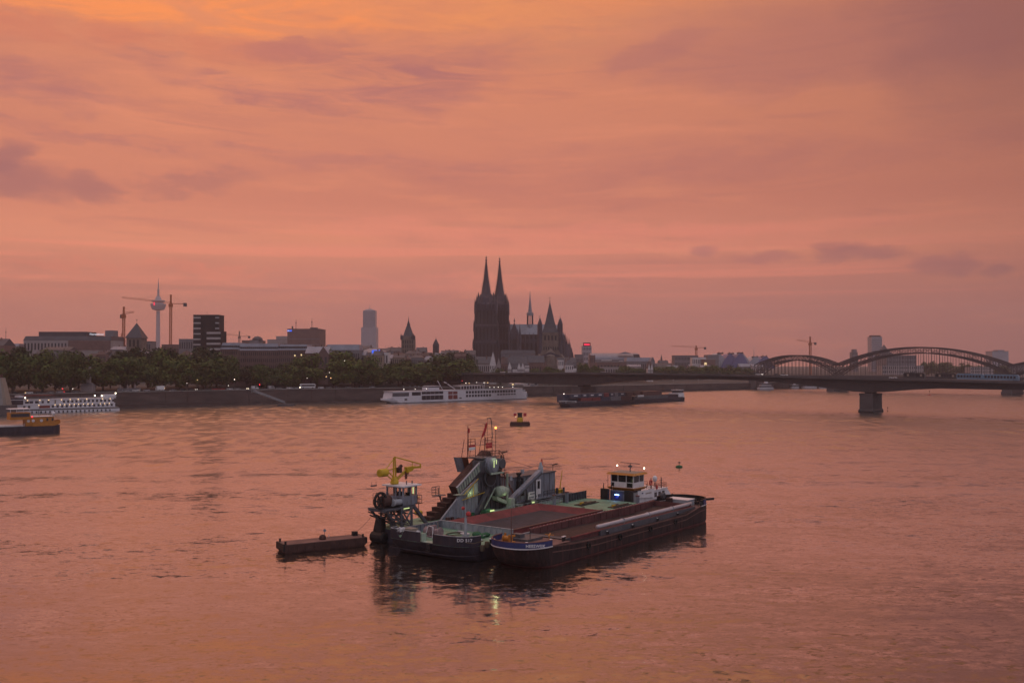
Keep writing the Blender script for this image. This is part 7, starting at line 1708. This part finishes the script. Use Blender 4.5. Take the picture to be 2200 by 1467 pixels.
MB().slab_y([(6 * kx, z(760)), (36 * kx, z(760)), (21 * kx, z(755.5))], -2, 6).build('pediment', M['zinc'], o); MB().slab_y([(40 * kx, z(775)), (54 * kx, z(775)), (51 * kx, z(761)), (40 * kx, z(761))], -3, 10).build('hall_end', M['slate'], o)
MB().box(-30 * kx, -8 * kx, -.6, -.1, z(775), z(773)).box(8 * kx, 16 * kx, -.6, -.1, z(776), z(774.5)).build('rooflight', M['plaster_w'], o)
bld('museum_hall', 'second hall with bluish saw roof right of the station', 1346, 1406, 768, 1350, 30, 'plaster_g', 'mansard', 776, 'zinc', 14, 1); bld('museum_hall', 'small gabled end of the bluish hall', 1398, 1407, 767, 1330, 20, 'plaster_g', 'gy', 776, 'zinc', 2, 1)
bld('museum_block', 'long brown museum block below the station hall', 1282, 1346, 778, 1180, 20, 'plaster_r', 'flat', None, 'concrete', 9, 1); bld('promenade_wall', 'pale arcaded terrace wall by the promenade', 1290, 1332, 789, 1100, 8, 'plaster', 'flat', None, 'concrete', 8, 1, cat='wall')
o, w, ze, zt = bld('parish_church', 'distant small church with thin ridge turret', 1415, 1436, 774, 1700, 14, 'plaster_g', 'gx', 779, 'slate', 5, 1); MB().lathe([(1.8, 0), (1.6, 6), (.1, 14)], (-w * .3, 7, zt - 3), 6).build('ridge_turret', M['slate'], o)
bld('office_block', 'wide grey office block left of the blue tents', 1449, 1500, 764, 1450, 25, 'plaster_g', 'flat', None, 'slate', 16, 3); bld('office_block', 'white office block with a lit window left of the blue tents', 1487, 1517, 768, 1400, 16, 'plaster_w', 'flat', None, 'zinc', 8, 2)
o, w, ze, zt = bld('glass_pavilion', 'brown glass pavilion with pale roof edge left of the blue tents', 1512, 1537, 772, 1380, 20, 'plaster_r', 'flat', None, 'band', 0, 0); MB().box(-w * .9, -w * .5, -.3, 0, ze * .55, ze * .8).build('lit_window', M['l_window'], o)
bld('town_house', 'row of pale houses beyond the trees left of the office block', 1408, 1450, 780, 1500, 14, 'plaster', 'gx', 784, 'slate', 10, 1)
D = 1420; kx = D / FPX; z = lambda y: hz(y, 1420) - 12
o = thing('musical_tent', 'row of blue and pale membrane tents with dark lattice peaks', 'theatre', (px_at(1580, D), D, 12))
def tent(pc, w, yt, yb, m, y0, dep=40):
    sh = []
    for i in range(9):
        f = -1 + i / 4; sh.append((pc - 1580 + f * w, yb + (yt - yb) * (1 - abs(f) ** 1.7)))
    MB().slab_y([(x * kx, z(y)) for x, y in sh], y0, y0 + dep).build('membrane', M[m], o)
tent(1546, 22, 759, 789, 'dome_grey', 6); tent(1570, 20, 760, 790, 'dome_blue', 2); tent(1594, 26, 757, 791, 'dome_grey', 8); tent(1590, 20, 759, 791, 'dome_blue', -3); tent(1626, 22, 766, 791, 'dome_grey', 4); tent(1644, 22, 765, 792, 'dome_blue', -1)
MB().box((1521 - 1580) * kx, (1545 - 1580) * kx, 2, 30, 0, z(762)).build('side_stage', M['plaster_g'], o)
for pc, yt in ((1550, 756.5), (1573, 757), (1593, 756), (1625, 764.5), (1645, 763.5)): MB().box((pc - 6 - 1580) * kx, (pc + 6 - 1580) * kx, 5, 12, z(yt + 4), z(yt + 1)).box((pc - 4 - 1580) * kx, (pc - 3 - 1580) * kx, 5, 6, z(yt + 1), z(yt - 1)).box((pc + 3 - 1580) * kx, (pc + 4 - 1580) * kx, 5, 6, z(yt + 1), z(yt - 1)).build('peak_frame', M['arch_steel'], o)
MB().tube((40 * kx, 0, z(770)), (40 * kx, 0, z(745)), .5, .2).build('tent_mast', M['grey_l'], o)
bld('high_rise', 'slim stepped tower left of the tall right-hand high-rise', 1831, 1843, 757, 1900, 14, 'plaster_g', 'flat', None, 'slate', 3, 6, cat='tower block'); bld('high_rise', 'narrow upper stage of the slim stepped tower', 1833, 1841, 751, 1905, 10, 'plaster_g', 'flat', None, 'slate', 0, 0, cat='tower block')
o, w, ze, zt = bld('high_rise', 'tall grey high-rise left of the main steel arch', 1873, 1895.5, 724, 1900, 22, 'tower_grey', 'flat', None, 'slate', 0, 0, cat='tower block')
MB().box(-w * .82, w * .82, 3, 18, ze + .5, hz(720, 1900) - 13.5).build('roof_plant', M['plaster_r'], o)
m_ = MB()
for j in range(16): m_.box(-w * .95, w * .95, -.2, 0, ze * (.1 + j * .055), ze * (.1 + j * .055) + .9)
m_.build('window', M['glass_far'], o, kind='stuff')
o = thing('church_roof', 'pointed dark pyramid roof beside the tall grey high-rise', 'church', (px_at(1904, 1850), 1850, 13.5)); MB().box(-11, 11, 0, 22, 0, hz(763, 1850) - 13.5).build('wall', M['plaster_g'], o)
MB().loft([[(-15, -2, hz(763, 1850) - 13.5), (15, -2, hz(763, 1850) - 13.5), (15, 24, hz(763, 1850) - 13.5), (-15, 24, hz(763, 1850) - 13.5)], [(-6, 5, hz(752, 1850) - 13.5), (6, 5, hz(752, 1850) - 13.5), (6, 17, hz(752, 1850) - 13.5), (-6, 17, hz(752, 1850) - 13.5)], [(-.2, 10.8, hz(740, 1850) - 13.5), (.2, 10.8, hz(740, 1850) - 13.5), (.2, 11.2, hz(740, 1850) - 13.5), (-.2, 11.2, hz(740, 1850) - 13.5)]]).build('pyramid_roof', M['slate'], o)
bld('office_block', 'dark wide block seen through the main steel arch', 1905, 1969, 764, 1500, 30, 'plaster_g', 'flat', None, 'slate', 20, 4); bld('office_block', 'low pale building under the main steel arch', 1895, 1985, 786, 1400, 20, 'plaster', 'flat', None, 'zinc', 20, 2)
o, w, ze, zt = bld('high_rise', 'broad pale high-rise at the right end of the skyline', 2132, 2167, 755, 1700, 24, 'tower_grey', 'flat', None, 'slate', 0, 0, cat='tower block'); MB().box(-w * .2, w * .6, 3, 20, ze + .5, ze + 2.8).build('roof_plant', M['tower_grey'], o)
bld('office_block', 'low block at the right frame edge beyond the arch', 2165, 2230, 783, 1500, 24, 'plaster_g', 'flat', None, 'slate', 12, 2); bld('office_block', 'pale block partly hidden by trees under the right end of the arch', 2085, 2135, 789, 1450, 20, 'plaster', 'flat', None, 'zinc', 12, 2)
tone = {'plaster_g': 'grey', 'plaster': 'pale', 'plaster_r': 'reddish', 'brick': 'brick', 'plaster_y': 'ochre'}
rtone = {'slate': 'dark', 'tile': 'brown', 'zinc': 'light zinc'}
# dim filler houses of the quarter behind the trees
random.seed(21)
fill = []
for i in range(46):
    px = 8 + i * 22 + random.uniform(-5, 5)
    if 408 < px < 470: continue
    fill.append((px, random.uniform(18, 30), random.uniform(752, 766), random.uniform(800, 880), random.choice(['plaster_g', 'plaster', 'plaster_r', 'brick', 'plaster_y']), random.choice(['gx', 'gx', 'hip']), random.choice(['slate', 'slate', 'tile', 'zinc']), random.uniform(6, 11)))
for f, w_ in zip(fill, where([f[0] for f in fill], MARKS)):
    bld('terraced_house', '%s terraced house with %s roof, %s' % (tone[f[4]], rtone[f[6]], w_), f[0], f[0] + f[1], f[2], f[3], 14, f[4], f[5], f[2] + f[7], f[6], int(f[1] / 4), 3, 12, cat='house', group='terraced houses behind the quay trees')
fill = []
for i in range(15):
    fill.append((1240 + i * 27 + random.uniform(-5, 5), random.uniform(18, 32), random.uniform(779, 788), random.uniform(1320, 1480), random.choice(['plaster_g', 'plaster', 'plaster_r']), random.choice(['slate', 'tile', 'zinc']), random.uniform(4, 7)))
for f, w_ in zip(fill, where([f[0] for f in fill], MARKS_R)):
    bld('terraced_house', '%s low house with %s roof, %s' % (tone[f[4]], rtone[f[5]], w_), f[0], f[0] + f[1], f[2], f[3], 14, f[4], 'gx', f[2] + f[6], f[5], int(f[1] / 4), 1, 10, cat='house', group='low houses beyond the road bridge')


# ------------------------------------------------------------------ trees
def crown_mesh(seed, nl, m, flat=.8, leaf=1.0):
    rng = random.Random(seed); vs, fs = [], []
    cl = []
    for i in range(26):
        while True:
            p = Vector((rng.uniform(-1, 1), rng.uniform(-1, 1), rng.uniform(-1, 1)))
            if .35 < p.length < 1: break
        p.z = p.z * flat + (.12 if p.z > 0 else 0)
        cl.append((p * .74, rng.uniform(.22, .40)))
    per = nl // len(cl)
    for c, r in cl:
        for k in range(per):
            d = Vector((rng.gauss(0, 1), rng.gauss(0, 1), rng.gauss(0, 1))).normalized()
            p = c + d * r * rng.uniform(.55, 1.05)
            nrm = (d + Vector((rng.uniform(-.7, .7), rng.uniform(-.7, .7), rng.uniform(-.4, .9)))).normalized()
            u = nrm.orthogonal().normalized(); w = nrm.cross(u); s = leaf * rng.uniform(.045, .085)
            a = rng.uniform(0, 6.28); uu = u * math.cos(a) + w * math.sin(a); ww = nrm.cross(uu)
            n = len(vs); vs += [tuple(p + uu * s), tuple(p + ww * s * .7), tuple(p - uu * s), tuple(p - ww * s * .7)]; fs.append((n, n + 1, n + 2, n + 3))
    me = bpy.data.meshes.new('crown'); me.from_pydata(vs, [], fs); me.materials.append(m); me.update(); return me
CROWNS = [crown_mesh(i, 2700, M['leaf'], [.8, .7, .9, .75, .85][i % 5]) for i in range(6)] + [crown_mesh(20 + i, 2700, M['leaf_d'], .85) for i in range(3)]
tk = MB(); tk.tube((0, 0, 0), (0, 0, .30), .030, .022, n=7)
for a in range(5): tk.tube((0, 0, .24), (.16 * math.cos(a * 1.26), .16 * math.sin(a * 1.26), .50), .014, .006, n=5)
TRUNK = tk.mesh('trunk', M['trunk'])
trng = random.Random(77)
def tree(p, h, w, label, group, kind='plane_tree', crown=None):
    o = thing(kind, label, 'tree', p, trng.uniform(0, 6.28), group)
    t_ = bpy.data.objects.new('trunk', TRUNK); COL.objects.link(t_); t_.parent = o; t_.scale = (h, h, h)
    c = bpy.data.objects.new('crown', crown or CROWNS[trng.randrange(6)]); COL.objects.link(c); c.parent = o
    ch_ = h * .50; c.location = (0, 0, h - ch_ * .98); c.scale = (w / 2 * 1.16, w / 2 * 1.16, ch_ * 1.12)
    return o
def on_quay(px, back):
    D = 700.0
    for _ in range(30): D = .5 * D + .5 * (bank_y(px_at(px, D)) + back)
    x = px_at(px, D); z = quay_z(x) + (.3 * min(1, back / 40) if back < 40 else .3 + (back - 40) * .05)
    return Vector((x, D, z))
FRONT = [(-20, 770, 70, 'broad tree cut by the left frame edge'), (28, 757, 84, 'large dark tree by the pale landing tower'), (92, 760, 84, 'tall dense tree above the middle of the hotel ship'), (152, 765, 66, 'dark narrow tree left of the pale gap between the trees'),
    (222, 768, 88, 'wide low tree behind the stern of the hotel ship'), (272, 772, 84, 'rounded tree below the pyramid church tower'), (338, 762, 70, 'tree under the television tower'), (388, 770, 76, 'bright green tree in front of the black tower, its left edge'),
    (438, 767, 86, 'bright green round tree directly before the black tower'), (488, 764, 64, 'tree covering the left end of the brick office'), (574, 780, 66, 'small round tree in front of the brick office'), (624, 784, 56, 'small round tree right of another small one before the brick office'),
    (668, 764, 82, 'dark tree before the lit office windows'), (722, 758, 92, 'tall dark tree in front of the gabled house'), (776, 765, 84, 'dark tree left of the blue sign'), (802, 784, 74, 'low spreading tree under the blue sign'),
    (856, 786, 80, 'low olive tree below the town hall tower'), (900, 772, 92, 'wide olive tree right of the town hall tower'), (948, 768, 92, 'broad tree below the small round tower'), (988, 772, 70, 'tree at the left end of the road bridge'), (762, 800, 60, 'short tree in front of the tall dark trees')]
for px, yt, wpx, lab in FRONT:
    p = on_quay(px, 34); h = hz(yt - (9 if px < 530 else 4), p.y) - p.z; tree(p, h, wpx * p.y / FPX * 1.12, lab, 'trees along the quay')
row2 = [px + trng.uniform(-8, 8) for px in range(-30, 1010, 29) if not 505 < px < 545]
for i, (px, w_) in enumerate(zip(row2, where(row2, MARKS))):
    p = on_quay(px, 62 + trng.uniform(-6, 10))
    yt = 756 + trng.uniform(-15, 24) if px < 520 else 766 + trng.uniform(-12, 16) if px < 640 else 764 + trng.uniform(-12, 18)
    if 500 < px < 640: yt += 16
    if 805 < px < 872: yt += 14
    tree(p, hz(yt, p.y) - p.z, trng.uniform(62, 86) * p.y / FPX, 'dark second-row quay tree, %s' % w_, 'second row of trees on the quay', crown=CROWNS[6 + i % 3])
for i, (px, yt, D, wpx, lab) in enumerate([(1022, 788, 905, 30, 'bush-like tree below the pinkish row house'), (1075, 786, 900, 34, 'small tree right of the tall white gable house'), (1148, 786, 910, 40, 'small tree right of the white flat fronted house'), (1180, 788, 915, 40, 'small olive tree below the romanesque church'),
        (1204, 790, 925, 30, 'small tree before the white tower-like house'), (1252, 776, 960, 36, 'tree below the red sign tower'), (1278, 786, 990, 40, 'olive tree left of the pale arcaded terrace'), (1342, 786, 1080, 34, 'tree right of the pale arcaded terrace'), (1368, 788, 1100, 38, 'olive tree below the bluish museum hall'),
        (1420, 785, 1150, 40, 'tree below the distant small church'), (1452, 784, 1180, 44, 'tree below the wide grey office block'), (1490, 786, 1200, 44, 'tree below the white office block'), (1532, 783, 1230, 44, 'olive tree left below the membrane tents'), (1570, 784, 1250, 44, 'olive tree below the membrane tents'), (1604, 788, 1270, 36, 'tree at the right end of the membrane tents'),
        (1995, 774, 1500, 40, 'distant dark tree under the middle of the steel arch'), (2030, 778, 1500, 44, 'distant tree right of another under the steel arch'), (2075, 779, 1500, 56, 'distant wide tree under the right part of the arch'), (2112, 783, 1500, 44, 'distant tree near the right end of the arch'), (2150, 786, 1500, 44, 'distant tree below the broad pale high-rise')]):
    x = px_at(px, D); tree((x, D, 9.5), max(6, hz(yt, D) - 9.5), wpx * D / FPX * 1.1, lab, 'trees beyond the road bridge')

# ------------------------------------------------------------------ traffic and lamps on the quay
qa = lambda px: math.atan2(on_quay(px + 12, 14).y - on_quay(px - 12, 14).y, on_quay(px + 12, 14).x - on_quay(px - 12, 14).x)
cars = [(32, 'car_black', 'black car parked nearest the landing tower'), (63, 'car_white', 'white car parked above the middle of the hotel ship'), (84, 'car_black', 'dark car right of the white car above the hotel ship'), (109, 'car_grey', 'grey car above the hotel ship'), (128, 'car_silver', 'silver car left of the red light'), (146, 'car_black', 'dark car right of the red light'),
    (163, 'car_grey', 'grey car below the pale gap between trees'), (270, 'car_silver', 'silver car right of the hotel ship stern'), (292, 'car_white', 'white car below the church gables'), (315, 'car_silver', 'silver car left of the white lorry sign'), (372, 'car_grey', 'grey car right of the white lorry sign'), (392, 'car_black', 'dark car under the bright green trees'),
    (410, 'car_black', 'dark car below the black tower'), (462, 'car_red', 'small red car left of a larger red one'), (476, 'car_red', 'bright red car on the quay'), (494, 'car_white', 'white car right of the red cars'), (510, 'car_silver', 'silver car left of the gangway gate'), (600, 'car_grey', 'grey car behind the gangway'),
    (622, 'car_white', 'white car right of the gangway'), (636, 'car_silver', 'silver car left of the white coach'), (690, 'car_white', 'white car right of the white coach'), (706, 'car_grey', 'grey car under the yellow street lamps'), (724, 'car_black', 'dark car below the tall dark trees'), (748, 'car_grey', 'grey car left of the cruise ship bow'), (775, 'car_black', 'black car above the cruise ship bow'), (800, 'car_silver', 'silver car above the cruise ship bow')]
for px, c, lab in cars:
    car(on_quay(px, 13 + (px % 3) * 2.5), qa(px) + (math.pi if px % 2 else 0), c, lab, 'cars on the quay', 'l_warm' if px in (63, 292) else ('l_red' if px == 146 else None))
car(on_quay(424, 16), qa(424) + math.pi + .9, 'car_black', 'dark car with lit headlights left of the red cars', 'cars on the quay', 'l_white')
car(on_quay(535, 15), qa(535) + math.pi + .8, 'car_black', 'car with bright warm headlights at the gangway gate', 'cars on the quay', 'l_bright')
car(on_quay(548, 19), qa(548), 'car_white', 'white van behind the gangway gate', 'vans on the quay', None, True)
car(on_quay(343, 18), qa(343), 'car_white', 'white van among the trees below the television tower', 'vans on the quay', None, True)
car(on_quay(583, 20), qa(583), 'car_silver', 'silver van before the small round trees', 'vans on the quay', None, True)
p = on_quay(661, 17); o = thing('coach', 'white coach with lit headlights on the quay before the dark trees', 'bus', p, qa(661))
MB().slab_y([(-5.6, .5), (5.8, .5), (5.8, 3.2), (5.2, 3.6), (-5.2, 3.6), (-5.8, 3.0)], -1.25, 1.25).build('coach_body', M['car_white'], o)
MB().box(-5.0, 5.3, -1.32, -1.25, 1.7, 3.0).build('window_band', M['glass'], o)
for x in (-3.6, 3.6): MB().lathe_y([(.2, 0), (.5, .05), (.5, .3), (.2, .32)], (x, -1.34, .5), 10).build('wheel', M['tyre'], o)
for y in (-.9, .9): MB().ball((-5.85, y, .9), .22, 6).build('headlight', M['l_bright'], o)
p = on_quay(345, 15); o = thing('box_trailer', 'white box trailer with flat sign side under the trees', 'trailer', p, qa(345)); MB().box(-2.6, 2.6, -1.1, 1.1, .8, 3.6).build('trailer_box', M['car_white'], o); MB().lathe_y([(.2, 0), (.42, .05), (.42, .3), (.2, .32)], (-1, -1.2, .42), 8).lathe_y([(.2, 0), (.42, .05), (.42, .3), (.2, .32)], (1, -1.2, .42), 8).build('wheel', M['tyre'], o)
def street_lamp(px, y, back, m, label, r=.3, group='lit street lamps on the quay'):
    p = on_quay(px, back); o = thing('street_lamp', label, 'street lamp', p, 0, group); h = hz(y, p.y) - p.z
    MB().tube((0, 0, 0), (0, 0, h - r * .8), .12, .07, n=5).build('pole', M['grey_d'], o); MB().ball((0, 0, h), r, 8).build('lamp_globe', M[m], o)
for px, y, m, lab, r in ((504, 815, 'l_white', 'white globe lamp between the bright green tree and the brick office', .42), (701, 809, 'l_warm', 'left of two yellow lamps before the tall dark tree', .42), (711, 812, 'l_warm', 'right of two yellow lamps before the tall dark tree', .42), (708, 800, 'l_white', 'dim upper lamp above the two yellow lamps', .26),
        (660, 812, 'l_white', 'small white lamp above the white coach', .26), (740, 775, 'l_white', 'high white lamp in front of the dark tree crowns', .3), (424, 816, 'l_warm', 'greenish warm lamp under the bright green trees', .3), (354, 834, 'l_warm', 'low warm lamp right of the white trailer', .4), (402, 823, 'l_white', 'tiny white lamp under the trees before the black tower', .22),
        (135, 835, 'l_red', 'red signal light on the quay above the hotel ship', .45), (157, 835, 'l_white', 'white light right of the red signal light', .28), (558, 826, 'l_red', 'red lamp above the gangway gate', .5), (491, 828, 'l_white', 'small white lamp right of the bright red car', .28)):
    street_lamp(px, y, 20 if y > 790 else 26, m, lab, r * .72)
for px, y, m, lab in ((993, 818, 'l_red', 'reddish lamp left under the bridge approach'), (1001, 823, 'l_white', 'white lamp under the bridge approach, left one'), (1007, 819, 'l_warm', 'yellow lamp under the bridge approach, upper one of the left cluster'), (1008, 823, 'l_warm', 'yellow lamp under the bridge approach, lower one of the left cluster'), (1024, 821, 'l_white', 'white lamp under the bridge between two yellow clusters'),
        (1040, 822, 'l_white', 'white lamp at the left of the right yellow cluster'), (1043, 821, 'l_warm', 'yellow lamp in the middle of the right cluster'), (1048, 822, 'l_warm', 'yellow lamp at the right of the right cluster'), (1189, 822, 'l_white', 'white lamp above the red parasols')):
    street_lamp(px, y, 6 if px > 1100 else 10, m, lab, .27, 'lamps under the bridge approach')
# promenade under the bridge: parasols, kiosks, walls
pps = [1098, 1106, 1114, 1122, 1142, 1150, 1160, 1168, 1176, 1184, 1192, 1200]
for i, (px, w_) in enumerate(zip(pps, where(pps, [(1132, 'white kiosk'), (1189, 'white lamp')]))):
    p = on_quay(px, 5 + (i % 2) * 4); m = 'parasol' if px < 1145 or px % 3 == 0 else 'awn_red'
    o = thing('parasol', ('pale cream parasol behind the cruise ship stern, ' if m == 'parasol' else 'dark red parasol beneath the road bridge, ') + w_, 'parasol', p, 0, 'pale parasols on the promenade' if m == 'parasol' else 'red parasols on the promenade')
    MB().lathe([(2.1, 2.5), (1.3, 3.1), (.05, 3.5)], n=8).build('canopy', M[m], o); MB().tube((0, 0, 0), (0, 0, 3.4), .06, n=5).build('pole', M['grey_l'], o)
for px, w_, h_, m, lab in ((1132, 5, 5.5, 'plaster_w', 'white promenade kiosk behind the cruise ship stern'), (1148, 6, 4.5, 'grey_l', 'grey promenade kiosk between parasols'), (1098, 4, 3.5, 'plaster', 'small pale kiosk beneath the bridge approach')):
    p = on_quay(px, 12); o = thing('kiosk', lab, 'kiosk', p, qa(px)); MB().box(-w_ / 2, w_ / 2, -2, 2, 0, h_).build('wall', M[m], o); MB().box(-w_ / 2 - .4, w_ / 2 + .4, -2.5, 2.4, h_, h_ + .3).build('roof', M['slate'], o); MB().box(-w_ * .3, w_ * .3, -2.1, -2, 1, 2.4).build('serving_window', M['l_window'] if px == 1098 else M['glass_far'], o)
lps = [1310, 1352, 1398, 1446, 1500, 1548, 1585]
for i, (px, w_) in enumerate(zip(lps, where(lps, [(1343, 'station pediment'), (1447, 'stacked white canopies'), (1590, 'blue tents')]))):
    p = on_quay(px, 4); o = thing('promenade_lamp', 'unlit pale lamp post on the promenade, ' + w_, 'street lamp', p, 0, 'unlit lamp posts on the far promenade'); MB().tube((0, 0, 0), (0, 0, 4.4), .12, .08, n=5).build('pole', M['grey_l'], o); MB().ball((0, 0, 4.7), .4, 6).build('lamp_globe', M['plaster_w'], o)
p = on_quay(1658, 6)
for i, dx_ in enumerate((-2.2, 2.2)): 
    o = thing('signal_light', '%s of two red-white lights on the far bank' % ('left' if i == 0 else 'right'), 'lamp', (p.x + dx_, p.y, p.z)); MB().tube((0, 0, 0), (0, 0, 3.2), .12, n=5).build('pole', M['grey_d'], o); MB().ball((0, 0, 3.5), .5, 6).build('lamp_globe', M['l_orange'], o)
# statue-like fountain and pale bits in the gap between the trees, white fence
p = on_quay(186, 30); o = thing('garden_pavilion', 'pale pavilion seen in the gap between the quay trees', 'pavilion', p); MB().box(-4, 4, 0, 5, 0, 4.2).build('wall', M['plaster'], o); MB().gable(-4.4, 4.4, -.4, 5.4, 4.2, 6.4, 'x', .3, 2).build('roof', M['plaster_g'], o)
MB().box(-.8, 2.4, .5, 2, 6.0, 12).box(.6, 2.2, .5, 2, 12, 17).build('chimney_stack', M['plaster'], o)
p = on_quay(278, 24); o = thing('garden_wall', 'pale balustrade wall under the trees right of the hotel ship', 'wall', p, qa(278)); MB().box(-8, 8, -.3, .3, 0, 2.2).build('wall', M['plaster_g'], o)
for x in (-6, -1, 4): MB().lathe([(.7, 0), (.5, .8), (.8, 1.4), (.2, 2.2)], (x, 0, 2.2), 8).build('urn', M['plaster'], o)
